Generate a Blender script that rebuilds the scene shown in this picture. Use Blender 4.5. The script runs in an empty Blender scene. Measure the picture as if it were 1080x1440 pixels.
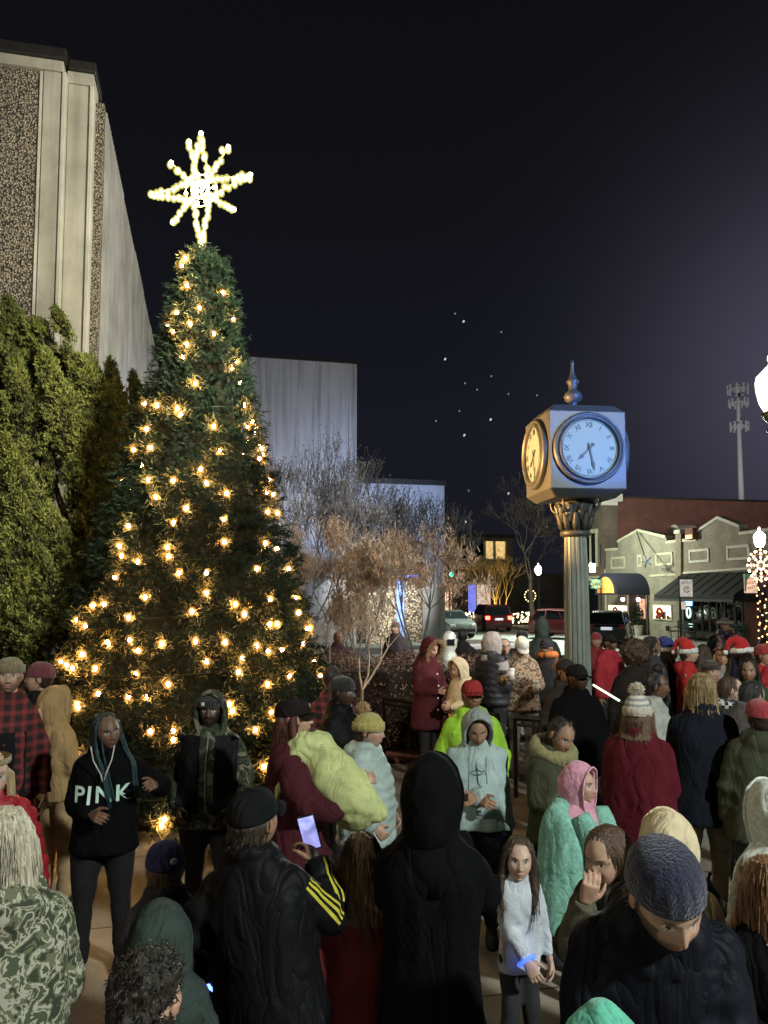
import bpy, math, random
import numpy as np
from mathutils import Vector, Matrix, Euler
R = math.radians
sc = bpy.context.scene
COL = sc.collection
rng = np.random.default_rng(7)
random.seed(7)
# ------------------------------------------------------------------ camera
F, CX, CY, PITCH, CH = 1080.0, 540.0, 753.0, R(4.2), 2.4
def ray(px, py):
    u, v = (px - CX) / F, (CY - py) / F
    return Vector((u, math.cos(PITCH) - v * math.sin(PITCH), math.sin(PITCH) + v * math.cos(PITCH)))
def at(px, py, depth):                # world point seen at px,py with world y == depth
    r = ray(px, py); t = depth / r.y
    return Vector((r.x * t, depth, CH + r.z * t))
GA = math.atan2(0.232, 1.0)           # the town grid is turned by this
GC, GS = math.cos(GA), math.sin(GA)
def g2w(gx, gy, z=0.0): return Vector((gx * GC - gy * GS, gx * GS + gy * GC, z))
def w2g(x, y): return (x * GC + y * GS, -x * GS + y * GC)
def on_gx(px, py, gx):                # grid point on the plane gx = const
    r = ray(px, py); k = r.x * GC + r.y * GS; t = gx / k
    p = Vector((r.x * t, r.y * t, CH + r.z * t)); a = w2g(p.x, p.y)
    return a[1], p.z
def on_gy(px, py, gy):
    r = ray(px, py); k = -r.x * GS + r.y * GC; t = gy / k
    p = Vector((r.x * t, r.y * t, CH + r.z * t)); a = w2g(p.x, p.y)
    return a[0], p.z
cam_d = bpy.data.cameras.new('camera'); cam = bpy.data.objects.new('camera', cam_d); COL.objects.link(cam)
cam.location = (0, 0, CH); cam.rotation_euler = (R(90) + PITCH, 0, 0)
cam_d.sensor_fit = 'VERTICAL'; cam_d.sensor_height = 36; cam_d.sensor_width = 27
cam_d.lens = 36 * F / 1440; cam_d.shift_y = (CY - 720) / 1440; cam_d.clip_end = 2000; cam_d.clip_start = 0.05
sc.camera = cam
# ------------------------------------------------------------------ tags / objects
def tag(o, label=None, cat=None, group=None, kind=None):
    if label: o['label'] = label
    if cat: o['category'] = cat
    if group: o['group'] = group
    if kind: o['kind'] = kind
    return o
def thing(name, label, cat, loc=(0, 0, 0), rz=0.0, group=None):
    o = bpy.data.objects.new(name, None); COL.objects.link(o)
    o.location = loc; o.rotation_euler = (0, 0, rz); o.empty_display_size = 0.1
    return tag(o, label, cat, group)
def copy_tree(o, parent=None):
    c = o.copy(); COL.objects.link(c)
    if parent: c.parent = parent
    for ch in list(o.children): copy_tree(ch, c)
    return c
def mesh_arrays(name, V, Fq, mats, midx=None, smooth=True, attrs=None):
    me = bpy.data.meshes.new(name)
    V = np.asarray(V, dtype=np.float32).reshape(-1, 3)
    if isinstance(Fq, np.ndarray):
        n, k = Fq.shape
        me.vertices.add(len(V)); me.vertices.foreach_set('co', V.ravel())
        me.loops.add(n * k); me.loops.foreach_set('vertex_index', Fq.astype(np.int32).ravel())
        me.polygons.add(n); me.polygons.foreach_set('loop_start', np.arange(0, n * k, k, dtype=np.int32))
        me.update(calc_edges=True)
    else:
        me.from_pydata(V.tolist(), [], Fq)
    for m in mats: me.materials.append(m)
    if midx is not None and len(mats) > 1: me.polygons.foreach_set('material_index', np.asarray(midx, dtype=np.int32))
    me.polygons.foreach_set('use_smooth', np.full(len(me.polygons), bool(smooth)))
    if attrs:
        for k, a in attrs.items():
            at_ = me.color_attributes.new(k, 'FLOAT_COLOR', 'POINT')
            at_.data.foreach_set('color', np.asarray(a, dtype=np.float32).ravel())
    me.update()
    return me
def link(name, me, parent=None, loc=None):
    o = bpy.data.objects.new(name, me); COL.objects.link(o)
    if parent: o.parent = parent
    if loc is not None: o.location = loc
    return o
def orth(d):
    d = np.asarray(d, float); d = d / (np.linalg.norm(d) + 1e-12)
    a = np.array([0, 0, 1.0]) if abs(d[2]) < 0.9 else np.array([1.0, 0, 0])
    u = np.cross(a, d); u /= np.linalg.norm(u)
    return u, np.cross(d, u), d
class MB:
    def __init__(s): s.V = []; s.Fs = []; s.M = []; s.n = 0; s.mi = 0
    def add(s, V, Fc, mi=None):
        V = np.asarray(V, float).reshape(-1, 3)
        s.V.append(V)
        for f in Fc: s.Fs.append(tuple(int(i) + s.n for i in f)); s.M.append(s.mi if mi is None else mi)
        s.n += len(V); return s
    def box(s, x0, x1, y0, y1, z0, z1, b=0.0):
        x0, x1 = min(x0, x1), max(x0, x1); y0, y1 = min(y0, y1), max(y0, y1); z0, z1 = min(z0, z1), max(z0, z1)
        if b <= 0:
            V = [(x, y, z) for z in (z0, z1) for y in (y0, y1) for x in (x0, x1)]
            return s.add(V, [(0, 2, 3, 1), (4, 5, 7, 6), (0, 1, 5, 4), (2, 6, 7, 3), (0, 4, 6, 2), (1, 3, 7, 5)])
        def ringp(z, i): return [(x0 + i + b, y0 + i, z), (x1 - i - b, y0 + i, z), (x1 - i, y0 + i + b, z), (x1 - i, y1 - i - b, z), (x1 - i - b, y1 - i, z), (x0 + i + b, y1 - i, z), (x0 + i, y1 - i - b, z), (x0 + i, y0 + i + b, z)]
        rs = [ringp(z0, b), ringp(z0 + b, 0), ringp(z1 - b, 0), ringp(z1, b)]
        return s.rings(rs)
    def rings(s, rs, cap0=True, cap1=True, closed=True):
        k = len(rs[0]); V = np.concatenate([np.asarray(r, float).reshape(-1, 3) for r in rs]); Fc = []
        kk = k if closed else k - 1
        for i in range(len(rs) - 1):
            for j in range(kk):
                a, b = i * k + j, i * k + (j + 1) % k
                Fc.append((a, b, b + k, a + k))
        if cap0: Fc.append(tuple(range(k - 1, -1, -1)))
        if cap1: Fc.append(tuple((len(rs) - 1) * k + j for j in range(k)))
        return s.add(V, Fc)
    def tube(s, pts, rad, k=8, caps=True):
        pts = np.asarray(pts, float); n = len(pts)
        rad = np.full(n, rad) if np.isscalar(rad) else np.asarray(rad, float)
        T = np.gradient(pts, axis=0); u, v, _ = orth(T[0]); rs = []
        for i in range(n):
            t = T[i] / (np.linalg.norm(T[i]) + 1e-12)
            u = u - t * np.dot(u, t); u /= np.linalg.norm(u) + 1e-12; v = np.cross(t, u)
            a = np.arange(k) * 2 * math.pi / k
            rs.append(pts[i] + rad[i] * (np.cos(a)[:, None] * u + np.sin(a)[:, None] * v))
        return s.rings(rs, caps, caps)
    def cyl(s, c, r, z0, z1, k=16, r1=None):
        return s.tube([(c[0], c[1], z0), (c[0], c[1], z1)], [r, r if r1 is None else r1], k)
    def bar(s, a, b, r, k=6): return s.tube([a, b], r, k)
    def lathe(s, prof, k=24, c=(0, 0, 0)):
        a = np.arange(k) * 2 * math.pi / k
        rs = [np.stack([c[0] + r * np.cos(a), c[1] + r * np.sin(a), np.full(k, c[2] + z)], 1) for r, z in prof]
        return s.rings(rs)
    def ball(s, c, r, k=12, h=8, M=None):
        r = np.array([r, r, r] if np.isscalar(r) else r, float)
        a = np.arange(k) * 2 * math.pi / k; rs = []
        for i in range(1, h):
            t = math.pi * i / h
            p = np.stack([np.sin(t) * np.cos(a), np.sin(t) * np.sin(a), np.full(k, -math.cos(t))], 1) * r
            rs.append(p)
        n0 = s.n
        V = np.concatenate(rs + [np.array([[0, 0, -r[2]], [0, 0, r[2]]])])
        if M is not None: V = V @ np.asarray(M).T
        V = V + np.asarray(c, float); Fc = []
        for i in range(h - 2):
            for j in range(k):
                p, q = i * k + j, i * k + (j + 1) % k; Fc.append((p, q, q + k, p + k))
        b, t = (h - 1) * k, (h - 1) * k + 1
        for j in range(k):
            Fc.append((b, (j + 1) % k, j)); o = (h - 2) * k; Fc.append((t, o + j, o + (j + 1) % k))
        return s.add(V, Fc)
    def prism(s, poly, axis, a0, a1):
        """poly: list of 2D points (u,v); extruded along axis 'x'|'y'|'z' from a0 to a1"""
        def p3(u, v, a): return {'x': (a, u, v), 'y': (u, a, v), 'z': (u, v, a)}[axis]
        r = [[p3(u, v, a) for u, v in poly] for a in (a0, a1)]
        return s.rings(r)
    def arr(s): return np.concatenate(s.V) if s.V else np.zeros((0, 3))
    def xf(s, M):
        M = np.array(M); A = s.arr() @ M[:3, :3].T + M[:3, 3]; s.V = [A]; return s
    def join(s, o, mi=None):
        n = s.n; s.V.append(o.arr()); s.Fs += [tuple(i + n for i in f) for f in o.Fs]
        s.M += o.M if mi is None else [mi] * len(o.M); s.n += o.n; return s
    def build(s, name, mats, parent=None, smooth=False, loc=None, attrs=None):
        mats = mats if isinstance(mats, (list, tuple)) else [mats]
        me = mesh_arrays(name, s.arr(), s.Fs, mats, s.M, smooth, attrs)
        o = link(name, me, parent, loc)
        if smooth == 'auto':
            pass
        return o
def autosmooth(o, ang=40):
    me = o.data
    me.polygons.foreach_set('use_smooth', np.ones(len(me.polygons), bool))
    me.set_sharp_from_angle(angle=R(ang)); return o
def text_mb(txt, size, depth=0.0, align='CENTER', spacing=1.0, shear=0.0, bold=0.0):
    cu = bpy.data.curves.new('t', 'FONT'); cu.body = txt; cu.size = size; cu.align_x = align; cu.align_y = 'CENTER'
    cu.extrude = depth; cu.space_character = spacing; cu.shear = shear; cu.resolution_u = 3; cu.offset = bold * size * .22
    o = bpy.data.objects.new('t', cu); COL.objects.link(o)
    dg = bpy.context.evaluated_depsgraph_get(); dg.update()
    me = o.evaluated_get(dg).to_mesh()
    m = MB(); m.add([v.co[:] for v in me.vertices], [tuple(p.vertices) for p in me.polygons])
    o.evaluated_get(dg).to_mesh_clear(); bpy.data.objects.remove(o); bpy.data.curves.remove(cu)
    return m
# ------------------------------------------------------------------ noise (vectorised value noise)
def vnoise(P, seed=0):
    P = np.asarray(P, np.float64); i = np.floor(P).astype(np.int64); f = P - i; f = f * f * (3 - 2 * f)
    def h(a, b, c):
        n = (a * 73856093) ^ (b * 19349663) ^ (c * 83492791) ^ (seed * 2654435)
        n = (n ^ (n >> 13)) * 1274126177 & 0x7fffffff
        n = (n ^ (n >> 16)) & 0xffff
        return n / 65535.0
    out = 0
    for dx in (0, 1):
        for dy in (0, 1):
            for dz in (0, 1):
                w = (f[:, 0] if dx else 1 - f[:, 0]) * (f[:, 1] if dy else 1 - f[:, 1]) * (f[:, 2] if dz else 1 - f[:, 2])
                out = out + w * h(i[:, 0] + dx, i[:, 1] + dy, i[:, 2] + dz)
    return out * 2 - 1
# ------------------------------------------------------------------ materials
MATS = {}
def nodes_of(m):
    m.use_nodes = True; return m.node_tree, m.node_tree.nodes, m.node_tree.links
def mat(name, c, rough=0.8, metal=0.0, var=0.25, vscale=6.0, bump=0.0, bscale=40.0, emit=None, es=0.0, sheen=0.0, rpi=0.0, trans=0.0, spec=0.4, coat=0.0, attr=None, stretch=None, wrinkle=0.0, wscale=(4.2, 4.2, 2.0)):
    if name in MATS: return MATS[name]
    m = bpy.data.materials.new(name); nt, N, L = nodes_of(m); p = N['Principled BSDF']
    p.inputs['Roughness'].default_value = rough; p.inputs['Metallic'].default_value = metal
    p.inputs['Specular IOR Level'].default_value = spec
    if sheen: p.inputs['Sheen Weight'].default_value = sheen
    if coat: p.inputs['Coat Weight'].default_value = coat
    if trans: p.inputs['Transmission Weight'].default_value = trans
    tc = N.new('ShaderNodeTexCoord'); src = tc.outputs['Object']
    if stretch:
        mp = N.new('ShaderNodeMapping'); mp.inputs['Scale'].default_value = stretch; L.new(src, mp.inputs['Vector']); src = mp.outputs['Vector']
    col = None
    rgb = N.new('ShaderNodeRGB'); rgb.outputs[0].default_value = (*c, 1); col = rgb.outputs[0]
    if attr:
        a = N.new('ShaderNodeAttribute'); a.attribute_name = attr
        mx = N.new('ShaderNodeMix'); mx.data_type = 'RGBA'; mx.blend_type = 'MULTIPLY'; mx.inputs[0].default_value = 1
        L.new(col, mx.inputs[6]); L.new(a.outputs['Color'], mx.inputs[7]); col = mx.outputs[2]
    if var > 0:
        nz = N.new('ShaderNodeTexNoise'); nz.inputs['Scale'].default_value = vscale; nz.inputs['Detail'].default_value = 5
        L.new(src, nz.inputs['Vector'])
        mr = N.new('ShaderNodeMapRange'); mr.inputs[1].default_value = 0.25; mr.inputs[2].default_value = 0.75
        mr.inputs[3].default_value = 1 - var; mr.inputs[4].default_value = 1 + var; L.new(nz.outputs['Fac'], mr.inputs[0])
        v = mr.outputs[0]
        if rpi > 0:
            g = N.new('ShaderNodeNewGeometry'); m2 = N.new('ShaderNodeMapRange'); m2.inputs[3].default_value = 1 - rpi; m2.inputs[4].default_value = 1 + rpi
            L.new(g.outputs['Random Per Island'], m2.inputs[0]); mm = N.new('ShaderNodeMath'); mm.operation = 'MULTIPLY'
            L.new(v, mm.inputs[0]); L.new(m2.outputs[0], mm.inputs[1]); v = mm.outputs[0]
        hv = N.new('ShaderNodeMix'); hv.data_type = 'RGBA'; hv.blend_type = 'MULTIPLY'; hv.inputs[0].default_value = 1
        L.new(col, hv.inputs[6]); L.new(v, hv.inputs[7]); col = hv.outputs[2]
    L.new(col, p.inputs['Base Color'])
    if bump > 0:
        nb = N.new('ShaderNodeTexNoise'); nb.inputs['Scale'].default_value = bscale; nb.inputs['Detail'].default_value = 4; L.new(src, nb.inputs['Vector'])
        b = N.new('ShaderNodeBump'); b.inputs['Strength'].default_value = bump; b.inputs['Distance'].default_value = 0.02
        L.new(nb.outputs['Fac'], b.inputs['Height']); L.new(b.outputs['Normal'], p.inputs['Normal'])
    if wrinkle > 0:
        mp2 = N.new('ShaderNodeMapping'); mp2.inputs['Scale'].default_value = wscale; L.new(tc.outputs['Object'], mp2.inputs['Vector'])
        nw = N.new('ShaderNodeTexNoise'); nw.inputs['Scale'].default_value = 1.6; nw.inputs['Detail'].default_value = 2.5; nw.inputs['Distortion'].default_value = 1.1; L.new(mp2.outputs[0], nw.inputs['Vector'])
        s1 = N.new('ShaderNodeMath'); s1.operation = 'SUBTRACT'; s1.inputs[1].default_value = .5; L.new(nw.outputs['Fac'], s1.inputs[0]); s2 = N.new('ShaderNodeMath'); s2.operation = 'ABSOLUTE'; L.new(s1.outputs[0], s2.inputs[0]); s3 = N.new('ShaderNodeMath'); s3.operation = 'POWER'; s3.inputs[1].default_value = .6; L.new(s2.outputs[0], s3.inputs[0])
        b2 = N.new('ShaderNodeBump'); b2.inputs['Strength'].default_value = wrinkle; b2.inputs['Distance'].default_value = .05; L.new(s3.outputs[0], b2.inputs['Height'])
        if bump > 0: L.new(b.outputs['Normal'], b2.inputs['Normal'])
        L.new(b2.outputs['Normal'], p.inputs['Normal'])
    if emit:
        p.inputs['Emission Color'].default_value = (*emit, 1); p.inputs['Emission Strength'].default_value = es
        if var > 0:
            hm = N.new('ShaderNodeMath'); hm.operation = 'MULTIPLY'; hm.inputs[1].default_value = es; L.new(v, hm.inputs[0]); L.new(hm.outputs[0], p.inputs['Emission Strength'])
    MATS[name] = m; return m
def wall_uv(N, L):
    """object-space (horizontal, z) whichever way the wall faces"""
    tc = N.new('ShaderNodeTexCoord'); sp = N.new('ShaderNodeSeparateXYZ'); L.new(tc.outputs['Object'], sp.inputs[0])
    sn = N.new('ShaderNodeSeparateXYZ'); L.new(tc.outputs['Normal'], sn.inputs[0])
    ab = N.new('ShaderNodeMath'); ab.operation = 'ABSOLUTE'; L.new(sn.outputs[0], ab.inputs[0])
    gt = N.new('ShaderNodeMath'); gt.operation = 'GREATER_THAN'; gt.inputs[1].default_value = 0.6; L.new(ab.outputs[0], gt.inputs[0])
    mx = N.new('ShaderNodeMix'); L.new(gt.outputs[0], mx.inputs[0]); L.new(sp.outputs[0], mx.inputs[2]); L.new(sp.outputs[1], mx.inputs[3])
    cb = N.new('ShaderNodeCombineXYZ'); L.new(mx.outputs[0], cb.inputs[0]); L.new(sp.outputs[2], cb.inputs[1])
    return cb.outputs[0], tc
def brick_mat(name, c1, c2, mortar, bw=0.22, bh=0.075, rough=0.9, ms=0.012):
    if name in MATS: return MATS[name]
    m = bpy.data.materials.new(name); nt, N, L = nodes_of(m); p = N['Principled BSDF']; p.inputs['Roughness'].default_value = rough
    uv, tc = wall_uv(N, L)
    b = N.new('ShaderNodeTexBrick'); b.inputs['Color1'].default_value = (*c1, 1); b.inputs['Color2'].default_value = (*c2, 1); b.inputs['Mortar'].default_value = (*mortar, 1)
    b.inputs['Scale'].default_value = 1; b.inputs['Brick Width'].default_value = bw; b.inputs['Row Height'].default_value = bh; b.inputs['Mortar Size'].default_value = ms
    L.new(uv, b.inputs['Vector'])
    nz = N.new('ShaderNodeTexNoise'); nz.inputs['Scale'].default_value = 1.3; nz.inputs['Detail'].default_value = 6; L.new(tc.outputs['Object'], nz.inputs['Vector'])
    mr = N.new('ShaderNodeMapRange'); mr.inputs[3].default_value = 0.45; mr.inputs[4].default_value = 1.45; L.new(nz.outputs['Fac'], mr.inputs[0])
    mx = N.new('ShaderNodeMix'); mx.data_type = 'RGBA'; mx.blend_type = 'MULTIPLY'; mx.inputs[0].default_value = 1
    L.new(b.outputs['Color'], mx.inputs[6]); L.new(mr.outputs[0], mx.inputs[7]); L.new(mx.outputs[2], p.inputs['Base Color'])
    bp = N.new('ShaderNodeBump'); bp.invert = True; bp.inputs['Strength'].default_value = 0.6; bp.inputs['Distance'].default_value = 0.01
    L.new(b.outputs['Fac'], bp.inputs['Height']); L.new(bp.outputs[0], p.inputs['Normal'])
    MATS[name] = m; return m
def ramp(N, stops, interp='LINEAR'):
    r = N.new('ShaderNodeValToRGB'); r.color_ramp.interpolation = interp; e = r.color_ramp.elements
    while len(e) < len(stops): e.new(0.5)
    for i, (pos, c) in enumerate(stops): e[i].position = pos; e[i].color = (*c, 1)
    return r
def aggregate_mat(name, scale=11):
    if name in MATS: return MATS[name]
    m = bpy.data.materials.new(name); nt, N, L = nodes_of(m); p = N['Principled BSDF']; p.inputs['Roughness'].default_value = 0.95
    tc = N.new('ShaderNodeTexCoord')
    v = N.new('ShaderNodeTexVoronoi'); v.inputs['Scale'].default_value = scale; L.new(tc.outputs['Object'], v.inputs['Vector'])
    r = ramp(N, [(0.0, (0.46, 0.40, 0.30)), (0.45, (0.33, 0.28, 0.20)), (0.7, (0.12, 0.10, 0.075)), (1.0, (0.04, 0.033, 0.025))])
    mm = N.new('ShaderNodeMath'); mm.operation = 'MULTIPLY'; mm.inputs[1].default_value = 1.25; L.new(v.outputs['Distance'], mm.inputs[0]); L.new(mm.outputs[0], r.inputs[0])
    mx = N.new('ShaderNodeMix'); mx.data_type = 'RGBA'; mx.blend_type = 'MULTIPLY'; mx.inputs[0].default_value = 0.75
    hs = N.new('ShaderNodeSeparateColor'); L.new(v.outputs['Color'], hs.inputs[0]); mr = N.new('ShaderNodeMapRange'); mr.inputs[3].default_value = 0.35; mr.inputs[4].default_value = 1.5; L.new(hs.outputs[0], mr.inputs[0])
    L.new(r.outputs[0], mx.inputs[6]); L.new(mr.outputs[0], mx.inputs[7]); L.new(mx.outputs[2], p.inputs['Base Color'])
    bp = N.new('ShaderNodeBump'); bp.invert = True; bp.inputs['Strength'].default_value = 0.9; bp.inputs['Distance'].default_value = 0.04
    L.new(v.outputs['Distance'], bp.inputs['Height']); L.new(bp.outputs[0], p.inputs['Normal'])
    MATS[name] = m; return m
def concrete_mat(name, c, streak=0.35, lines=0.0, blot=0.35):
    """concrete: cloudy blotches and vertical rain streaks; lines > 0 adds board/cast ribs that wide"""
    if name in MATS: return MATS[name]
    m = bpy.data.materials.new(name); nt, N, L = nodes_of(m); p = N['Principled BSDF']; p.inputs['Roughness'].default_value = 0.9
    uv, tc = wall_uv(N, L)
    nz = N.new('ShaderNodeTexNoise'); nz.inputs['Scale'].default_value = 0.9; nz.inputs['Detail'].default_value = 8; nz.inputs['Roughness'].default_value = 0.6; L.new(tc.outputs['Object'], nz.inputs['Vector'])
    mr = N.new('ShaderNodeMapRange'); mr.inputs[1].default_value = .3; mr.inputs[2].default_value = .7; mr.inputs[3].default_value = 1 - blot; mr.inputs[4].default_value = 1 + blot * .5; L.new(nz.outputs['Fac'], mr.inputs[0])
    mp = N.new('ShaderNodeMapping'); mp.inputs['Scale'].default_value = (2.6, 0.13, 1); L.new(uv, mp.inputs['Vector'])
    n2 = N.new('ShaderNodeTexNoise'); n2.inputs['Scale'].default_value = 1.6; n2.inputs['Detail'].default_value = 5; L.new(mp.outputs[0], n2.inputs['Vector'])
    m2 = N.new('ShaderNodeMapRange'); m2.inputs[1].default_value = .45; m2.inputs[2].default_value = .68; m2.inputs[3].default_value = 1; m2.inputs[4].default_value = 1 - streak; L.new(n2.outputs['Fac'], m2.inputs[0])
    mm = N.new('ShaderNodeMath'); mm.operation = 'MULTIPLY'; L.new(mr.outputs[0], mm.inputs[0]); L.new(m2.outputs[0], mm.inputs[1])
    mx = N.new('ShaderNodeMix'); mx.data_type = 'RGBA'; mx.blend_type = 'MULTIPLY'; mx.inputs[0].default_value = 1; mx.inputs[6].default_value = (*c, 1)
    L.new(mm.outputs[0], mx.inputs[7]); L.new(mx.outputs[2], p.inputs['Base Color'])
    n3 = N.new('ShaderNodeTexNoise'); n3.inputs['Scale'].default_value = 22; n3.inputs['Detail'].default_value = 4; L.new(tc.outputs['Object'], n3.inputs['Vector'])
    bp = N.new('ShaderNodeBump'); bp.inputs['Strength'].default_value = 0.25; bp.inputs['Distance'].default_value = 0.02; L.new(n3.outputs['Fac'], bp.inputs['Height'])
    L.new(bp.outputs[0], p.inputs['Normal'])
    MATS[name] = m; return m
# ================================================================== SETTING
M_trim = mat('pale_trim', (0.55, 0.52, 0.44), 0.7, var=0.2)
M_white = mat('white_paint', (0.75, 0.74, 0.70), 0.5, var=0.1)
M_black = mat('black_metal', (0.012, 0.012, 0.013), 0.4, 0.0, var=0.2)
M_dark = mat('dark_bronze', (0.02, 0.018, 0.016), 0.5, var=0.2)
M_steel = mat('grey_steel', (0.25, 0.26, 0.27), 0.45, 0.6, var=0.2)
M_glass = mat('dark_glass', (0.01, 0.013, 0.014), 0.08, var=0.0, spec=0.6)
M_rubber = mat('rubber', (0.012, 0.012, 0.012), 0.85)
M_bark = mat('bark', (0.11, 0.085, 0.06), 0.95, var=0.4, vscale=12, bump=0.6, bscale=25)
def glow_shell(name, c, es, fac):
    m = bpy.data.materials.new(name); nt, N, L = nodes_of(m); N.remove(N['Principled BSDF']); o = N['Material Output']; e = N.new('ShaderNodeEmission'); e.inputs[0].default_value = (*c, 1); e.inputs[1].default_value = es
    t_ = N.new('ShaderNodeBsdfTransparent'); x = N.new('ShaderNodeMixShader'); x.inputs[0].default_value = fac; L.new(t_.outputs[0], x.inputs[1]); L.new(e.outputs[0], x.inputs[2]); L.new(x.outputs[0], o.inputs[0]); return m
M_bulbw = mat('warm_bulb', (1, 0.8, 0.5), emit=(1.0, 0.50, 0.15), es=250)
M_bulbhalo = glow_shell('amber_halo_glass', (1.0, .42, .08), 1.15, .36); M_starhalo = glow_shell('star_halo_glass', (1.0, .90, .22), 1.05, .32)  # oversized glowing glass shells, painting a halo round each bulb
M_bulbs = mat('star_bulb', (1, 0.95, 0.7), emit=(1.0, 0.95, 0.40), es=12)
M_globe = mat('lamp_globe', (0.9, 0.88, 0.8), emit=(1.0, 0.94, 0.82), es=1.7, var=.25, vscale=5)
M_globefar = mat('far_lamp_globe', (0.9, 0.88, 0.8), emit=(1.0, 0.96, 0.86), es=30)
M_gold = mat('gold_window', (0.9, 0.7, 0.4), emit=(1.0, 0.66, 0.25), es=0.55, var=0.5, vscale=3)
def gthing(name, label, cat, gx, gy, z=0.0, group=None): return thing(name, label, cat, g2w(gx, gy, z), GA, group)
# ------------------------------------------------------------------ ground sheets
def paving_mat():
    m = bpy.data.materials.new('plaza_concrete'); nt, N, L = nodes_of(m); p = N['Principled BSDF']; p.inputs['Roughness'].default_value = 0.62
    tc = N.new('ShaderNodeTexCoord')
    b = N.new('ShaderNodeTexBrick'); b.offset = 0.0; b.inputs['Color1'].default_value = (0.30, 0.25, 0.20, 1); b.inputs['Color2'].default_value = (0.24, 0.21, 0.175, 1); b.inputs['Mortar'].default_value = (0.07, 0.06, 0.05, 1)
    b.inputs['Scale'].default_value = 1; b.inputs['Brick Width'].default_value = 1.5; b.inputs['Row Height'].default_value = 1.5; b.inputs['Mortar Size'].default_value = 0.011
    L.new(tc.outputs['Object'], b.inputs['Vector'])
    n = N.new('ShaderNodeTexNoise'); n.inputs['Scale'].default_value = 1.7; n.inputs['Detail'].default_value = 9; L.new(tc.outputs['Object'], n.inputs['Vector'])
    mr = N.new('ShaderNodeMapRange'); mr.inputs[1].default_value = .3; mr.inputs[2].default_value = .7; mr.inputs[3].default_value = 0.5; mr.inputs[4].default_value = 1.3; L.new(n.outputs['Fac'], mr.inputs[0])
    mx = N.new('ShaderNodeMix'); mx.data_type = 'RGBA'; mx.blend_type = 'MULTIPLY'; mx.inputs[0].default_value = 1; L.new(b.outputs['Color'], mx.inputs[6]); L.new(mr.outputs[0], mx.inputs[7]); L.new(mx.outputs[2], p.inputs['Base Color'])
    n2 = N.new('ShaderNodeTexNoise'); n2.inputs['Scale'].default_value = 60; L.new(tc.outputs['Object'], n2.inputs['Vector'])
    bp = N.new('ShaderNodeBump'); bp.inputs['Strength'].default_value = .3; bp.inputs['Distance'].default_value = .01; L.new(n2.outputs['Fac'], bp.inputs['Height']); L.new(bp.outputs[0], p.inputs['Normal'])
    return m
def gstruct(name, mb, m):
    o = mb.build(name, m); o.rotation_euler.z = GA; return tag(o, kind='structure')
gstruct('ground', MB().add([(-900, -900, -.16), (900, -900, -.16), (900, 900, -.16), (-900, 900, -.16)], [(0, 1, 2, 3)]), mat('ground_soil', (0.035, 0.035, 0.03), 0.95, var=.4, vscale=.5))
M_plaza = paving_mat()
pz = MB(); pz.box(-14, 4.3, -10, 34.0, -.15, 0); pz.box(4.3, 12, -10, 11.5, -.15, 0)
gstruct('plaza', pz, M_plaza)
kb = MB(); kb.box(4.3, 4.45, 11.65, 34, -.15, .004); kb.box(4.3, 12.15, 11.5, 11.65, -.15, .004); kb.box(12, 12.15, -10, 11.5, -.15, .004)
kb.box(20.45, 20.6, -5, 60, -.15, .004)
gstruct('kerb', kb, mat('kerb_concrete', (0.34, 0.33, 0.30), 0.85, bump=.3))
M_road = mat('asphalt', (0.13, 0.135, 0.125), 0.75, var=.35, vscale=1.2, bump=.4, bscale=80)
gstruct('road', MB().add([(4.45, 11.65, -.13), (20.45, 11.65, -.13), (20.45, 64, -.13), (4.45, 64, -.13)], [(0, 1, 2, 3)]).add([(12.15, -10, -.13), (20.45, -10, -.13), (20.45, 11.65, -.13), (12.15, 11.65, -.13)], [(0, 1, 2, 3)]), M_road)
lm = MB()
for i in range(9): lm.add([(12.4, 14 + i * 4.5, -.124), (12.52, 14 + i * 4.5, -.124), (12.52, 16.6 + i * 4.5, -.124), (12.4, 16.6 + i * 4.5, -.124)], [(0, 1, 2, 3)])
for i in range(8): lm.add([(16.6, 22 + i * 3.1, -.124), (16.72, 22 + i * 3.1, -.124), (20.4, 25 + i * 3.1, -.124), (20.28, 25 + i * 3.1, -.124)], [(0, 1, 2, 3)])
gstruct('road_markings', lm, mat('road_paint', (0.6, 0.6, 0.52), 0.7, var=.3))
gstruct('pavement', MB().box(20.6, 60, -5, 60, -.15, 0), mat('pavement_concrete', (0.30, 0.30, 0.26), 0.85, var=.3, vscale=1, bump=.2))
gstruct('planting_bed', MB().box(-1.3, 4.1, 10.6, 15.6, .004, .07, .03), mat('red_mulch', (0.10, 0.030, 0.018), 0.95, var=.6, vscale=18, bump=1, bscale=30))

# ------------------------------------------------------------------ concrete tower on the left (grid corner at -2, 14.84)
M_conc = concrete_mat('tower_concrete', (0.40, 0.375, 0.30), .3)
M_conc2 = concrete_mat('tower_concrete_edge', (0.50, 0.475, 0.39), .2)
M_agg = aggregate_mat('exposed_aggregate', 28)
M_cope = mat('bronze_coping', (0.020, 0.018, 0.017), 0.5, var=.2)
tw = gthing('concrete_building', 'tall concrete tower with pebble-faced panels and dark roof edge, left of the lit tree', 'building', -2.27, 14.84)
HT = 12.38
t = MB(); t.box(-9, 0, 0.35, 19.5, -.15, HT - .24); t.build('wall', M_conc, tw)
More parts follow.
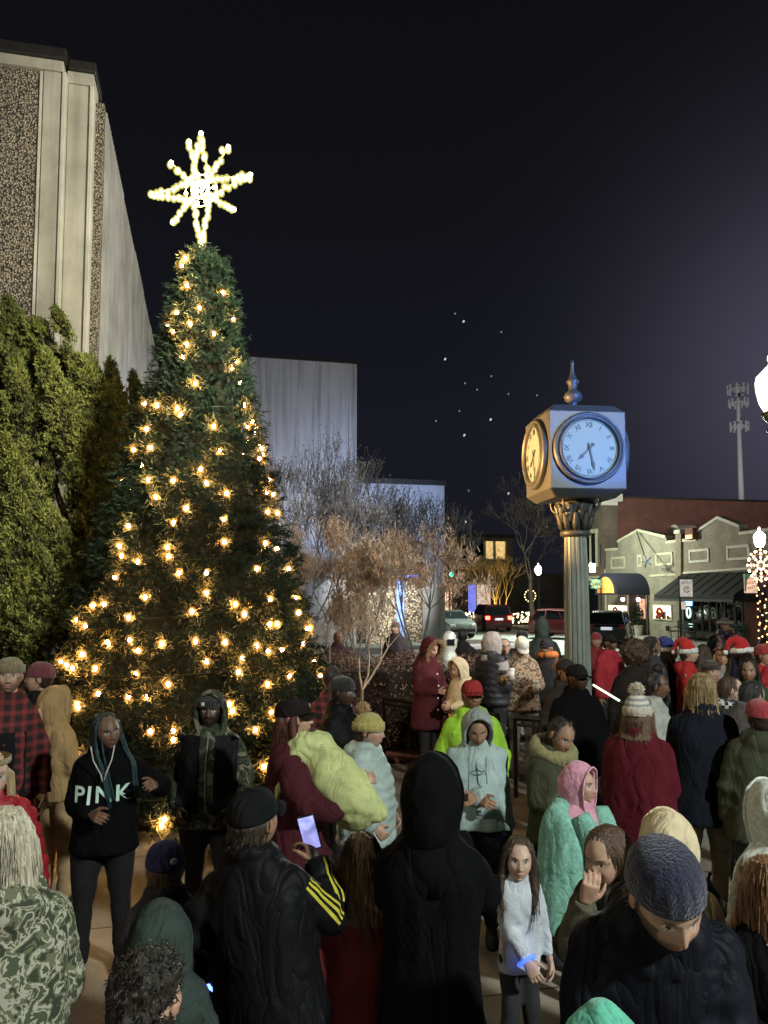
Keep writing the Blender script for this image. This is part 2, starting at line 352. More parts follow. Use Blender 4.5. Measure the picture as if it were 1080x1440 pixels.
# front pilasters and panel
t = MB(); t.box(-.85, -.52, -.02, .40, 0, HT - .21, .015); t.build('pilaster', M_conc, tw)
t = MB(); t.box(-.44, -.05, .14, .44, 0, HT - .30, .015); t.build('pilaster', M_conc, tw)
t = MB(); t.box(-9, -.50, -.05, .5, HT - .20, HT, .012); t.build('cornice', M_conc, tw)
t = MB(); t.box(-.46, .02, .12, .8, HT - .29, HT - .06, .012); t.build('cornice', M_conc, tw)
t = MB(); t.box(-8.9, -.92, .03, .40, 0, HT - .22); t.build('aggregate_panel', M_agg, tw)
t = MB(); t.box(-.92, -.852, .0, .40, 0, HT - .22, .012); t.build('panel_reveal', M_conc2, tw)
t = MB(); t.box(-.518, -.442, -.05, .42, 0, HT - .20, .012); t.build('panel_reveal', M_conc2, tw)
t = MB(); t.box(-.046, .03, .10, .42, 0, HT - .30, .012); t.build('panel_reveal', M_conc2, tw)
t = MB(); t.box(-9.1, -.44, -.12, .6, HT + .002, HT + .22, .02); t.box(-.436, .06, .05, 1.0, HT - .058, HT + .14, .02); t.box(-9, -.1, 1.002, 19.6, HT - .2, HT - .02); t.build('roof_coping', M_cope, tw)
# side: aggregate strip then ribbed precast panels
t = MB(); t.box(.001, .17, .52, .76, 0, HT - .36, .01); t.build('aggregate_panel', M_agg, tw)
M_rib = concrete_mat('ribbed_concrete', (0.36, 0.345, 0.32), .45)
for i, (a, b) in enumerate([(.80, 4.1), (4.16, 7.2), (7.26, 10.3), (10.36, 13.4), (13.46, 16.5), (16.56, 19.4)]):
    t = MB(); n = int((b - a) / .19); w = (b - a) / n; pts = [(a, 0)]; prof = []
    for k in range(n): prof += [(.19, a + k * w), (.19, a + k * w + w * .62), (.09, a + k * w + w * .68), (.09, a + k * w + w * .94)]
    prof.append((.19, b)); poly = [(0.001, a)] + prof + [(0.001, b)]
    zt = HT - .38 - (i % 2) * .08
    t.rings([[(x, y, 0) for x, y in poly[::-1]], [(x, y, zt) for x, y in poly[::-1]]]); t.build('ribbed_panel', M_rib, tw)

# ------------------------------------------------------------------ blue-lit hall behind (front at grid y 34.3)
M_hall = concrete_mat('hall_stucco', (0.50, 0.50, 0.51), .38, blot=.10)
M_hall_low = concrete_mat('hall_render', (0.52, 0.53, 0.56), .12, blot=.12)
hall = gthing('hall_building', 'blue-lit concrete hall with stained tall block and lower wing, behind the bare bushes', 'building', -2.0, 34.3)
gyh = 34.3
xr, zt = on_gy(500, 512, gyh); xr2, zt2 = on_gy(625, 683, gyh)
xr += 2; xr2 += 2
t = MB(); t.box(.02, xr, 0, 14, 0, zt); t.build('wall', M_hall, hall)
t = MB(); t.box(-1, xr + .06, -.1, 14, zt + .002, zt + .16); t.build('roof_coping', M_cope, hall)
t = MB(); t.box(xr - .32, xr + .05, -.08, .5, 0, zt - .02, .01); t.build('pilaster', M_hall, hall)
t = MB(); t.box(xr + .052, xr2, 0.02, 12, 4.75, zt2); t.build('wall', M_hall_low, hall)
t = MB(); t.box(xr + .056, xr2 + .08, -.1, 12, zt2 + .002, zt2 + .24); t.build('roof_coping', M_cope, hall)
t = MB(); t.box(xr2 - .9, xr2, .0, .9, 0, 4.748); t.build('column', M_hall, hall)
M_agg2 = aggregate_mat('entrance_aggregate', 11)
a0 = on_gy(488, 800, gyh)[0] + 2; a1 = on_gy(603, 800, gyh)[0] + 2
t = MB(); t.box(a0, a1, .75, 1.1, 3.2, 4.746); t.box(a0, a0 + .35, .75, 1.1, 0, 3.198); t.box(a0 + 1.05, a0 + 2.5, .75, 1.1, 0, 3.198); t.box(a0 + 2.9, a1, .75, 1.1, 0, 3.198); t.build('aggregate_panel', M_agg2, hall)
t = MB(); t.box(a0 + .352, a0 + 1.048, .85, .9, 0.01, 3.196); o = t.build('door', M_glass, hall)
t = MB(); t.box(a0 + 2.502, a0 + 2.898, .85, .9, .01, 3.196); o = t.build('window', mat('lit_blue_window', (.2, .3, .6), emit=(.15, .3, 1), es=.22, var=.6, vscale=2), hall)
t = MB(); t.box(a1 - 1.0, a1 - .15, .66, .74, 3.05, 3.2); t.build('neon_sign', mat('blue_neon', (.1, .2, .8), emit=(.08, .18, 1), es=6, var=.6, vscale=14), hall)
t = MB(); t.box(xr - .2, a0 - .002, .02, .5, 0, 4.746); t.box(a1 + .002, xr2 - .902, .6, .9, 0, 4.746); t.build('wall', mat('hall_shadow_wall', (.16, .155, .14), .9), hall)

# ------------------------------------------------------------------ shops on the right, facades on grid x = 23.9
FX = 23.9
def fp(px, py, gx=FX):
    a = on_gx(px, py, gx); return a
M_brg = brick_mat('sage_brick', (0.28, 0.27, 0.20), (0.21, 0.205, 0.15), (0.32, 0.31, 0.25))
M_brt = brick_mat('tan_brick', (0.27, 0.22, 0.165), (0.20, 0.165, 0.12), (0.30, 0.27, 0.22))
M_brr = brick_mat('red_brick', (0.21, 0.082, 0.058), (0.16, 0.06, 0.044), (0.18, 0.10, 0.08))
M_brd = brick_mat('brown_brick', (0.17, 0.125, 0.095), (0.13, 0.10, 0.08), (0.19, 0.16, 0.13))
M_trimg = mat('sage_trim', (0.50, 0.50, 0.36), 0.7, var=.15)
M_lit = mat('lit_shop_window', (.9, .8, .6), emit=(1.0, .85, .55), es=2.1, var=.6, vscale=2.4)
M_navy = mat('navy_canvas', (0.016, 0.018, 0.035), 0.8, var=.2)
M_blackcan = mat('black_canvas', (0.014, 0.015, 0.015), 0.75, var=.25, vscale=2)
M_redw = mat('wreath_red', (.35, .03, .02), .8)
M_leafd = mat('dark_leaf', (0.022, 0.045, 0.018), .75, var=.5)
def facade(root, oy, pts, m, name='wall', x0=0.0, x1=.35):
    poly = [(fp(px, py)[0] - oy, fp(px, py)[1]) for px, py in pts]
    # keep counter-clockwise when looked at from -x
    t = MB(); t.prism(poly, 'x', x0, x1); return t.build(name, m, root)
def frect(t, oy, px0, px1, py0, py1, x0, x1, b=0.0, gx=FX):
    ya = fp(px0, py1, gx)[0] - oy; yb = fp(px1, py1, gx)[0] - oy; pm = (px0 + px1) / 2
    za = fp(pm, py1, gx)[1]; zb = fp(pm, py0, gx)[1]
    t.box(x0, x1, yb, ya, za, zb, b); return (yb, ya, za, zb)
oyg = fp(952.5, 890)[0]
shg = gthing('brick_shop', 'low sage brick shop with arched navy awning over its door and stepped gable', 'building', FX, oyg)
facade(shg, oyg, [(852, 774), (869, 773), (869, 762.5), (898, 746.5), (937, 756), (937, 763.5), (952.3, 762), (952.3, 897), (852, 893)][::-1], M_brg)
def trimline(root, oy, a, b, m, h=.11, pr=.07, name='coping'):
    (y0, z0), (y1, z1) = fp(*a), fp(*b); t = MB()
    r = [[(-pr, y0 - oy, z0 - h * .3), (-pr, y0 - oy, z0 + h), (.42, y0 - oy, z0 + h), (.42, y0 - oy, z0 - h * .3)], [(-pr, y1 - oy, z1 - h * .3), (-pr, y1 - oy, z1 + h), (.42, y1 - oy, z1 + h), (.42, y1 - oy, z1 - h * .3)]]
    t.rings(r); return t.build(name, m, root)
for a, b in [((852, 774), (868.6, 773)), ((869, 762.5), (898, 746.5)), ((898.1, 746.5), (937, 756)), ((937.4, 763.5), (952, 762))]: trimline(shg, oyg, a, b, M_trimg)
trimline(shg, oyg, (852, 814), (868, 813.4), M_trimg, .09, .05, 'string_course'); trimline(shg, oyg, (914, 810.5), (952, 808.5), M_trimg, .09, .05, 'string_course')
def framed(root, oy, px0, px1, py0, py1, mtrim, minner, w=.12):
    ya = fp(px0, py1)[0] - oy; yb = fp(px1, py1)[0] - oy; pm = (px0 + px1) / 2; za = fp(pm, py1)[1]; zb = fp(pm, py0)[1]
    t = MB(); t.box(-.06, .02, yb, ya, zb - w, zb); t.box(-.06, .02, yb, ya, za, za + w); t.box(-.057, .02, yb, yb + w, za + w, zb - w); t.box(-.057, .02, ya - w, ya, za + w, zb - w)
    f = t.build('window_frame', mtrim, root)
    t = MB(); t.box(-.02, .02, yb + w, ya - w, za + w, zb - w); t.build('pane', minner, f); return f
for r in [(860, 880, 783, 800), (897, 904, 780, 797), (923, 947, 777, 795)]: framed(shg, oyg, *r, M_trimg, M_brg)
def wreath(root, c, r, name='wreath', m=None):
    t = MB(); a = np.linspace(0, 2 * math.pi, 17)[:-1]; rs = []
    pts = [(c[0], c[1] + r * math.cos(q), c[2] + r * math.sin(q)) for q in np.linspace(0, 2 * math.pi, 20)]
    t.tube(pts, [r * .3 * (1 + .3 * math.sin(i * 2.7)) for i in range(20)], 6)
    t.ball((c[0] - .05, c[1], c[2] - r * 1.0), (.05, r * .35, r * .4), 6, 5)
    return t.build(name, m or M_redw, root)
for r in [(856, 884, 850, 868), (919, 946, 850, 872)]:
    f = framed(shg, oyg, *r, M_trimg, M_lit, .07)
    ya, yb = fp(r[0], r[3])[0] - oyg, fp(r[1], r[3])[0] - oyg; z0, z1 = fp(r[0], r[3])[1], fp(r[0], r[2])[1]
    wreath(f, (-.1, ya + (yb - ya) * .42, (z0 + z1) / 2), (z1 - z0) * .27)
    t = MB()
    for k in range(7): yy = ya + (yb - ya) * random.uniform(.1, .9); t.box(-.03, -.024 - k * .001, yy - .15, yy + .14, z0 + .1, z0 + random.uniform(.2, .5))
    t.build('shop_display', mat('display', (.12, .09, .07), .8), f)
# door and arched awning
yd0, yd1 = fp(913, 890)[0] - oyg, fp(884, 890)[0] - oyg; zd = fp(900, 836)[1]
t = MB(); t.box(-.01, .03, yd0, yd1, .02, zd); d = t.build('door', M_dark, shg)
t = MB(); t.box(-.06, -.012, yd0 + 1.0, yd0 + 1.12, .02, zd); t.box(-.06, -.012, yd0 + .08, yd0 + .16, .02, zd); t.box(-.06, -.012, yd1 - .14, yd1 - .02, .02, zd); t.build('door_frame', M_trimg, d)
t = MB(); t.box(-.05, -.014, yd0 + .3, yd0 + .85, .9, zd - .25); t.build('pane', mat('door_glow', (.5, .3, .2), emit=(1, .55, .35), es=.5, var=.8, vscale=5), d)
yc, hw, zs, L_ = (yd0 + yd1) / 2, (yd1 - yd0) / 2 + .2, zd - .02, 2.0
zt_ = fp(898, 806)[1]; hh = zt_ - zs
arc = [(yc + hw * math.cos(q), zs + hh * math.sin(q)) for q in np.linspace(0, math.pi, 15)]
t = MB(); t.prism(arc, 'x', -L_, -.005); aw = t.build('awning', M_navy, shg); autosmooth(aw)
arc2 = [(yc + hw * .74 * math.cos(q), zs + .1 + hh * .74 * math.sin(q)) for q in np.linspace(0, math.pi, 15)]
t = MB(); t.prism(arc2, 'x', -L_ - .02, -L_ - .003); t.build('awning_panel', mat('amber_panel', (.8, .4, .1), emit=(1, .42, .06), es=.55, var=.3, vscale=3), aw)
for i, yy in enumerate((yd0 + .2, yd1 - .3)):
    t = MB(); t.ball((-.5, yy, zd - .28), .11, 8, 6); t.build('door_light', mat('pink_light', (1, .8, .8), emit=(1, .72, .66), es=14), shg)
t = MB(); t.lathe([(.19, 0), (.24, .5), (.26, .55), (.2, .56)], 12, (-.6, yd0 + .1, .0)); pt = t.build('planter', mat('pale_pot', (.4, .38, .33), .8), shg)
def leaf_cloud(n, c, r, size, seed=0, shape='ell'):
    g = np.random.default_rng(seed); d = g.normal(size=(n, 3)); d /= np.linalg.norm(d, axis=1)[:, None]
    p = np.asarray(c) + d * np.asarray(r) * (g.random((n, 1)) ** .45)
    if shape == 'box': p = np.asarray(c) + (g.random((n, 3)) * 2 - 1) * np.asarray(r)
    u = g.normal(size=(n, 3)); u /= np.linalg.norm(u, axis=1)[:, None]; w = g.normal(size=(n, 3)); w -= u * (u * w).sum(1)[:, None]; w /= np.linalg.norm(w, axis=1)[:, None]
    s = size * (.6 + .8 * g.random((n, 1)))
    V = np.stack([p - u * s, p + w * s * .5, p + u * s, p - w * s * .5], 1).reshape(-1, 3)
    return V, np.arange(4 * n).reshape(n, 4)
V, Fq = leaf_cloud(500, (-.6, yd0 + .1, 1.05), (.3, .3, .6), .07, 3); link('foliage', mesh_arrays('foliage', V, Fq, [M_leafd], smooth=False), pt)
t = MB(); t.bar((-.1, fp(853, 800)[0] - oyg, 0), (-.1, fp(853, 800)[0] - oyg, fp(853, 800)[1]), .06); t.build('downpipe', M_trimg, shg)
for a, b in [((847, 766), (868, 793)), ((898, 747), (935, 790))]:
    (y0, z0), (y1, z1) = fp(*a), fp(*b); t = MB(); t.bar((-.12, y0 - oyg, z0), (-1.1, y1 - oyg, z1), .03); t.build('flagpole', M_dark, shg)
(y1, z1) = fp(935, 790); t = MB()
for k in range(5): t.bar((-1.1, y1 - oyg, z1), (-1.1, y1 - oyg + .5 * math.cos(k * 1.25), z1 + .32 * math.sin(k * 1.25)), .035)
t.build('flag_bracket', mat('blue_metal', (.05, .1, .16), .5), shg)
t = MB(); (y0, z0) = fp(903, 748); t.prism([(y0 - oyg + .55 * math.cos(q), z0 + .45 * math.sin(q)) for q in np.linspace(0, math.pi, 11)], 'x', 2.0, 3.2); t.build('roof_vent', M_trim, shg)
t = MB(); t.box(.36, 9, 0, fp(852, 893)[0] - oyg, 0, 4.6); t.build('roof', M_dark, shg)
(y0, z0) = fp(940, 880); t = MB(); t.box(-.1, -.002, y0 - oyg - .1, y0 - oyg + .1, .35, .6); t.build('meter_box', M_dark, shg)

oyt = fp(1110, 890)[0]
sht = gthing('brick_shop', 'tan brick shop with wide black sloped awning and lettered dark windows', 'building', FX, oyt)
facade(sht, oyt, [(960.5, 761), (981, 759.5), (981, 748), (1010, 729), (1040, 741), (1040, 751.5), (1110, 742), (1110, 905), (960.5, 896)][::-1], M_brt)
for a, b in [((960.6, 761), (980.7, 759.5)), ((981, 748), (1010, 729)), ((1010.1, 729), (1040, 741)), ((1040.5, 751.5), (1100, 743.5))]: trimline(sht, oyt, a, b, M_trim)
facade(sht, oyt, [(952.6, 750), (960.2, 749), (960.2, 896), (952.6, 896)][::-1], M_brt, 'pier', -.12, .4)
for a, b in [((952.4, 749.5), (960.5, 748.8))]: trimline(sht, oyt, a, b, M_trim, .15, .2)
for r in [(970, 998, 772, 791), (1023, 1055, 766.5, 787.5)]: framed(sht, oyt, *r, M_trim, M_brt)
trimline(sht, oyt, (962, 806.5), (1100, 797), M_trim, .08, .08, 'string_course')
# sloped awning
ya, yb = fp(961, 808)[0] - oyt, fp(1078, 800)[0] - oyt; zA = fp(1000, 806)[1]; zB = zA - 1.05
t = MB(); t.rings([[(-.09, ya, zA), (-1.7, ya, zB), (-1.7, ya, zB - .22), (-.09, ya, zB - .22)], [(-.09, yb, zA), (-1.7, yb, zB), (-1.7, yb, zB - .22), (-.09, yb, zB - .22)]]); aw2 = t.build('awning', M_blackcan, sht)
t = MB()
for q in np.linspace(0, 1, 9)[1:-1]: y = ya + (yb - ya) * q; t.bar((-.1, y, zA + .012), (-1.7, y, zB + .012), .018, 4)
t.build('awning_rib', mat('awning_seam', (.03, .03, .03), .7), aw2)
t = MB(); t.box(-.4, -.1, ya - .1, yb + .1, zB - .222, zB - .24); t.box(-1.74, -1.69, yb, ya, zB - .3, zB - .19); t.build('awning_valance', mat('awning_edge', (.07, .075, .07), .7), aw2)
# shop front
y0s, y1s = fp(963, 890)[0] - oyt, fp(1047, 893)[0] - oyt; ztop = fp(1000, 838)[1]
t = MB(); t.box(-.03, -.002, y1s, y0s, .45, ztop); wnd = t.build('shop_window', M_glass, sht)
t = MB()
for q in (0, .19, .34, .47, .60, .73, .88, 1): y = y0s + (y1s - y0s) * q; t.box(-.09, -.031, y - .04, y + .04, .1, ztop)
t.box(-.086, -.031, y1s + .04, y0s - .04, ztop - .1, ztop - .002); t.box(-.086, -.031, y1s + .04, y0s - .04, .36, .46); t.build('window_frame', mat('grey_green_frame', (.14, .17, .14), .6), wnd)
M_letter = mat('window_lettering', (.7, .72, .66), .7)
FTX = Matrix(((0, 0, -1, 0), (-1, 0, 0, 0), (0, 1, 0, 0), (0, 0, 0, 1)))
def wall_text(txt, size, q, z, parent, m, rot=0, x=-.04):
    y = y0s + (y1s - y0s) * q
    mt = text_mb(txt, size, .002); mt.xf(Matrix.Translation((x, y, z)) @ FTX @ Matrix.Rotation(rot, 4, 'Z')); return mt.build('lettering', m, parent)
wall_text("THE", .55, .73, 1.9, wnd, M_letter, .35); wall_text("BBQ", .5, .93, 1.85, wnd, M_letter, -.3)
wall_text("BOBBYS BAG", .34, .84, .95, wnd, M_letter)
wall_text("HOURS", .22, .27, 1.62, wnd, M_letter); wall_text("SUN MON", .2, .27, 1.35, wnd, M_letter); wall_text("WED", .26, .27, .95, wnd, M_letter)
wall_text("B", .8, .53, 1.35, wnd, M_letter); wall_text("S", .8, .405, 1.45, wnd, M_letter); wall_text("&", .7, .405, 2.1, wnd, M_letter); wall_text("0", .5, .53, 2.15, wnd, M_letter)
y = y0s + (y1s - y0s) * .1
t = MB(); t.box(-.05, -.033, y - .28, y + .3, 1.7, 1.95); t.build('neon_sign', mat('blue_neon2', (.1, .2, .8), emit=(.15, .4, 1), es=5, var=.5, vscale=9), wnd)
t = MB(); t.tube([(-.05, y + .16 * math.cos(q), 1.35 + .25 * math.sin(q)) for q in np.linspace(0, 6.28, 14)], .045, 6); t.ball((-.05, y - .15, .75), (.03, .22, .14), 8, 6); t.build('neon_sign', mat('white_neon', (.7, .9, .9), emit=(.6, .9, .85), es=1.2), wnd)
t = MB(); t.box(.36, 9, 0, fp(961, 893)[0] - oyt, 0, 4.6); t.build('roof', M_dark, sht)
t = MB(); (yy, zz) = fp(976, 752); t.box(-.3, .3, yy - oyt - .32, yy - oyt + .32, zz - .25, zz + .33); sg = t.build('roof_sign', M_brr, sht)
t = MB(); t.box(-.315, -.301, yy - oyt - .25, yy - oyt + .25, zz - .2, zz - .02); t.build('sign_light', mat('sodium', (1, .6, .2), emit=(1, .6, .15), es=2.5), sg)
# brick pier at the right edge
t = MB(); t.box(-.3, -.002, fp(1056, 890)[0] - oyt - .9, fp(1056, 890)[0] - oyt, 0, zB - .3); t.build('pier', M_brr, sht)

# two-storey brick building behind the shops
oyb = fp(851.8, 888)[0]
bb = gthing('brick_building', 'two-storey red brick building with white bracketed cornice rising behind the low shops', 'building', FX, oyb)
zr = 8.25
t = MB(); t.box(.02, 46, .02, 2.74, 0, zr); t.build('wall', M_brr, bb)
BL = 2.75
t = MB(); t.box(-.02, .018, .5, BL, 0, zr - .3); t.box(-.02, .95, -.02, .498, 0, zr - .3); t.build('front_wall', M_brd, bb)
t = MB(); t.box(-.35, 1.2, -.35, BL, zr - .28, zr + .22, .05); t.box(-.2, .9, -.2, BL, zr - .5, zr - .282); cn = t.build('cornice', M_white, bb)
t = MB()
for k in range(9): t.box(-.34, -.21, -.15 + k * .3, .0 + k * .3, zr - .48, zr - .284)
t.build('bracket', M_trim, cn)
t = MB(); t.box(1.3, 46, -.05, BL, zr + .002, zr + .12); t.build('roof_coping', M_dark, bb)
for k in range(1):
    t = MB(); y = .75 + k * 3.4; t.box(-.1, -.021, y, y + 1.7, 4.0, 4.15); t.box(-.14, -.021, y - .1, y + 1.8, 6.1, 6.35); t.box(-.09, -.021, y + .01, y + .18, 4.14, 6.11); t.box(-.09, -.021, y + 1.52, y + 1.69, 4.14, 6.11); t.box(-.09, -.021, y + .76, y + .94, 4.14, 6.11)
    f = t.build('window_frame', M_trimg, bb); t = MB(); t.box(-.05, -.022, y + .18, y + 1.52, 4.15, 6.1); t.build('pane', M_glass, f)
t = MB(); t.box(-.06, -.021, .6, BL, 3.1, 3.4); t.build('string_course', M_trimg, bb)
t = MB(); t.box(-.05, -.021, .8, BL - .2, .4, 2.9); t.build('shop_window', M_glass, bb)
# warm lit house-like block across the end of the street
fb = gthing('far_building', 'dark gabled building with two gold upstairs windows at the far end of the street', 'building', 14.2, 66.0)
M_fb = brick_mat('dark_brick', (.10, .09, .075), (.08, .07, .06), (.12, .11, .1))
def yp(px, py, gy=66.0, ox=14.2): a = on_gy(px, py, gy); return a[0] - ox, a[1]
xa, xb = yp(632, 800)[0], yp(722, 800)[0]; ztp = yp(680, 756)[1]
t = MB(); t.box(xa, xb, 0, 8, 0, ztp); t.build('wall', M_fb, fb)
t = MB(); t.box(xb + .01, xb + 13, 2, 10, 0, ztp - 3.2); t.build('wing', M_fb, fb)
t = MB(); t.box(xa - .2, xb + .3, -.3, 8, ztp + .002, ztp + .3); t.build('roof', M_dark, fb)
for i, (p0, p1) in enumerate([(650, 664), (668, 680), (683, 693), (697, 710)]):
    x0, x1 = yp(p0, 775)[0], yp(p1, 775)[0]; z0, z1 = yp(680, 786)[1], yp(680, 761)[1]
    t = MB(); t.box(x0 - .12, x0, -.06, .01, z0, z1); t.box(x1, x1 + .12, -.06, .01, z0, z1); t.box(x0 - .16, x1 + .16, -.08, .01, z0 - .1, z0 + .02); f = t.build('window_frame', M_trim, fb)
    t = MB(); t.box(x0, x1, -.02, .01, z0, z1); t.build('pane', M_gold if i > 1 else M_glass, f)
x0, x1, xm = yp(645, 790)[0], yp(690, 790)[0], yp(665, 790)[0]; z0, z1 = yp(665, 797)[1], yp(665, 782)[1]
t = MB(); t.prism([(x0, z0), (x1, z0), (xm, z1)], 'y', -2.2, -.002); t.build('porch_gable', mat('grey_green_gable', (.25, .28, .24), .8), fb)
t = MB(); t.box(x0 + .2, x1 - .2, -2, -.004, 0, z0 - .01); t.build('porch', M_fb, fb)
x0, x1 = yp(648, 840)[0], yp(678, 840)[0]; z0, z1 = yp(660, 864)[1], yp(660, 821)[1]
t = MB(); t.box(x0, x0 + (x1 - x0) * .34, -2.1, -2.004, .2, z1 - .1); t.build('window', mat('violet_window', (.2, .2, .7), emit=(.22, .25, .9), es=.7, var=.4), fb)
t = MB(); t.box(x0 + (x1 - x0) * .4, x1, -2.1, -2.004, .2, z1 - .1); t.build('window', mat('pale_window', (.7, .5, .4), emit=(1, .75, .62), es=.5, var=.5), fb)
t = MB(); t.box(x0 - .15, x1 + .15, -2.15, -2.006, z1 - .09, z1 + .15); t.build('lintel', M_white, fb)
bx = yp(626, 840)[0]; t = MB(); t.box(bx - .6, bx + .5, -.3, -.02, yp(626, 858)[1], yp(626, 822)[1]); t.build('lit_panel', mat('peach_panel', (.8, .5, .4), emit=(1, .62, .42), es=1.0, var=1.0, vscale=1.6), fb)
xw, zw = yp(755, 838)
wr = thing('wreath', 'round lit wreath hung on a dark wall at the end of the street', 'wreath', g2w(14.2 + xw, 67.7, 0), GA)
t = MB(); pts = [(.55 * math.cos(q), 0, zw + .55 * math.sin(q)) for q in np.linspace(0, 6.28, 18)]; t.tube(pts, .2, 6); t.build('ring', M_leafd, wr)
t = MB()
for q in np.linspace(0, 6.28, 14): t.ball((.55 * math.cos(q), -.2, zw + .55 * math.sin(q)), .07, 5, 4)
t.build('bulb', mat('dim_gold_bulb', (1, .8, .4), emit=(1, .75, .35), es=2.2), wr)

# ------------------------------------------------------------------ street clock
CL = at(810, 800, 8.0)
ck = thing('street_clock', 'four-faced street clock on a fluted column with a pointed finial, glowing blue in front', 'clock', (CL.x, 8.0, 0), R(6.5))
M_ckm = mat('clock_paint', (0.046, 0.050, 0.052), 0.45, var=.2, vscale=5, spec=.5, bump=.08, bscale=10)
M_dial = mat('clock_dial', (0.15, 0.165, 0.14), 0.5, var=.05, emit=(.45, .8, .55), es=.10)
M_num = mat('dial_numerals', (0.015, 0.02, 0.03), .5)
zc1 = at(810, 567, 7.6).z; zc0 = at(810, 698, 7.6).z; zf = at(808, 507, 8).z
prof = [(.30, 0), (.30, .25), (.24, .32), (.22, .55), (.19, .62), (.17, .75)]
t = MB(); t.lathe(prof, 24); t.build('base', M_ckm, ck)
zcap = zc0 - .32
t = MB(); kf = 64; rs = []
for z, r0 in [(.74, .140), (1.6, .134), (2.6, .124), (zcap - .03, .112)]:
    a = np.arange(kf) * 2 * math.pi / kf; rr = r0 * (1 - .10 * (np.abs(np.sin(a * 8)) ** .6 < .62) * 1.0); rs.append(np.stack([rr * np.cos(a), rr * np.sin(a), np.full(kf, z)], 1))
t.rings(rs); o = t.build('shaft', mat('column_paint', (.20, .22, .20), .4, var=.2, vscale=5, spec=.5), ck, smooth=False)
t = MB(); t.lathe([(.125, zcap - .06), (.155, zcap - .045), (.16, zcap - .02), (.15, zcap), (.125, zcap + .01)], 28); o = t.build('collar', M_ckm, ck, smooth=True)
t = MB(); t.lathe([(.12, zcap + .011), (.125, zcap + .1), (.15, zcap + .2), (.19, zcap + .27), (.20, zcap + .30), (.10, zcap + .315)], 28)
for row, (r0, z0, hgt, n) in enumerate([(.125, zcap + .02, .15, 10), (.135, zcap + .1, .17, 10)]):
    for k in range(n):
        q = (k + .5 * row) * 2 * math.pi / n; ca, sa = math.cos(q), math.sin(q)
        pts = [(r * ca, r * sa, z) for r, z in [(r0 + .005, z0), (r0 + .03, z0 + hgt * .5), (r0 + .045, z0 + hgt * .85), (r0 + .068, z0 + hgt), (r0 + .076, z0 + hgt * .9)]]
        t.tube(pts, [.03, .036, .03, .022, .01], 6)
for k in range(4):
    q = math.pi / 4 + k * math.pi / 2
    pts = [((.15 + .10 * f_ + .03 * math.cos(f_ * 7)) * math.cos(q), (.15 + .10 * f_ + .03 * math.cos(f_ * 7)) * math.sin(q), zcap + .15 + .13 * f_ + .03 * math.sin(f_ * 7)) for f_ in np.linspace(0, 1.2, 12)]
    t.tube(pts, np.linspace(.025, .012, 12), 6)
cap = t.build('capital', M_ckm, ck, smooth=True)
Wb = .40; ch_ = .085
def octa(w, c, z): return [(-w + c, -w, z), (w - c, -w, z), (w, -w + c, z), (w, w - c, z), (w - c, w, z), (-w + c, w, z), (-w, w - c, z), (-w, -w + c, z)]
t = MB(); t.rings([octa(Wb - .08, .012, zc0), octa(Wb - .004, .012, zc0 + .075), octa(Wb, .012, zc0 + .085), octa(Wb, .012, zc1 - .085), octa(Wb - .004, .012, zc1 - .075), octa(Wb - .08, .012, zc1)])
hd = t.build('clock_case', M_ckm, ck)
zm = (zc0 + zc1) / 2 + .01
for f_ in range(4):
    Mx = Matrix.Rotation(f_ * math.pi / 2, 4, 'Z')
    t = MB(); a = np.arange(48) * 2 * math.pi / 48; rs = []
    for r, y in [(.365, -Wb + .01), (.365, -Wb - .035), (.352, -Wb - .055), (.338, -Wb - .055), (.332, -Wb - .035), (.322, -Wb - .04), (.315, -Wb - .07), (.302, -Wb - .075), (.295, -Wb - .035), (.29, -Wb + .004)]:
        rs.append(np.stack([r * np.cos(a), np.full(48, y), zm + r * np.sin(a)], 1))
    t.rings(rs, False, False); t.xf(Mx); bz = t.build('bezel', M_ckm, hd, smooth=True)
    t = MB(); t.rings([np.stack([.292 * np.cos(a), np.full(48, y), zm + .292 * np.sin(a)], 1) for y in (-Wb + .0, -Wb - .03)]); t.xf(Mx); dl = t.build('dial', M_dial, hd)
    t = MB()
    for h, s_ in enumerate(['XII', 'I', 'II', 'III', 'IV', 'V', 'VI', 'VII', 'VIII', 'IX', 'X', 'XI']):
        q = -h * math.pi / 6; mt = text_mb(s_, .075, .001, spacing=.85)
        mt.xf(Matrix.Translation((0, -Wb - .033, zm)) @ Matrix.Rotation(math.pi / 2, 4, 'X') @ Matrix.Rotation(q, 4, 'Z') @ Matrix.Translation((0, .232, 0))); t.join(mt)
    t.tube([(.28 * math.cos(q), -Wb - .033, zm + .28 * math.sin(q)) for q in np.linspace(0, 2 * math.pi, 49)], .0025, 4)
    t.xf(Mx); t.build('numerals', M_num, dl)
    for nm, ang, ln, w in (('hour_hand', -(7 + 28 / 60) * math.pi / 6, .17, .016), ('minute_hand', -28 / 60 * 2 * math.pi, .235, .012)):
        t = MB(); yh = -Wb - (.037 if nm == 'hour_hand' else .044)
        poly = [(-w * .5, -.05), (w * .5, -.05), (w * .4, ln * .55), (w * 1.3, ln * .68), (0, ln), (-w * 1.3, ln * .68), (-w * .4, ln * .55)]
        r_ = [[(u * math.cos(ang) - v * math.sin(ang), y, zm + u * math.sin(ang) + v * math.cos(ang)) for u, v in poly] for y in (yh, yh - .004)]
        t.rings(r_); t.ball((.0, yh, zm), (.018, .004, .018), 10, 5)
        if nm == 'hour_hand': t.ball((.05 * math.sin(ang), yh, zm - .05 * math.cos(ang)), (.018, .003, .018), 8, 5)
        t.xf(Mx); t.build(nm, M_num, dl)
zq = zc1; hF = zf - zq
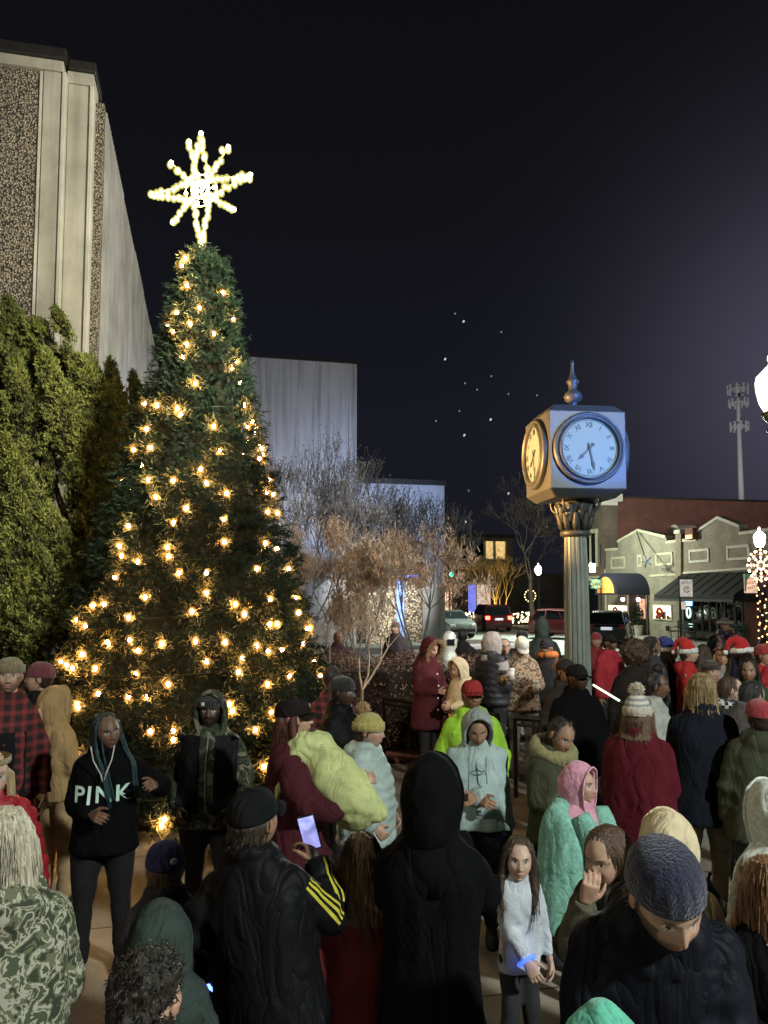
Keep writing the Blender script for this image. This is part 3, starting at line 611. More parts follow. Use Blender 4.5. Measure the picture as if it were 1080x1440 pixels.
fin = [(.09, 0), (.09, .04), (.055, .06), (.05, .16), (.065, .19), (.11, .24), (.125, .30), (.11, .36), (.065, .41), (.055, .46), (.06, .53), (.085, .58), (.085, .60), (.05, .66), (.03, .76), (.022, .90), (.03, .93), (.02, 1.0)]
t = MB(); t.lathe([(r * .78, zq + z * hF) for r, z in fin], 20); t.build('finial', M_ckm, ck, smooth=True)

# ------------------------------------------------------------------ lamps
def acorn_lamp(label, x, y, zg, s=1.0, globe=None, group=None, base=0.0):
    rt = thing('street_lamp', label, 'street lamp', (x, y, base), 0, group)
    h = zg - base
    t = MB(); t.lathe([(.17 * s, 0), (.17 * s, .5), (.11 * s, .6), (.075 * s, .8), (.06 * s, h - .62 * s), (.09 * s, h - .6 * s), (.06 * s, h - .5 * s), (.12 * s, h - .42 * s), (.15 * s, h - .36 * s), (.10 * s, h - .335 * s)], 16); t.build('post', M_black, rt, smooth=True)
    t = MB(); t.lathe([(.11 * s, h - .33 * s), (.165 * s, h - .22 * s), (.20 * s, h - .05 * s), (.205 * s, h + .06 * s), (.19 * s, h + .13 * s), (.12 * s, h + .2 * s), (.075 * s, h + .25 * s), (.03 * s, h + .28 * s)], 24); t.build('globe', globe or M_globe, rt, smooth=True)
    t = MB(); t.lathe([(.05 * s, h + .275 * s), (.03 * s, h + .31 * s), (.05 * s, h + .35 * s), (.045 * s, h + .4 * s), (.012 * s, h + .44 * s)], 12); t.build('finial', M_globe, rt, smooth=True)
    return rt
def plight(name, loc, power, color, radius=.2):
    l = bpy.data.lights.new(name, 'POINT'); l.energy = power; l.color = color; l.shadow_soft_size = radius
    o = bpy.data.objects.new(name, l); COL.objects.link(o); o.location = loc; return o
def slight(name, loc, target, power, color, ang, blend=.5, radius=.15):
    l = bpy.data.lights.new(name, 'SPOT'); l.energy = power; l.color = color; l.shadow_soft_size = radius; l.spot_size = R(ang); l.spot_blend = blend
    o = bpy.data.objects.new(name, l); COL.objects.link(o); o.location = loc
    o.rotation_euler = (Vector(target) - Vector(loc)).to_track_quat('-Z', 'Y').to_euler(); return o
p = at(1086, 543, 9.8); acorn_lamp('big frosted acorn lamp at the right edge, beside the clock', p.x, p.y, p.z, 1.0)
LAMP_NEAR = p.copy()
p = at(1068, 757, 29.0); LAMP_B = p.copy()
lb = acorn_lamp('glaring white lamp above the snowflake decoration, before the tan shop', p.x, p.y, p.z, 1.0, M_globefar)
p2 = at(757, 801, 48.0); p3 = at(765, 803, 48.6); LAMP_C = p2.copy()
acorn_lamp('small glaring twin lamp by the big bare tree, far end of the street', p2.x, p2.y, p2.z, .95, M_globefar)
# snowflake hung on the second lamp post, banner, lights wound round the post
c = at(1070, 795, 28.7)
sf = thing('snowflake_decoration', 'glowing orange-white snowflake decoration fixed to the right-hand lamp post', 'decoration', (c.x, c.y, c.z), GA)
t = MB(); tb = MB()
for k in range(8):
    q = k * math.pi / 4; d = np.array([math.cos(q), 0, math.sin(q)]); t.bar((0, 0, 0), d * .62, .018, 5)
    for r in (.16, .3, .44, .58): tb.ball(d * r, .042, 6, 5)
    for s_ in (-1, 1):
        e = np.array([math.cos(q + s_ * .35), 0, math.sin(q + s_ * .35)]) * .55; t.bar(d * .32, e, .014, 4); tb.ball(e, .042, 6, 5)
t.build('frame', M_white, sf); tb.build('bulb', mat('peach_bulb', (1, .8, .6), emit=(1, .52, .28), es=10), sf)
bp_ = thing('banner', 'dark banner hanging on the lamp post below the snowflake', 'banner', (LAMP_B.x, LAMP_B.y, 0), GA)
zb0, zb1 = at(1070, 842, 29).z, at(1070, 808, 29).z
t = MB(); t.box(-.13, .12, -.13, -.115, zb0, zb1); t.build('cloth', mat('banner_cloth', (.05, .03, .07), .8, var=.5, vscale=5), bp_)
t = MB(); t.bar((-.0, -.12, zb1), (0, 0, zb1), .015); t.bar((0, -.12, zb0), (0, 0, zb0), .015); t.build('bracket', M_black, bp_)
ls = thing('light_string', 'orange light string wound around the right-hand lamp post', 'string lights', (LAMP_B.x, LAMP_B.y, 0))
t = MB(); tb = MB(); pts = [(.15 * math.cos(q), .15 * math.sin(q), .3 + q / 62 * 2.6) for q in np.linspace(0, 62, 180)]; t.tube(pts, .008, 4); t.build('wire', M_black, ls)
for q in pts[::5]: tb.ball(q, .026, 5, 4)
o = tb.build('bulb', mat('amber_small_bulb', (1, .7, .4), emit=(1, .42, .14), es=9), ls); o['kind'] = 'stuff'

# traffic light, cell tower
p = at(634, 808, 52)
tl = thing('traffic_light', 'green traffic light on a dark pole at the end of the hall', 'traffic light', (p.x, p.y, 0), GA)
t = MB(); t.bar((0.0, .3, 0), (0, .3, p.z + .9), .08, 8); t.build('pole', M_black, tl)
t = MB(); t.box(-.2, .2, -.12, .15, p.z - .25, p.z + .95, .03); hd_ = t.build('housing', M_black, tl)
for i, (z, cc, e) in enumerate([(0, (.05, 1, .55), 9), (.36, (.2, .15, .02), 0), (.72, (.2, .02, .02), 0)]):
    t = MB(); t.ball((0, -.13, p.z + z), (.15, .05, .15), 12, 8); t.build('lens', mat('lens%d' % i, cc, emit=cc if e else None, es=e), hd_)
p = at(1043, 708, 200); pt_ = at(1040, 540, 200)
ctw = thing('cell_tower', 'tall grey mobile phone mast with antenna clusters above the red brick wall', 'mast', (p.x, p.y, 0))
M_mast = mat('mast_grey', (.55, .54, .54), .7, var=.1)
t = MB(); t.tube([(0, 0, 0), (0, 0, pt_.z)], [1.0, .45], 10); t.build('pole', M_mast, ctw)
for zpx, r, ln in ((548, 2.5, 2.6), (567, 2.3, 2.2), (600, 2.2, 2.4)):
    z = at(1040, zpx, 200).z; t = MB()
    t.tube([(r * math.cos(q), r * math.sin(q), z) for q in np.linspace(0, 2 * math.pi, 13)], .12, 5)
    for k in range(9):
        q = k * 2 * math.pi / 9 + zpx; t.box(r * math.cos(q) - .2, r * math.cos(q) + .2, r * math.sin(q) - .15, r * math.sin(q) + .15, z - ln / 2, z + ln / 2)
        t.bar((0, 0, z), (r * math.cos(q), r * math.sin(q), z), .07, 4)
    t.build('antenna_cluster', M_mast, ctw)
# ------------------------------------------------------------------ stars
M_starsky = mat('star_glow', (1, 1, 1), emit=(.9, .92, .85), es=.6); M_starsky2 = mat('star_glow_dim', (1, 1, 1), emit=(.8, .85, .95), es=.22)
for i, (px, py, b) in enumerate([(640, 441, 0), (652, 452, 1), (705, 467, 0), (626, 505, 1), (691, 529, 0), (654, 539, 0), (671, 548, 0), (715, 554, 0), (755, 556, 0), (646, 578, 0), (613, 592, 0), (690, 590, 1), (653, 612, 1), (659, 690, 0), (715, 694, 1), (655, 734, 1), (769, 741, 0)]):
    p = at(px, py, 500); t = MB(); t.ball((0, 0, 0), (.62, .3, .95) if b else (.5, .3, .7), 8, 6, Matrix.Rotation(.6, 3, 'Y'))
    o = t.build('star', M_starsky if b else M_starsky2, smooth=True, loc=p); tag(o, 'tiny faint star in the dark sky between the hall and the clock', 'star', 'stars between the hall and the clock')
# ================================================================== PLANTS
def tubes_arrays(segs, k=3):
    """segs: (n,8) array x0 y0 z0 r0 x1 y1 z1 r1 -> V, quads"""
    S = np.asarray(segs, float); n = len(S); P0, P1 = S[:, 0:3], S[:, 4:7]; D = P1 - P0; D /= np.linalg.norm(D, axis=1)[:, None] + 1e-9
    A = np.where(np.abs(D[:, 2:3]) < .9, np.array([[0, 0, 1.0]]), np.array([[1.0, 0, 0]])); U = np.cross(A, D); U /= np.linalg.norm(U, axis=1)[:, None]; W = np.cross(D, U)
    V = np.zeros((n, 2, k, 3))
    for j in range(k):
        a = 2 * math.pi * j / k; o = math.cos(a) * U + math.sin(a) * W
        V[:, 0, j] = P0 + o * S[:, 3:4]; V[:, 1, j] = P1 + o * S[:, 7:8]
    base = np.arange(n)[:, None] * 2 * k; Q = []
    for j in range(k):
        j2 = (j + 1) % k; Q.append(np.stack([base[:, 0] + j, base[:, 0] + j2, base[:, 0] + k + j2, base[:, 0] + k + j], 1))
    return V.reshape(-1, 3), np.concatenate(Q)
RMIN = 0.0
def grow(g, p, d, ln, r, depth, segs, tips, spread=.5, up=.15, ratio=.72, nb=(2, 3), wob=.12):
    p = np.array(p, float); d = np.array(d, float); n = 3
    for i in range(n):
        d = d + g.normal(size=3) * wob + np.array([0, 0, up * .4]); d /= np.linalg.norm(d)
        q = p + d * ln / n; r1 = r * (.88 if i < n - 1 else .8); segs.append([*p, max(r, RMIN), *q, max(r1, RMIN)]); p, r = q, r1
    if depth == 0: tips.append((p, d)); return
    for k in range(g.integers(nb[0], nb[1] + 1)):
        e = d + g.normal(size=3) * spread; e[2] += up; e /= np.linalg.norm(e)
        grow(g, p, e, ln * ratio * g.uniform(.75, 1.2), r * .72, depth - 1, segs, tips, spread, up, ratio, nb, wob)
def bare_tree(name, label, cat, loc, stems, h, r, depth, m, seed, spread=.5, up=.15, ratio=.72, nb=(2, 3), mtwig=None, group=None, lean=(0, 0)):
    g = np.random.default_rng(seed); rt = thing(name, label, cat, loc, 0, group); trunk, crown, tips = [], [], []
    for s in range(stems):
        a = 2 * math.pi * s / max(1, stems) + g.uniform(0, 1); o = .12 * min(1, stems - 1)
        d = np.array([math.cos(a) * .35 * (stems > 1) + lean[0], math.sin(a) * .35 * (stems > 1) + lean[1], 1.0]); d /= np.linalg.norm(d)
        p = np.array([o * math.cos(a), o * math.sin(a), -.05]); rr = r
        for i in range(4):
            d = d + g.normal(size=3) * .06; d /= np.linalg.norm(d); q = p + d * h * .25; trunk.append([*p, rr, *q, rr * .88]); p, rr = q, rr * .88
        for k in range(g.integers(nb[0], nb[1] + 1)):
            e = d + g.normal(size=3) * spread; e[2] += up; e /= np.linalg.norm(e); grow(g, p, e, h * .6, rr * .75, depth, crown, tips, spread, up, ratio, nb)
    V, Q = tubes_arrays(trunk, 6); link('trunk', mesh_arrays('trunk', V, Q, [m]), rt)
    V, Q = tubes_arrays(crown, 3); link('crown', mesh_arrays('crown', V, Q, [mtwig or m]), rt)
    return rt, tips
# ------------------------------------------------------------------ the decorated tree
TX, TY = at(277, 600, 9.0).x, 9.0
prof_px = [(356, 22), (368, 38), (380, 40), (430, 48), (480, 60), (540, 74), (600, 90), (700, 112), (800, 139), (900, 172), (1000, 194), (1100, 202), (1180, 205)]
TZ = np.array([at(277, y, 9.0).z for y, w in prof_px])[::-1]; TR = np.array([max(.06, w * 9.0 / F - (.075 if y < 620 else .03)) for y, w in prof_px])[::-1]
TZ[0] = .12
tcx = lambda z: np.interp(z, [0, 6.6], [-.04, .05])
xt = thing('christmas_tree', 'tall cone-shaped artificial fir wrapped in warm lights, centre-left of the square', 'tree', (TX, TY, 0))
g = np.random.default_rng(11)
t = MB(); t.lathe([(max(.02, r * .84 - .10), z) for z, r in zip(TZ, TR)], 40); t.build('dark_core', mat('fir_inner', (.003, .004, .002), .95), xt, smooth=True)  # solid near-black cone added inside the foliage to block light through it
t = MB(); t.cyl((0, 0), .12, -.02, .5); t.build('trunk', M_bark, xt)
def fir_tufts(n, nn, seed):
    g = np.random.default_rng(seed); zz = np.linspace(TZ[0], TZ[-1], 400); rr = np.interp(zz, TZ, TR); cdf = np.cumsum(rr + .12); cdf /= cdf[-1]
    z = np.interp(g.random(n), cdf, zz); th = g.random(n) * 2 * math.pi; lump = 1 + .05 * np.sin(th * 5 + z * 2.3) + .04 * np.sin(z * 9 + th * 2) + .045 * np.sin(th * 13 + z * 7) * np.sin(z * 13)
    r = np.interp(z, TZ, TR) * lump * (1 - .22 * g.random(n) ** 1.6) - .05
    C = np.stack([np.cos(th), np.sin(th), np.zeros(n)], 1)
    q_ = np.stack([np.cos(th) * r, np.sin(th) * r, z], 1); cl = vnoise(q_ * 3.4, 3) + .5 * vnoise(q_ * 8, 4); r = r + np.clip(cl, -.9, .7) * .085
    P = C * r[:, None]; P[:, 2] = z; P[:, 0] += tcx(z)
    D = C + np.stack([g.normal(size=n) * .55, g.normal(size=n) * .55, g.normal(size=n) * .45 + .10], 1); D /= np.linalg.norm(D, axis=1)[:, None]
    Lt = g.uniform(.13, .22, n) * np.where(z > 6, .8, 1)
    # needles around each twig
    N = n * nn; tt = g.random((n, nn)); base = P[:, None] + D[:, None] * (tt * Lt[:, None])[:, :, None]
    rnd = g.normal(size=(n, nn, 3)); rnd -= D[:, None] * (rnd * D[:, None]).sum(2)[:, :, None]; rnd /= np.linalg.norm(rnd, axis=2)[:, :, None]
    nd = rnd * .8 + D[:, None] * .75; nd /= np.linalg.norm(nd, axis=2)[:, :, None]; ln = g.uniform(.035, .065, (n, nn, 1))
    sd = np.cross(nd, rnd + .3); sd /= np.linalg.norm(sd, axis=2)[:, :, None] + 1e-9; w = .0042
    V = np.stack([base - sd * w, base + sd * w, base + nd * ln + sd * w * .5, base + nd * ln - sd * w * .5], 2).reshape(-1, 3)
    return V, np.arange(4 * N).reshape(N, 4)
V, Q = fir_tufts(8600, 32, 5)
link('branches', mesh_arrays('branches', V, Q, [mat('fir_needle', (0.0095, 0.021, 0.013), .7, var=.6, vscale=2.6, rpi=.5, spec=.2)], smooth=False), xt)
# bulbs: on the cone where the photo shows them
bulb_px = """262 364 258 374 312 412 264 402 281 433 326 448 250 440 246 466 268 456 263 485 258 502 300 470 232 460 325 518 330 508
222 570 250 575 255 583 205 568 222 572 208 604 190 633 213 630 342 570 346 600 353 593 358 600 308 634 363 645 378 632 370 640 282 660 290 680 318 694
168 678 210 675 244 676 379 675 374 692 387 696 182 740 262 715 245 735 375 720 393 722 314 730 170 768 172 782 195 790 236 770 238 782 163 812
315 762 372 764 290 806 290 834 252 806 133 852 148 850 110 872 122 880 343 864 379 843 378 878 388 878 418 862 430 884 442 884 182 868
152 902 154 906 183 900 195 915 228 905 275 902 316 903 360 908 376 916 395 913 340 926 290 930 96 935 104 940 118 920 136 940 88 930
192 948 237 962 335 945 405 950 375 962 140 975 182 980 208 980 110 990 322 990 326 1000 112 995 380 1002 392 1012 358 1026 212 1028 244 1028 244 1040
88 1000 330 850 360 800 404 800 415 840 425 905 440 930 448 950 110 1062 88 1170 95 1148 228 1160 232 1152 370 1078 385 1148 300 1040 150 1020 270 860 205 840 220 700 300 600 275 540"""
nums = [float(x) for x in bulb_px.split()]; pairs = list(zip(nums[::2], nums[1::2]))
def cone_hit(px, py):
    r = ray(px, py); best = None
    for d in np.linspace(6.6, 9.0, 260):
        t_ = d / r.y; x, z = r.x * t_, CH + r.z * t_
        if z < .05: continue
        rr = np.interp(z, TZ, TR) * .99; dx = x - TX - tcx(z); dy = d - TY
        if dx * dx + dy * dy <= rr * rr: return np.array([dx + tcx(z), dy, z]), rr
    # silhouette bulb: nearest point at the axis plane
    t_ = 9.0 / r.y; x, z = r.x * t_, CH + r.z * t_; z = max(z, .2); rr = np.interp(z, TZ, TR); s_ = 1 if x > TX else -1
    return np.array([s_ * rr + tcx(z), -.05, z]), rr
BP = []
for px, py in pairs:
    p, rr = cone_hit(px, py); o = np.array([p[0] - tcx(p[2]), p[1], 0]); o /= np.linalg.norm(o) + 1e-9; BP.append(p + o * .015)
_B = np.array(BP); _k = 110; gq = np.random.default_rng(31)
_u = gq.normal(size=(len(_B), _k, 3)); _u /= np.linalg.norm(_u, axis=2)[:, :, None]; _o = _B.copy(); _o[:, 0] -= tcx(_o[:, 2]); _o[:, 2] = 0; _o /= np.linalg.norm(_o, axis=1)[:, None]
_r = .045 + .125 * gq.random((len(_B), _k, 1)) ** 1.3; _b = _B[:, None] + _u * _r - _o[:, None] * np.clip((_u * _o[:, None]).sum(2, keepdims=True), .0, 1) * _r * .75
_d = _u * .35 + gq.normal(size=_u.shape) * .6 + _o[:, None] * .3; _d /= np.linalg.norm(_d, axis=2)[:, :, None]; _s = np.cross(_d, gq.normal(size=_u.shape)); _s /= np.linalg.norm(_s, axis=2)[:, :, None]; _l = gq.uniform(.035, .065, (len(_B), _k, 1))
_V = np.stack([_b - _s * .0042, _b + _s * .0042, _b + _d * _l + _s * .002, _b + _d * _l - _s * .002], 2).reshape(-1, 3); link('branches', mesh_arrays('branches', _V, np.arange(len(_V)).reshape(-1, 4), [mat('fir_needle_halo', (.17, .155, .06), .5, var=.4, rpi=.5)], smooth=False), xt)  # lighter golden needles round each bulb, the lit halo put into their colour
gb = np.random.default_rng(3)
for k in range(46):                                              # the far side of the tree
    z = gb.uniform(.3, 5.8); th = gb.uniform(.15, math.pi - .15); rr = np.interp(z, TZ, TR); BP.append(np.array([rr * math.cos(th) + tcx(z), rr * math.sin(th), z]))
st = thing('light_string', 'warm white light string wound around the tall fir', 'string lights', (TX, TY, 0))
t = MB(); zs_ = np.linspace(.3, 6.0, 700); thw = zs_ * 11
t.tube(np.stack([(np.interp(zs_, TZ, TR) - .06) * np.cos(thw) + tcx(zs_), (np.interp(zs_, TZ, TR) - .06) * np.sin(thw), zs_], 1), .005, 4); t.build('wire', mat('green_wire', (.01, .02, .01), .6), st)
bm = MB(); bm.ball((0, 0, 0), (.019, .019, .024), 6, 5); bm.mi = 1; bm.ball((0, 0, 0), (.044, .044, .05), 12, 8); bme = mesh_arrays('bulb', bm.arr(), bm.Fs, [M_bulbw, M_bulbhalo], bm.M)
for i, p in enumerate(BP[:100]): link('bulb', bme, st, p)
t = MB()
for p in BP[100:]: t.mi = 0; t.ball(p, (.019, .019, .024), 6, 5); t.mi = 1; t.ball(p, (.044, .044, .05), 12, 8)
o = t.build('bulb', [M_bulbw, M_bulbhalo], st, smooth=True); o['kind'] = 'stuff'
# ------------------------------------------------------------------ star on top
SP = at(283, 268, 9.0); SPX = 9.0 / F
star = thing('tree_star', 'bright eight-pointed star of bulbs on the tip of the tall fir', 'star topper', (SP.x, SP.y, SP.z), R(-8))
sp_px = [((281, 181), 9, 1), ((285, 352), 9, 1), ((207, 268), 7, 1), ((357, 250), 7, 1), ((263, 192), 3, 0), ((323, 205), 3, 0), ((236, 222), 3, 0), ((240, 313), 3, 0), ((333, 300), 3, 0)]
tf = MB(); tb = MB(); g = np.random.default_rng(9)
for (tx, ty), w, long_ in sp_px:
    tip = np.array([(tx - 283) * SPX, 0, (268 - ty) * SPX]); L_ = np.linalg.norm(tip); d = tip / L_; n_ = np.array([-d[2], 0, d[0]])
    for s_ in ((-1, 1) if long_ else (0,)):
        b = n_ * s_ * .11 + d * .08; tf.bar(b, tip, .009, 5); nb_ = int(L_ / .070)
        for k in range(nb_):
            f_ = (k + .6) / nb_; q = b + (tip - b) * f_ + np.array([0, g.uniform(-.03, .0), -.02]); jj = g.normal(size=3) * np.array([.009, .02, .009]); q = q + jj; rs_ = g.uniform(.65, 1.05); tb.mi = 0; tb.ball(q, (.024 * rs_, .024 * rs_, .034 * rs_), 7, 6); tb.mi = 1; tb.ball(q, (.042, .042, .052), 9, 7)
    tb.mi = 0; tb.ball(tip, .03, 6, 5)
tf.tube([(.2 * math.cos(q), 0, .2 * math.sin(q)) for q in np.linspace(0, 2 * math.pi, 25)], .009, 5)
for q in np.linspace(0, 2 * math.pi, 12): tb.ball((.18 * math.cos(q), -.05, .18 * math.sin(q)), .024, 6, 5)
for q in np.linspace(0, 2 * math.pi, 7): tb.ball((.045 * math.cos(q), -.06, .045 * math.sin(q)), .024, 6, 5)
for q in np.linspace(0, 2 * math.pi, 15): tb.ball((.1 * math.cos(q), -.03, .1 * math.sin(q)), .024, 6, 5)
tf.bar((0, .02, -.72), (.02, .02, -1.0), .02)
fr = tf.build('frame', mat('star_frame', (.75, .72, .5), .5), star); o = tb.build('bulb', [M_bulbs, M_starhalo], star, smooth=True); o['kind'] = 'stuff'
# ------------------------------------------------------------------ junipers
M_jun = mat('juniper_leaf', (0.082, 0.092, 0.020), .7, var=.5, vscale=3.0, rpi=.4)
def flame(g, tip, axis, L_, rad, n):
    """sprays of scale-leaf on a twisted flame-shaped clump: returns quads"""
    ax = np.array(axis, float); ax /= np.linalg.norm(ax); u, v, _ = orth(ax); tip = np.array(tip)
    f = g.random(n) ** .8; prof = rad * np.sin(np.pi * np.clip(f * .86 + .10, 0, 1)) ** .8 * (f ** .35)
    a = g.random(n) * 2 * math.pi; h_ = g.uniform(0, 6); lump = 1 + .30 * np.sin(3 * a + 11 * f + h_) + .24 * np.sin(5 * a - 21 * f + h_) + .12 * np.sin(9 * a + 40 * f); pr = prof * lump * (1 - .35 * g.random(n) ** 2)
    rad_d = np.cos(a)[:, None] * u + np.sin(a)[:, None] * v
    P = tip - ax * (f * L_)[:, None] + rad_d * pr[:, None]
    D = ax * 1.15 + rad_d * .6 + g.normal(size=(n, 3)) * .25; D /= np.linalg.norm(D, axis=1)[:, None]
    gp = vnoise(P * 2.4, 17) + .55 * vnoise(P * 6.5, 18); kp = gp > -.62 + .22 * (f > .8); return P[kp], D[kp]
def spray_quads(g, P, D, k=9, ln=.052, w=.0065):
    n = len(P); off = g.normal(size=(n, k, 3)); d = D[:, None] + off * .55; d /= np.linalg.norm(d, axis=2)[:, :, None]
    s = np.cross(d, g.normal(size=(n, k, 3))); s /= np.linalg.norm(s, axis=2)[:, :, None] + 1e-9
    l = ln * g.uniform(.6, 1.3, (n, k, 1)); b = P[:, None] + g.normal(size=(n, k, 3)) * .014
    V = np.stack([b - s * w * .6, b + s * w * .6, b + d * l * .6 + s * w, b + d * l, b + d * l * .6 - s * w], 2).reshape(-1, 3)
    return V, np.arange(5 * n * k).reshape(n * k, 5)
def juniper(label, clumps, depth, base, seed, dens=1.0):
    g = np.random.default_rng(seed); rt = thing('juniper_tree', label, 'tree', base); B = np.array(base); Ps, Ds, Pi, Di = [], [], [], []
    segs = []; core = MB()
    for (px, py, L_, rad, lx, dd) in clumps:
        rad *= .60
        tip = np.array(at(px, py, depth + dd)) - B; ax = np.array([lx, g.uniform(-.12, .05), 1.0]); ax /= np.linalg.norm(ax)
        P, D = flame(g, tip, ax, L_, rad, int(1250 * L_ * rad / .35 * dens)); Ps.append(P); Ds.append(D)
        low = tip - ax * L_; P2, D2 = flame(g, tip - ax * L_ * .12, ax, L_ * .86, rad * .62, int(700 * L_ * rad / .35)); Pi.append(P2); Di.append(D2); mid = tip - ax * L_ * .45
        M3 = np.stack(orth(ax), 1); pass
        segs.append([0 + g.normal() * .1, g.normal() * .1 + .3, max(.2, low[2] * .45), .07, *low, .03]); segs.append([*low, .03, *mid, .012])
    Ps, Ds = np.concatenate(Ps), np.concatenate(Ds); V, Q = spray_quads(g, Ps, Ds)
    link('crown', mesh_arrays('crown', V, Q, [M_jun], smooth=False), rt)
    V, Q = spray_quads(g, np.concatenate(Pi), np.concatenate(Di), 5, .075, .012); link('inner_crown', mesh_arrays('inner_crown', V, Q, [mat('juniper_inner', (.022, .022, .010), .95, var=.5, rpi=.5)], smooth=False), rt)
    segs.append([0, .3, -.05, .16, .05, .3, 1.6, .12]); V, Q = tubes_arrays(segs, 6); link('trunk', mesh_arrays('trunk', V, Q, [M_bark]), rt)
    return rt
b1 = at(105, 900, 10.6)
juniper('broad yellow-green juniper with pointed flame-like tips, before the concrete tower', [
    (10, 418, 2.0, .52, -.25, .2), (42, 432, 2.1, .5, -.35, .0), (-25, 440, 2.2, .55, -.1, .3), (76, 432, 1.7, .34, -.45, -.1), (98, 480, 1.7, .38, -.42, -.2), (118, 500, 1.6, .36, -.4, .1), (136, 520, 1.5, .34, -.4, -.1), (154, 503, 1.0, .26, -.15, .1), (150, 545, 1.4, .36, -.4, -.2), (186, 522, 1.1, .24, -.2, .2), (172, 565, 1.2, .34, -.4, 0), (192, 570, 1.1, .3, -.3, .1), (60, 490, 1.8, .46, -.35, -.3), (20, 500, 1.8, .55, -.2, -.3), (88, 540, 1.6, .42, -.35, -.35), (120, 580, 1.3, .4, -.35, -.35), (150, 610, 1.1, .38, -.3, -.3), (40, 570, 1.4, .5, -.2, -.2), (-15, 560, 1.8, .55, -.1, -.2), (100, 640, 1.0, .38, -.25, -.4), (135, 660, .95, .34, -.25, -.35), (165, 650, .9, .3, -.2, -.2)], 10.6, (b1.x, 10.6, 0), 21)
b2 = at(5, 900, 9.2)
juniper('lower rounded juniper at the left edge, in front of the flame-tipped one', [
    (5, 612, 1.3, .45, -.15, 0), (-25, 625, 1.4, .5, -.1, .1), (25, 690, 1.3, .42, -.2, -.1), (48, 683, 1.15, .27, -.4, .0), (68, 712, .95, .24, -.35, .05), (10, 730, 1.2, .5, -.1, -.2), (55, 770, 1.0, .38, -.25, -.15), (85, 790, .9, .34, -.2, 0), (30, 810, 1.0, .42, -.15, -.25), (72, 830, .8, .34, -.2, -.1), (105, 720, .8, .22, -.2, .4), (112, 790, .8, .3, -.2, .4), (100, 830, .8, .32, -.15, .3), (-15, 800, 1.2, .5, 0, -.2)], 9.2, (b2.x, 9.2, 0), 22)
# ------------------------------------------------------------------ hedge, pod tree, bushes
p = at(552, 1000, 12.2)
hd = thing('hedge', 'clipped purple-brown hedge under the pod-covered small tree', 'hedge', (p.x, 12.2, 0))
zt_h = at(552, 928, 12.0).z
V, Q = leaf_cloud(34000, (0, 0, zt_h / 2 + .08), (1.55, .75, zt_h / 2 - .02), .021, 5, 'box')
V[:, 2] += .05 * np.sin(V[:, 0] * 5); link('foliage', mesh_arrays('foliage', V, Q, [mat('hedge_leaf', (.16, .095, .07), .7, var=.4, rpi=.5)], smooth=False), hd)
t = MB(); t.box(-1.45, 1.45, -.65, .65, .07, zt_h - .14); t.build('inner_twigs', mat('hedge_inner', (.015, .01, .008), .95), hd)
p = at(505, 985, 11.2)
M_pod = mat('pod_twig', (.40, .31, .23), .85, var=.3, rpi=.3)
rt, tips = bare_tree('small_tree', 'small tree thick with dry tan seed pods, between the fir and the parka', 'tree', (p.x, 11.6, 0), 3, 1.15, .045, 5, mat('pale_bark', (.26, .19, .12), .9, var=.3), 4, .50, .22, .74, (2, 3), M_pod)
g = np.random.default_rng(8); T = np.array([q[0] for q in tips]); Pp = (T[:, None] + g.normal(size=(len(T), 22, 3)) * np.array([.055, .055, .10])).reshape(-1, 3); Dp = np.tile(np.array([[0, 0, 1.0]]), (len(Pp), 1))
V, Q = spray_quads(g, Pp, Dp, 2, .085, .0048); link('seed_pods', mesh_arrays('seed_pods', V, Q, [M_pod], smooth=False), rt)
RMIN = .007
M_grey = mat('grey_twig', (.085, .082, .085), .9, var=.3)
for i, (px, pb, dp, lab, sd, hh) in enumerate([(420, 900, 24, 'tall grey bare bush beside the fir, before the stained wall', 31, 2.6), (500, 900, 25, 'grey bare bush in the middle, before the corner of the tall block', 32, 2.2), (585, 900, 26, 'grey bare bush before the low blue wing', 33, 2.0), (455, 900, 19, 'dim leafless bush low behind the small pod tree', 34, 1.7)]):
    p = at(px, 880, dp); rt, tips = bare_tree('bare_bush', lab, 'bush', (p.x, dp, 0), 4, hh, .05, 4, M_grey, sd, .42, .3, .74, (2, 4), M_grey, 'bare bushes before the hall')
    T = np.array([q[0] for q in tips]); g = np.random.default_rng(sd); Pp = (T[:, None] + g.normal(size=(len(T), 1, 3)) * .05).reshape(-1, 3)
    V, Q = spray_quads(g, Pp, np.tile(np.array([[0, 0, 1.0]]), (len(Pp), 1)), 2, .07, .012); link('foliage', mesh_arrays('foliage', V, Q, [mat('dry_leaf', (.10, .098, .095), .9, var=.3, rpi=.4)], smooth=False), rt)
RMIN = .012
p = at(700, 860, 60)
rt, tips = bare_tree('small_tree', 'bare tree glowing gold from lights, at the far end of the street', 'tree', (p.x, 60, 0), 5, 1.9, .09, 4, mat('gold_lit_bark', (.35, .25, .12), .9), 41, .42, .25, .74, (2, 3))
LIT_TREE = p.copy()
p = at(748, 870, 53)
bare_tree('bare_tree', 'big leafless tree with spreading limbs behind the clock column', 'tree', (p.x, 53, 0), 1, 3.2, .24, 5, mat('grey_bark', (.20, .17, .13), .9), 43, .46, .12, .8, (2, 4))
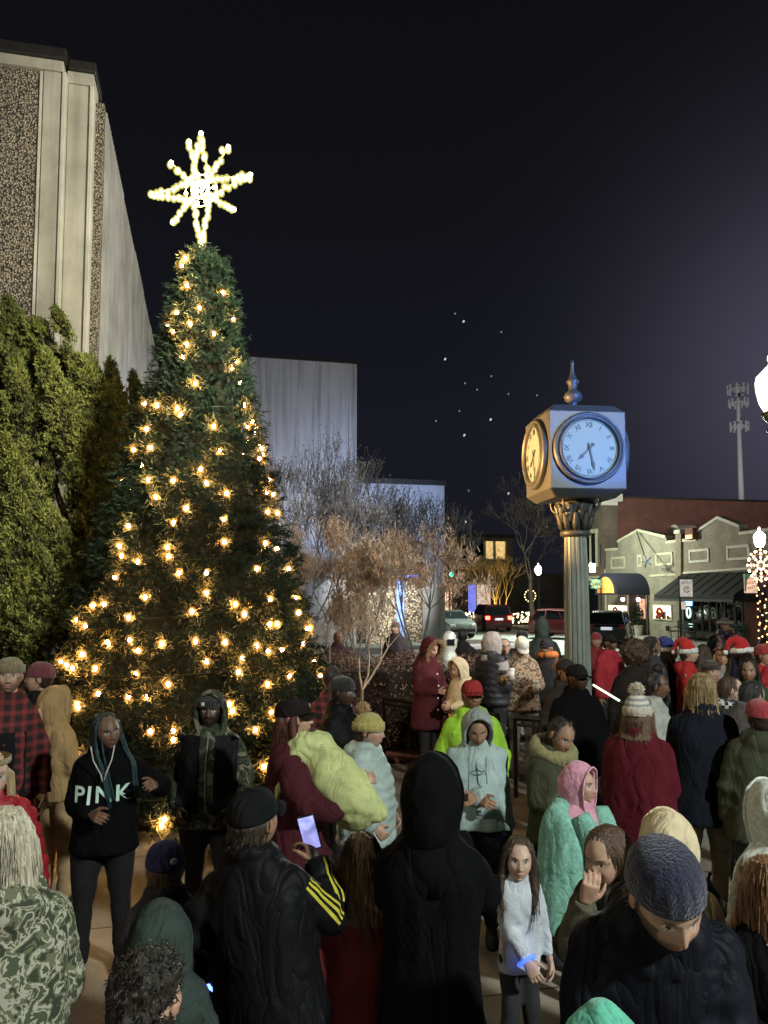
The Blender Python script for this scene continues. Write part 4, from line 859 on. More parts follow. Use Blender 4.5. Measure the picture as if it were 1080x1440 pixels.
# rows of lit low shrubs at the end of the street
g = np.random.default_rng(12)
for i, (px, py, w) in enumerate([(650, 872, 1.0), (664, 870, .9), (727, 872, 1.1), (738, 869, 1.0), (750, 870, 1.2), (641, 868, .9)]):
    p = at(px, py, 56); rt = thing('low_shrub', 'round low shrub covered in warm white lights at the far end of the street', 'shrub', (p.x, 56, 0), 0, 'light-covered shrubs at the far end of the street')
    V, Q = leaf_cloud(260, (0, 0, .45), (w * .6, .5, .45), .12, 50 + i); link('foliage', mesh_arrays('foliage', V, Q, [M_leafd], smooth=False), rt)
    t = MB()
    for k in range(16): t.ball((g.uniform(-.6, .6) * w, -.45 + g.uniform(-.1, .1), g.uniform(.2, .95)), .055, 5, 4)
    o = t.build('bulb', mat('shrub_bulb', (1, .8, .5), emit=(1, .74, .42), es=6), rt)
# ================================================================== PEOPLE
from mathutils.bvhtree import BVHTree
SKINC = {'pale': (.52, .36, .28), 'fair': (.45, .29, .21), 'tan': (.30, .18, .115), 'brown': (.15, .085, .055), 'dark': (.075, .042, .028)}
M_skin = bpy.data.materials.new('skin'); nt, N, L = nodes_of(M_skin); _p = N['Principled BSDF']; _a = N.new('ShaderNodeAttribute'); _a.attribute_name = 'col'
L.new(_a.outputs['Color'], _p.inputs['Base Color']); _p.inputs['Roughness'].default_value = .5; _p.inputs['Subsurface Weight'].default_value = .0; _p.inputs['Specular IOR Level'].default_value = .35
_tc = N.new('ShaderNodeTexCoord'); _n = N.new('ShaderNodeTexNoise'); _n.inputs['Scale'].default_value = 28; _n.inputs['Detail'].default_value = 6; L.new(_tc.outputs['Object'], _n.inputs['Vector'])
_mr = N.new('ShaderNodeMapRange'); _mr.inputs[1].default_value = .3; _mr.inputs[2].default_value = .7; _mr.inputs[3].default_value = .78; _mr.inputs[4].default_value = 1.15; L.new(_n.outputs['Fac'], _mr.inputs[0])
_mx = N.new('ShaderNodeMix'); _mx.data_type = 'RGBA'; _mx.blend_type = 'MULTIPLY'; _mx.inputs[0].default_value = 1; L.new(_a.outputs['Color'], _mx.inputs[6]); L.new(_mr.outputs[0], _mx.inputs[7]); L.new(_mx.outputs[2], _p.inputs['Base Color'])
_b = N.new('ShaderNodeBump'); _b.inputs['Strength'].default_value = .25; _b.inputs['Distance'].default_value = .006; L.new(_n.outputs['Fac'], _b.inputs['Height']); L.new(_b.outputs[0], _p.inputs['Normal'])
def cloth(c, kind='cotton'):
    nm = 'cloth_%s_%d_%d_%d' % (kind, *(int(v * 1000) for v in c))
    dk = max(c) < .03
    if kind == 'nylon': return mat(nm, c, .62, var=.15, vscale=9, bump=.15, bscale=45, spec=.12 if dk else .25, wrinkle=.5)
    if kind == 'puffer': return mat(nm, c, .5, var=.15, vscale=9, bump=.15, bscale=60, spec=.4, wrinkle=.3, wscale=(12, 12, 7))
    if kind == 'knit': return mat(nm, c, .95, var=.25, vscale=60, bump=.8, bscale=110, sheen=.3)
    if kind == 'fleece': return mat(nm, c, .95, var=.28, vscale=45, bump=.25, bscale=70, sheen=.2, wrinkle=.35)
    if kind == 'denim': return mat(nm, c, .85, var=.3, vscale=14, bump=.3, bscale=120)
    return mat(nm, c, .88, var=.22, vscale=10, bump=.3, bscale=140, sheen=.0, spec=.05 if dk else .2, wrinkle=.5)
def camo(name, cols, scale=7):
    if name in MATS: return MATS[name]
    m = bpy.data.materials.new(name); nt, N, L = nodes_of(m); p = N['Principled BSDF']; p.inputs['Roughness'].default_value = .85; tc = N.new('ShaderNodeTexCoord')
    nz = N.new('ShaderNodeTexNoise'); nz.inputs['Scale'].default_value = scale; nz.inputs['Detail'].default_value = 2.5; nz.inputs['Distortion'].default_value = 1.2; L.new(tc.outputs['Object'], nz.inputs['Vector'])
    r = ramp(N, [(0, cols[0]), (.42, cols[1]), (.5, cols[2]), (.58, cols[3])], 'CONSTANT'); L.new(nz.outputs['Fac'], r.inputs[0]); L.new(r.outputs[0], p.inputs['Base Color']); MATS[name] = m; return m
def plaid(name, c1, c2, c3, s=14):
    if name in MATS: return MATS[name]
    m = bpy.data.materials.new(name); nt, N, L = nodes_of(m); p = N['Principled BSDF']; p.inputs['Roughness'].default_value = .9; tc = N.new('ShaderNodeTexCoord')
    out = None
    for ax in ('X', 'Z'):
        wv = N.new('ShaderNodeTexWave'); wv.bands_direction = ax; wv.inputs['Scale'].default_value = s * .31; wv.inputs['Distortion'].default_value = .4; L.new(tc.outputs['Object'], wv.inputs['Vector'])
        r = ramp(N, [(0, c1), (.5, c2), (.85, c3)], 'CONSTANT'); L.new(wv.outputs['Fac'], r.inputs[0])
        if out is None: out = r.outputs[0]
        else:
            mx = N.new('ShaderNodeMix'); mx.data_type = 'RGBA'; mx.inputs[0].default_value = .5; L.new(out, mx.inputs[6]); L.new(r.outputs[0], mx.inputs[7]); out = mx.outputs[2]
    L.new(out, p.inputs['Base Color']); MATS[name] = m; return m
def checker(name, c1, c2, s=18):
    if name in MATS: return MATS[name]
    m = bpy.data.materials.new(name); nt, N, L = nodes_of(m); p = N['Principled BSDF']; p.inputs['Roughness'].default_value = .9; tc = N.new('ShaderNodeTexCoord')
    k = N.new('ShaderNodeTexChecker'); k.inputs['Scale'].default_value = s; k.inputs['Color1'].default_value = (*c1, 1); k.inputs['Color2'].default_value = (*c2, 1); L.new(tc.outputs['Object'], k.inputs['Vector']); L.new(k.outputs['Color'], p.inputs['Base Color']); MATS[name] = m; return m
def stripes(name, c1, c2, s=9):
    if name in MATS: return MATS[name]
    m = bpy.data.materials.new(name); nt, N, L = nodes_of(m); p = N['Principled BSDF']; p.inputs['Roughness'].default_value = .95; tc = N.new('ShaderNodeTexCoord')
    wv = N.new('ShaderNodeTexWave'); wv.bands_direction = 'Z'; wv.inputs['Scale'].default_value = s; wv.inputs['Distortion'].default_value = 1.5; wv.inputs['Detail Scale'].default_value = 4; L.new(tc.outputs['Object'], wv.inputs['Vector'])
    r = ramp(N, [(0, c1), (1, c2)]); L.new(wv.outputs['Fac'], r.inputs[0]); L.new(r.outputs[0], p.inputs['Base Color']); MATS[name] = m; return m
# ------------------------------------------------------------------ remesh to one skin
_rm = bpy.data.meshes.new('_rm'); _ro = bpy.data.objects.new('_rm', _rm); COL.objects.link(_ro)
_m1 = _ro.modifiers.new('r', 'REMESH'); _m1.mode = 'VOXEL'; _m2 = _ro.modifiers.new('s', 'SMOOTH')
def fuse(mb, voxel, smooth=4):
    me = mesh_arrays('_t', mb.arr(), mb.Fs, [], smooth=True); old = _ro.data; _ro.data = me; bpy.data.meshes.remove(old)
    _m1.voxel_size = voxel; _m2.iterations = smooth; _m2.factor = .5
    dg = bpy.context.evaluated_depsgraph_get(); dg.update(); ev = _ro.evaluated_get(dg); m = ev.to_mesh()
    n = len(m.vertices); V = np.empty(n * 3, np.float32); m.vertices.foreach_get('co', V); V = V.reshape(-1, 3).astype(np.float64)
    k = len(m.loops); li = np.empty(k, np.int32); m.loops.foreach_get('vertex_index', li)
    nf = len(m.polygons); ls_ = np.empty(nf, np.int32); m.polygons.foreach_get('loop_start', ls_)
    Nn = np.empty(n * 3, np.float32); m.vertices.foreach_get('normal', Nn); Nn = Nn.reshape(-1, 3).astype(np.float64)
    ev.to_mesh_clear(); return V, li.reshape(-1, 4), Nn
def lerp_rings(keys, n):
    K = np.array(keys, float); z = np.linspace(K[0, 0], K[-1, 0], n); o = np.argsort(K[:, 0])
    return [(zz, *[np.interp(zz, K[o, 0], K[o, j]) for j in range(1, K.shape[1])]) for zz in z]
def oval(hw, hd, y, z, k=20, p=2.4):
    a = np.arange(k) * 2 * math.pi / k; ca, sa = np.cos(a), np.sin(a)
    return np.stack([hw * np.sign(ca) * np.abs(ca) ** (2 / p), y + hd * np.sign(sa) * np.abs(sa) ** (2 / p), np.full(k, z)], 1)
def ik(s, h, l1, l2, pole):
    s, h, pole = np.array(s, float), np.array(h, float), np.array(pole, float)
    d = h - s; L_ = np.linalg.norm(d); mx = (l1 + l2) * .995
    if L_ > mx: h = s + d / L_ * mx; d = h - s; L_ = mx
    a = (l1 * l1 - l2 * l2 + L_ * L_) / (2 * L_); hh = math.sqrt(max(0, l1 * l1 - a * a)); u = d / L_
    w = pole - u * np.dot(pole, u); w /= np.linalg.norm(w) + 1e-9
    return s + u * a + w * hh, h
# ------------------------------------------------------------------ heads and hands
def head_arrays(skin, hairc, beard=0.0, nu=72, nv=56, glasses=False, mouth_open=0):
    t = np.linspace(-1, 1, nu + 1)[:-1]; phi = np.pi * np.sign(t) * np.abs(t) ** 1.35; th = np.linspace(-1, 1, nv); th = np.pi / 2 * np.sign(th) * np.abs(th) ** 1.05
    PH, TH = np.meshgrid(phi, th); s = np.sin(TH); cr = (1 - np.abs(s) ** 2.3).clip(0) ** (1 / 2.3)
    z = .1125 * s; x = .075 * cr * np.sin(PH); cp = np.cos(PH); y = -.097 * cr * np.sign(cp) * np.abs(cp) ** .9
    q = np.clip((-z - .005) / .105, 0, 1); x = x * (1 - .30 * q ** 1.4); y = np.where(y > 0, y * (1 - .5 * q), y - .010 * q * cr)
    fm = np.clip(cp * 3 - .3, 0, 1)
    def G(x0, z0, sx, sz): return np.exp(-((x - x0) / sx) ** 2 - ((z - z0) / sz) ** 2)
    d = np.zeros_like(x)
    nz = np.clip((.032 - z) / .058, 0, 1) * (1 / (1 + np.exp((-.030 - z) / .0028))); d += .024 * nz ** 1.2 * np.exp(-(x / (.008 + .007 * nz)) ** 2)
    for e in (-1, 1):
        d += -.011 * G(e * .032, .013, .016, .013) + .005 * G(e * .031, .012, .011, .006) + .0055 * G(e * .03, .032, .022, .007) + .005 * G(e * .046, -.022, .018, .02) + .004 * G(e * .012, -.029, .006, .005)
    d += .0065 * G(0, -.0495, .019, .0045) + .0075 * G(0, -.0615, .017, .0055) - .0045 * G(0, -.0555, .024, .0022) + .009 * G(0, -.092, .02, .013) - .003 * G(0, -.075, .022, .006)
    y = y - d * fm
    sk = np.array(SKINC[skin] if isinstance(skin, str) else skin); col = np.ones((*x.shape, 3)) * sk
    def mixc(c, w): nonlocal col; w = np.clip(w, 0, 1)[..., None] * (fm[..., None] > .2); col = col * (1 - w) + np.array(c) * w
    mixc(sk * np.array([1.08, .86, .84]), .6 * (G(.045, -.025, .022, .02) + G(-.045, -.025, .022, .02) + G(0, -.022, .012, .012)))
    hc = np.array(hairc)
    if beard > 0:
        bm = 1 / (1 + np.exp((z + .034 + .018 * (np.abs(x) < .03) * 0) / .004)); bm = np.maximum(bm, (np.abs(x) > .05) * (z < .0) * (z > -.06) * 1.0) * (cp > .05); bm *= 1 - G(0, -.056, .02, .009) * .9
        col = col * (1 - (beard * bm)[..., None]) + hc * (beard * bm)[..., None]
    mixc(sk * np.array([.92, .50, .50]), G(0, -.0555, .022, .010) * 1.1); mixc(sk * .25, G(0, -.0555, .021, .002 + .004 * mouth_open))
    for e in (-1, 1):
        mixc(hc * .6 + .01, 1.4 * G(e * .032, .034, .0165, .0042)); ex = ((x - e * .031) / .0145) ** 2 + ((z - .0125) / .0062) ** 2
        mixc((.62, .60, .57), (ex < 1) * 1.0); mixc((.02, .014, .01), ((ex < 1) & (((x - e * .031) / .0062) ** 2 + ((z - .0125) / .007) ** 2 < 1)) * 1.0); mixc((.02, .015, .012), (np.abs(ex - 1.15) < .28) * (z > .0125) * .9)
        mixc(sk * .25, G(e * .009, -.0325, .0045, .0028))
    V = np.stack([x, y, z], 2).reshape(-1, 3); col = col.reshape(-1, 3); Fc = []
    idx = np.arange(nu * nv).reshape(nv, nu); a = idx[:-1]; b = np.roll(idx, -1, 1)[:-1]; c_ = np.roll(idx, -1, 1)[1:]; d_ = idx[1:]
    Q = np.stack([a, b, c_, d_], 2).reshape(-1, 4)
    m = MB(); m.add(V, Q.tolist()); cols = [col]
    for e in (-1, 1):
        n0 = m.n; m.ball((e * .076, .012, -.002), (.011, .021, .031), 8, 7, Matrix.Rotation(e * .3, 3, 'Z')); cols.append(np.tile(sk * np.array([1.02, .88, .86]), (m.n - n0, 1)))
    n0 = m.n; m.tube([(0, .018, -.045), (0, .025, -.12), (0, .035, -.21)], [.052, .05, .06], 16); cols.append(np.tile(sk * .95, (m.n - n0, 1)))
    return m, np.concatenate(cols)
HANDS = {}
def hand_arrays(curl, voxel):
    key = (round(curl, 2), voxel)
    if key in HANDS: return HANDS[key]
    m = MB(); m.rings([oval(.026, .020, 0, 0, 12), oval(.034, .017, 0, .03, 12), oval(.041, .0155, 0, .065, 12), oval(.040, .013, 0, .092, 12)])
    # rings are stacked along z: z is the finger direction here, y is the back of the hand
    for i, (x, ln, r) in enumerate([(.031, .070, .0088), (.0105, .080, .0092), (-.0105, .074, .0088), (-.030, .058, .0078)]):
        p = np.array([x, 0, .084]); a = .12; pts = [p - [0, 0, .02]]; pts.append(p)
        for s_, f_ in enumerate((.45, .31, .24)):
            a += curl * (.95, 1.05, .7)[s_] * (1 + .06 * i); p = p + ln * f_ * np.array([x * .9 * (1 - curl * .5), -math.sin(a), math.cos(a)]); pts.append(p)
        m.tube(pts, [r, r, r * .98, r * .9, r * .72], 8); m.ball(pts[-1], r * .72, 8, 6)
    p = np.array([.024, -.004, .018]); pts = [p]
    for ln, d in ((.036, (.75, -.25, .62)), (.032, (.45, -.35 - curl * .35, .8)), (.024, (.15, -.4 - curl * .6, .8))): d = np.array(d) / np.linalg.norm(d); p = p + ln * d; pts.append(p)
    m.tube(pts, [.014, .0125, .0105, .008], 8); m.ball(pts[-1], .008, 8, 6)
    V, Q, Nn = fuse(m, voxel, 2); HANDS[key] = (V, Q); return V, Q
# ------------------------------------------------------------------ the figure
GEAR = {}
def xfm(M, V): M = np.array(M); return np.asarray(V) @ M[:3, :3].T + M[:3, 3]
def ground_z(x, y):
    gx, gy = w2g(x, y)
    if gy > 11.6 and gx > 4.4 and gx < 20.5: return -.13
    return 0.0
def shape_noise(V, Nn, amp, fr=(9, 9, 4), seed=0):
    p = V * np.array(fr); w = np.stack([vnoise(V * 3 + 7, seed + 5), vnoise(V * 3 + 19, seed + 6), vnoise(V * 3 + 31, seed + 7)], 1)
    n = 1 - np.abs(vnoise(p + w * 1.2, seed)) * 2; n2 = vnoise(V * np.array(fr) * 2.3 + w, seed + 1)
    return V + Nn * (amp * (n * .8 + n2 * .4))[:, None]
def person(label, px, py, d, face, coat, trousers=(.02, .02, .025), skin='fair', hair=None, hat=None, H=None, fat=1.0, bulk=.02, ckind='cotton', hem=.50, arms=('down', 'down'), lean=0, side=0, yaw=0, pitch=0, roll=0,
           hood=None, beard=0, hairc=(.03, .018, .01), top=.0, fold=.010, coatmat=None, coatname='jacket', group=None, tkind='denim', shoe=(.02, .02, .02), extra=None, glasses=False, gz=None, stance=0.0, hs=1.0, twist=0, trousermat=None, collar=True):
    zt = at(px, py, d).z; g0 = ground_z(at(px, py, d).x, d) if gz is None else gz
    if H is None: H = zt - g0 - (top or (.045 if hood and hood != 'down' else .02 if hat else .008))
    given = lean > 10
    k = H / 1.7; hh = (.125 + .0585 * H) * hs; s = hh / .225; vox = .0125 if d < 3.6 else (.0165 if d < 7.5 else .023)
    face = R(face); hip = np.array([0, 0, .53 * H])
    Mu = Matrix.Translation(hip) @ Matrix.Rotation(R(twist), 4, 'Z') @ Matrix.Rotation(R(side), 4, 'Y') @ Matrix.Rotation(R(lean), 4, 'X') @ Matrix.Translation(-hip)
    npv = Vector((0, .012 * k, H - hh * .93)); hc_ = Vector((0, -.012 * k, H - hh * .5))
    Mh = Mu @ Matrix.Translation(npv) @ Matrix.Rotation(R(yaw), 4, 'Z') @ Matrix.Rotation(R(pitch), 4, 'X') @ Matrix.Rotation(R(roll), 4, 'Y') @ Matrix.Translation(hc_ - npv) @ Matrix.Scale(s, 4)
    topw = Mh @ Vector((0, 0, .1125))
    if given:
        r_ = ray(px, py); d = (topw.z + .02 + g0 - CH) * r_.y / r_.z
    Rz = Matrix.Rotation(face, 4, 'Z'); tw_ = Rz @ topw; q = at(px, py, d)
    root = thing('person', label, 'person', (q.x - tw_.x, q.y - tw_.y, g0), face, group)
    P = {'root': root, 'H': H, 'k': k, 'Mu': Mu, 'Mh': Mh, 'vox': vox, 'd': d, 'hat': bool(hat)}
    Rl = {}
    # ---- arms
    b = bulk; l1, l2 = .285 * k, .255 * k; arm = []
    presets = {'down': (.235, -.03, .80), 'pocket': (.19, -.14, .93), 'belly': (.05, -.24, 1.08), 'chest': (.07, -.27, 1.24), 'face': (.07, -.17, 1.47), 'up': (.10, -.34, 1.50), 'upwide': (.30, -.26, 1.52), 'cross': (-.08, -.2, 1.13), 'cup': (.13, -.31, 1.17), 'hip': (.27, .0, .95), 'reach': (.16, -.42, 1.25), 'side': (.42, -.25, 1.15), 'ear': (.13, -.08, 1.50), 'back': (.2, .1, .85)}
    for sd, a in ((1, arms[0]), (-1, arms[1])):             # sd 1 = person's left (+x)
        sh = np.array([sd * .152 * k * (fat * .5 + .5), .012 * k, .812 * H]); cu = .35
        t_ = presets[a] if isinstance(a, str) else a
        w = np.array([sd * t_[0], t_[1], t_[2]]) * k; pole = np.array([sd * .5, .6, -.55]) if t_[2] < 1.3 else np.array([sd * .45, .15, -.9])
        el, w = ik(sh, w, l1, l2, pole); arm.append((sd, sh, el, w, a if isinstance(a, str) else 'custom'))
    T = []
    # ---- coat
    cm = coatmat or cloth(coat, ckind); fb = fat
    if coat is not None or coatmat:
        m = MB()
        keys = [(hem * 1.7, .168 * fb + b + max(0, .53 - hem) * .14, .118 * fb + b + max(0, .53 - hem) * .10, 0.0), (.90, .158 * fb + b, .118 * fb + b, 0.0), (1.05, .146 * fb + b, .112 * fb + b * 1.1, -.005), (1.22, .160 * (.5 + .5 * fb) + b * .9, .125 * (.6 + .4 * fb) + b, -.005), (1.33, .172 * (.6 + .4 * fb) + b * .7, .112 + b * .8, .005), (1.395, .146 + b * .45, .092 + b * .6, .012), (1.43, .122 + b * .45, .084 + b * .5, .016), (1.462, .092 + b * .4, .076 + b * .45, .018), (1.50, .066 + b * .4, .066 + b * .4, .012)]
        if hem > .535: keys = [kk for kk in keys if kk[0] > hem * 1.7 + .02 or kk[0] == hem * 1.7]; keys[0] = (hem * 1.7, .156 * fb + b, .114 * fb + b, 0)
        keys.sort(); rs = [oval(w_ * k, dd * k, y_ * k, z_ * k) for z_, w_, dd, y_ in lerp_rings(keys, 26)]; m.rings(rs)
        for sd, sh, el, w, a in arm:
            f_ = 1.12 if ckind == 'puffer' else .95
            r0, r1, r2 = (.058 + b * .75) * k * f_, (.046 + b * .75) * k * f_, (.034 + b * .7) * k * f_; wd = w - el; wd /= np.linalg.norm(wd)
            s0 = sh + np.array([-sd * .022 * k, 0, -.028 * k]); m.tube([s0, s0 * .6 + el * .4, el], [r0 * .92, (r0 + r1) / 2, r1], 14); m.tube([el, el * .5 + w * .5, w - wd * .01], [r1, (r1 + r2) / 2 * 1.03, r2], 14); m.ball(s0, r0 * .9, 12, 8); m.ball(el, r1 * 1.02, 12, 8)
        if hood == 'down': m.ball((0, .10 * k, 1.42 * k), (.13 * k, .065 * k, .085 * k), 12, 8); m.tube([(.1 * k, .04 * k, 1.46 * k), (.085 * k, -.05 * k, 1.44 * k), (.03 * k, -.11 * k, 1.38 * k)], [.04 * k, .035 * k, .02 * k], 8); m.tube([(-.1 * k, .04 * k, 1.46 * k), (-.085 * k, -.05 * k, 1.44 * k), (-.03 * k, -.11 * k, 1.38 * k)], [.04 * k, .035 * k, .02 * k], 8)
        elif hood != 'up' and collar: m.tube([np.array([.080 * k * math.sin(q_), .012 * k - .078 * k * math.cos(q_), (1.475 + .02 * -math.cos(q_)) * k]) for q_ in np.linspace(0, 2 * math.pi, 17)], .02 * k + b * .3, 8)
        V, Q, Nn = fuse(m, vox, 3)
        # cloth relief: rings round sleeves, drapes on the trunk
        best = np.full(len(V), 1e9); tt = np.zeros(len(V)); isarm = np.zeros(len(V), bool)
        dtor = np.abs(V[:, 0]) / (.2 * k)
        for sd, sh, el, w, a in arm:
            for i, (p0, p1) in enumerate(((sh, el), (el, w))):
                dv = p1 - p0; f_ = np.clip(((V - p0) @ dv) / (dv @ dv), 0, 1); ds = np.linalg.norm(V - p0 - f_[:, None] * dv, axis=1)
                ok = (ds < best) & (ds < .12 * k); best = np.where(ok, ds, best); tt = np.where(ok, (i + f_) * .27 * k, tt); isarm |= ok & (f_ > .15 if i == 0 else True)
        seed = int(px * 7 + py)
        if ckind == 'puffer':
            ph = np.where(isarm, tt / (.075 * k), V[:, 2] / (.078 * k)); ph = ph + .18 * vnoise(V * 9, seed); d_ = (np.abs(np.sin(np.pi * ph)) ** .45 - .6) * .022 * k; V = V + Nn * d_[:, None]; V = shape_noise(V, Nn, .004, (18, 18, 10), seed)
        else:
            wr = vnoise(np.stack([tt * 26, V[:, 0] * 5 + V[:, 1] * 4, V[:, 2] * 3], 1), seed); elb = np.exp(-((tt / k - .27) / .1) ** 2) + .35 + .6 * np.exp(-((tt / k - .5) / .06) ** 2)
            V = V + Nn * (isarm * wr * elb * fold * 1.0)[:, None]; low = np.clip((1.25 - V[:, 2] / k) * 1.4, .35, 1.2)
            Vn = shape_noise(V, Nn, fold, (10, 10, 3.2), seed); V = V + (Vn - V) * np.where(isarm, .35, low)[:, None]
        V = xfm(Mu, V)
        # coats follow the legs, not the leaning trunk, below the hip
        P['coatV'] = V; P['coatQ'] = Q
        P['coat'] = link(coatname, mesh_arrays(coatname, V, Q, [cm]), root)
    # ---- trousers / legs
    lg = MB(); skn = MB(); ft = []
    for sd in (1, -1):
        hp = np.array([sd * .088 * k * fat, 0, .53 * H]); an = np.array([sd * (.10 + .03 * stance) * k, sd * .05 * k * (1 if stance else .4), .055 * H]); kn = (hp + an) / 2 + np.array([0, -.02 * k, .0])
        lg.tube([hp, hp * .5 + kn * .5, kn, kn * .5 + an * .5, an], [.095 * k * fat, .085 * k * fat, .066 * k, .060 * k, .056 * k], 14); ft.append(an)
    lg.ball((0, 0, .53 * H), (.165 * k * fat, .118 * k * fat, .12 * k), 16, 10)
    V, Q, Nn = fuse(lg, max(vox, .016), 3); V = shape_noise(V, Nn, .007, (10, 10, 12), 3); link('trousers', mesh_arrays('trousers', V, Q, [trousermat or cloth(trousers, tkind)]), root)
    for sd, an in zip((1, -1), ft):
        sm = MB(); x0, y0 = an[0], an[1]; sc_ = k * 1.0
        sm.rings([oval(.048 * sc_, .135 * sc_, y0 - .06 * sc_, .0, 16), oval(.050 * sc_, .140 * sc_, y0 - .06 * sc_, .025 * sc_, 16), oval(.046 * sc_, .128 * sc_, y0 - .052 * sc_, .05 * sc_, 16), oval(.040 * sc_, .075 * sc_, y0 - .0 * sc_, .085 * sc_, 16), oval(.042 * sc_, .05 * sc_, y0 + .012 * sc_, .12 * sc_, 16)]); A = sm.arr(); A[:, 0] += x0; sm.V = [A]
        sm.build('shoe', cloth(shoe, 'nylon'), root, smooth=True)
    # ---- body: trunk, limbs, head and hands in one mesh
    bm = MB(); bm.rings([oval(w_ * k, dd * k, 0, z_ * k, 16) for z_, w_, dd in [(.85, .13, .09), (1.05, .12, .085), (1.25, .14, .09), (1.38, .12, .07), (1.45, .06, .055), (1.52, .05, .05)]])
    for sd, sh, el, w, a in arm: bm.tube([sh, el], [.045 * k, .036 * k], 10); bm.tube([el, w], [.036 * k, .027 * k], 10)
    V, Q, Nn = fuse(bm, .03, 1); V = xfm(Mu, V); sk = np.array(SKINC[skin]); body = MB(); body.add(V, Q.tolist()); cols = [np.tile(sk, (len(V), 1))]
    for sd in (1, -1):
        n0 = body.n; an = ft[0] if sd == 1 else ft[1]; body.tube([(sd * .088 * k, 0, .55 * H), ((sd * .088 * k + an[0]) / 2, an[1] / 2 - .02 * k, .29 * H), tuple(an)], [.06 * k, .042 * k, .028 * k], 10); cols.append(np.tile(sk, (body.n - n0, 1)))
    hi = d < 7.5; hm, hcol = head_arrays(skin, hairc, beard, *((88, 68) if d < 6.5 else (56, 42))); hm.xf(Mh); body.join(hm); cols.append(hcol)
    for sd, sh, el, w, a in arm:
        cu = {'down': .35, 'pocket': .5, 'cup': .75, 'up': .7, 'chest': .75, 'face': .8, 'ear': .8, 'belly': .6}.get(a, .5); HV, HQ = hand_arrays(cu, .0052 if d < 7.5 else .008)
        z = w - el; z /= np.linalg.norm(z)
        if a in ('down', 'hip', 'back'): x = np.array([0, -1.0, 0])                    # thumb forward
        elif a in ('belly', 'pocket'): x = np.array([-sd * .2, -.3, 1.0])
        else: x = np.array([-sd * .55, .1, .9])                                      # thumb up / towards the other hand
        x = x - z * (x @ z); x /= np.linalg.norm(x); y = np.cross(z, x)
        # template: +x thumb side, +y back of hand, +z fingers; a left hand is the mirror of the right
        back = y
        if a in ('down', 'hip', 'back'): want = np.array([sd, 0, 0.0])
        elif a in ('chest', 'up', 'cup', 'face', 'upwide', 'reach', 'side'): want = np.array([sd, -.2, -.2])
        else: want = np.array([sd * .4, -1, 0])
        if back @ want < 0: HVt = HV * np.array([1, -1, 1]); HQt = HQ[:, ::-1]
        else: HVt, HQt = HV, HQ
        Rm = np.stack([x, y, z], 1); HW = (HVt * (.94 * s)) @ Rm.T + w - z * .012
        HW = xfm(Mu, HW); n0 = body.n; body.add(HW, HQt.tolist()); cols.append(np.tile(sk * np.array([1.0, .94, .92]), (len(HW), 1)))
        P['wrist%d' % sd] = xfm(Mu, [w])[0]; P['hdir%d' % sd] = np.array(Mu)[:3, :3] @ z; P['hand%d' % sd] = xfm(Mu, [w + z * .095 * s])[0]; P['back%d' % sd] = np.array(Mu)[:3, :3] @ (y if back @ want >= 0 else -y)
    C4 = np.concatenate([np.concatenate(cols), np.ones((body.n, 1))], 1)
    link('body', mesh_arrays('body', body.arr(), body.Fs, [M_skin], smooth=True, attrs={'col': C4}), root)
    P['arm'] = arm; P['s'] = s
    if hair: hair_part(P, hair, hairc)
    if hat: hat_part(P, hat)
    if hood == 'up' : hood_part(P, cm)
    if isinstance(hood, tuple): hood_part(P, *hood)
    if glasses:
        t = MB()
        for e in (-1, 1): t.tube([(e * .034 + .024 * math.cos(q_), -.102, .012 + .018 * math.sin(q_)) for q_ in np.linspace(0, 2 * math.pi, 15)], .0025, 5); t.bar((e * .058, -.1, .016), (e * .078, .01, .012), .0025, 5)
        t.bar((-.01, -.106, .014), (.01, -.106, .014), .0025, 5); t.xf(Mh); t.build('glasses', M_black, root)
    if extra: extra(P)
    return P
def part(P, name, V, Q, m, M=None, smooth=True):
    if M is not None: V = xfm(M, V)
    return link(name, mesh_arrays(name, V, Q, m if isinstance(m, list) else [m], smooth=smooth), P['root'])
def strands(g, starts, dirs, ln, r, n=7, curl=0.0, grav=0.0, wave=.0, k=4):
    m = MB()
    for p, d in zip(starts, dirs):
        p = np.array(p, float); d = np.array(d, float); pts = [p]; a = g.uniform(0, 6.28); L_ = ln * g.uniform(.7, 1.2)
        for i in range(n - 1): d = d + np.array([0, 0, -grav]) + curl * np.array([math.cos(a + i * 1.7), math.sin(a + i * 1.7), math.sin(a * 2 + i * 1.3)]); d /= np.linalg.norm(d); p = p + d * L_ / (n - 1); pts.append(p)
        m.tube(pts, r * np.linspace(1, .35, n), k)
    return m
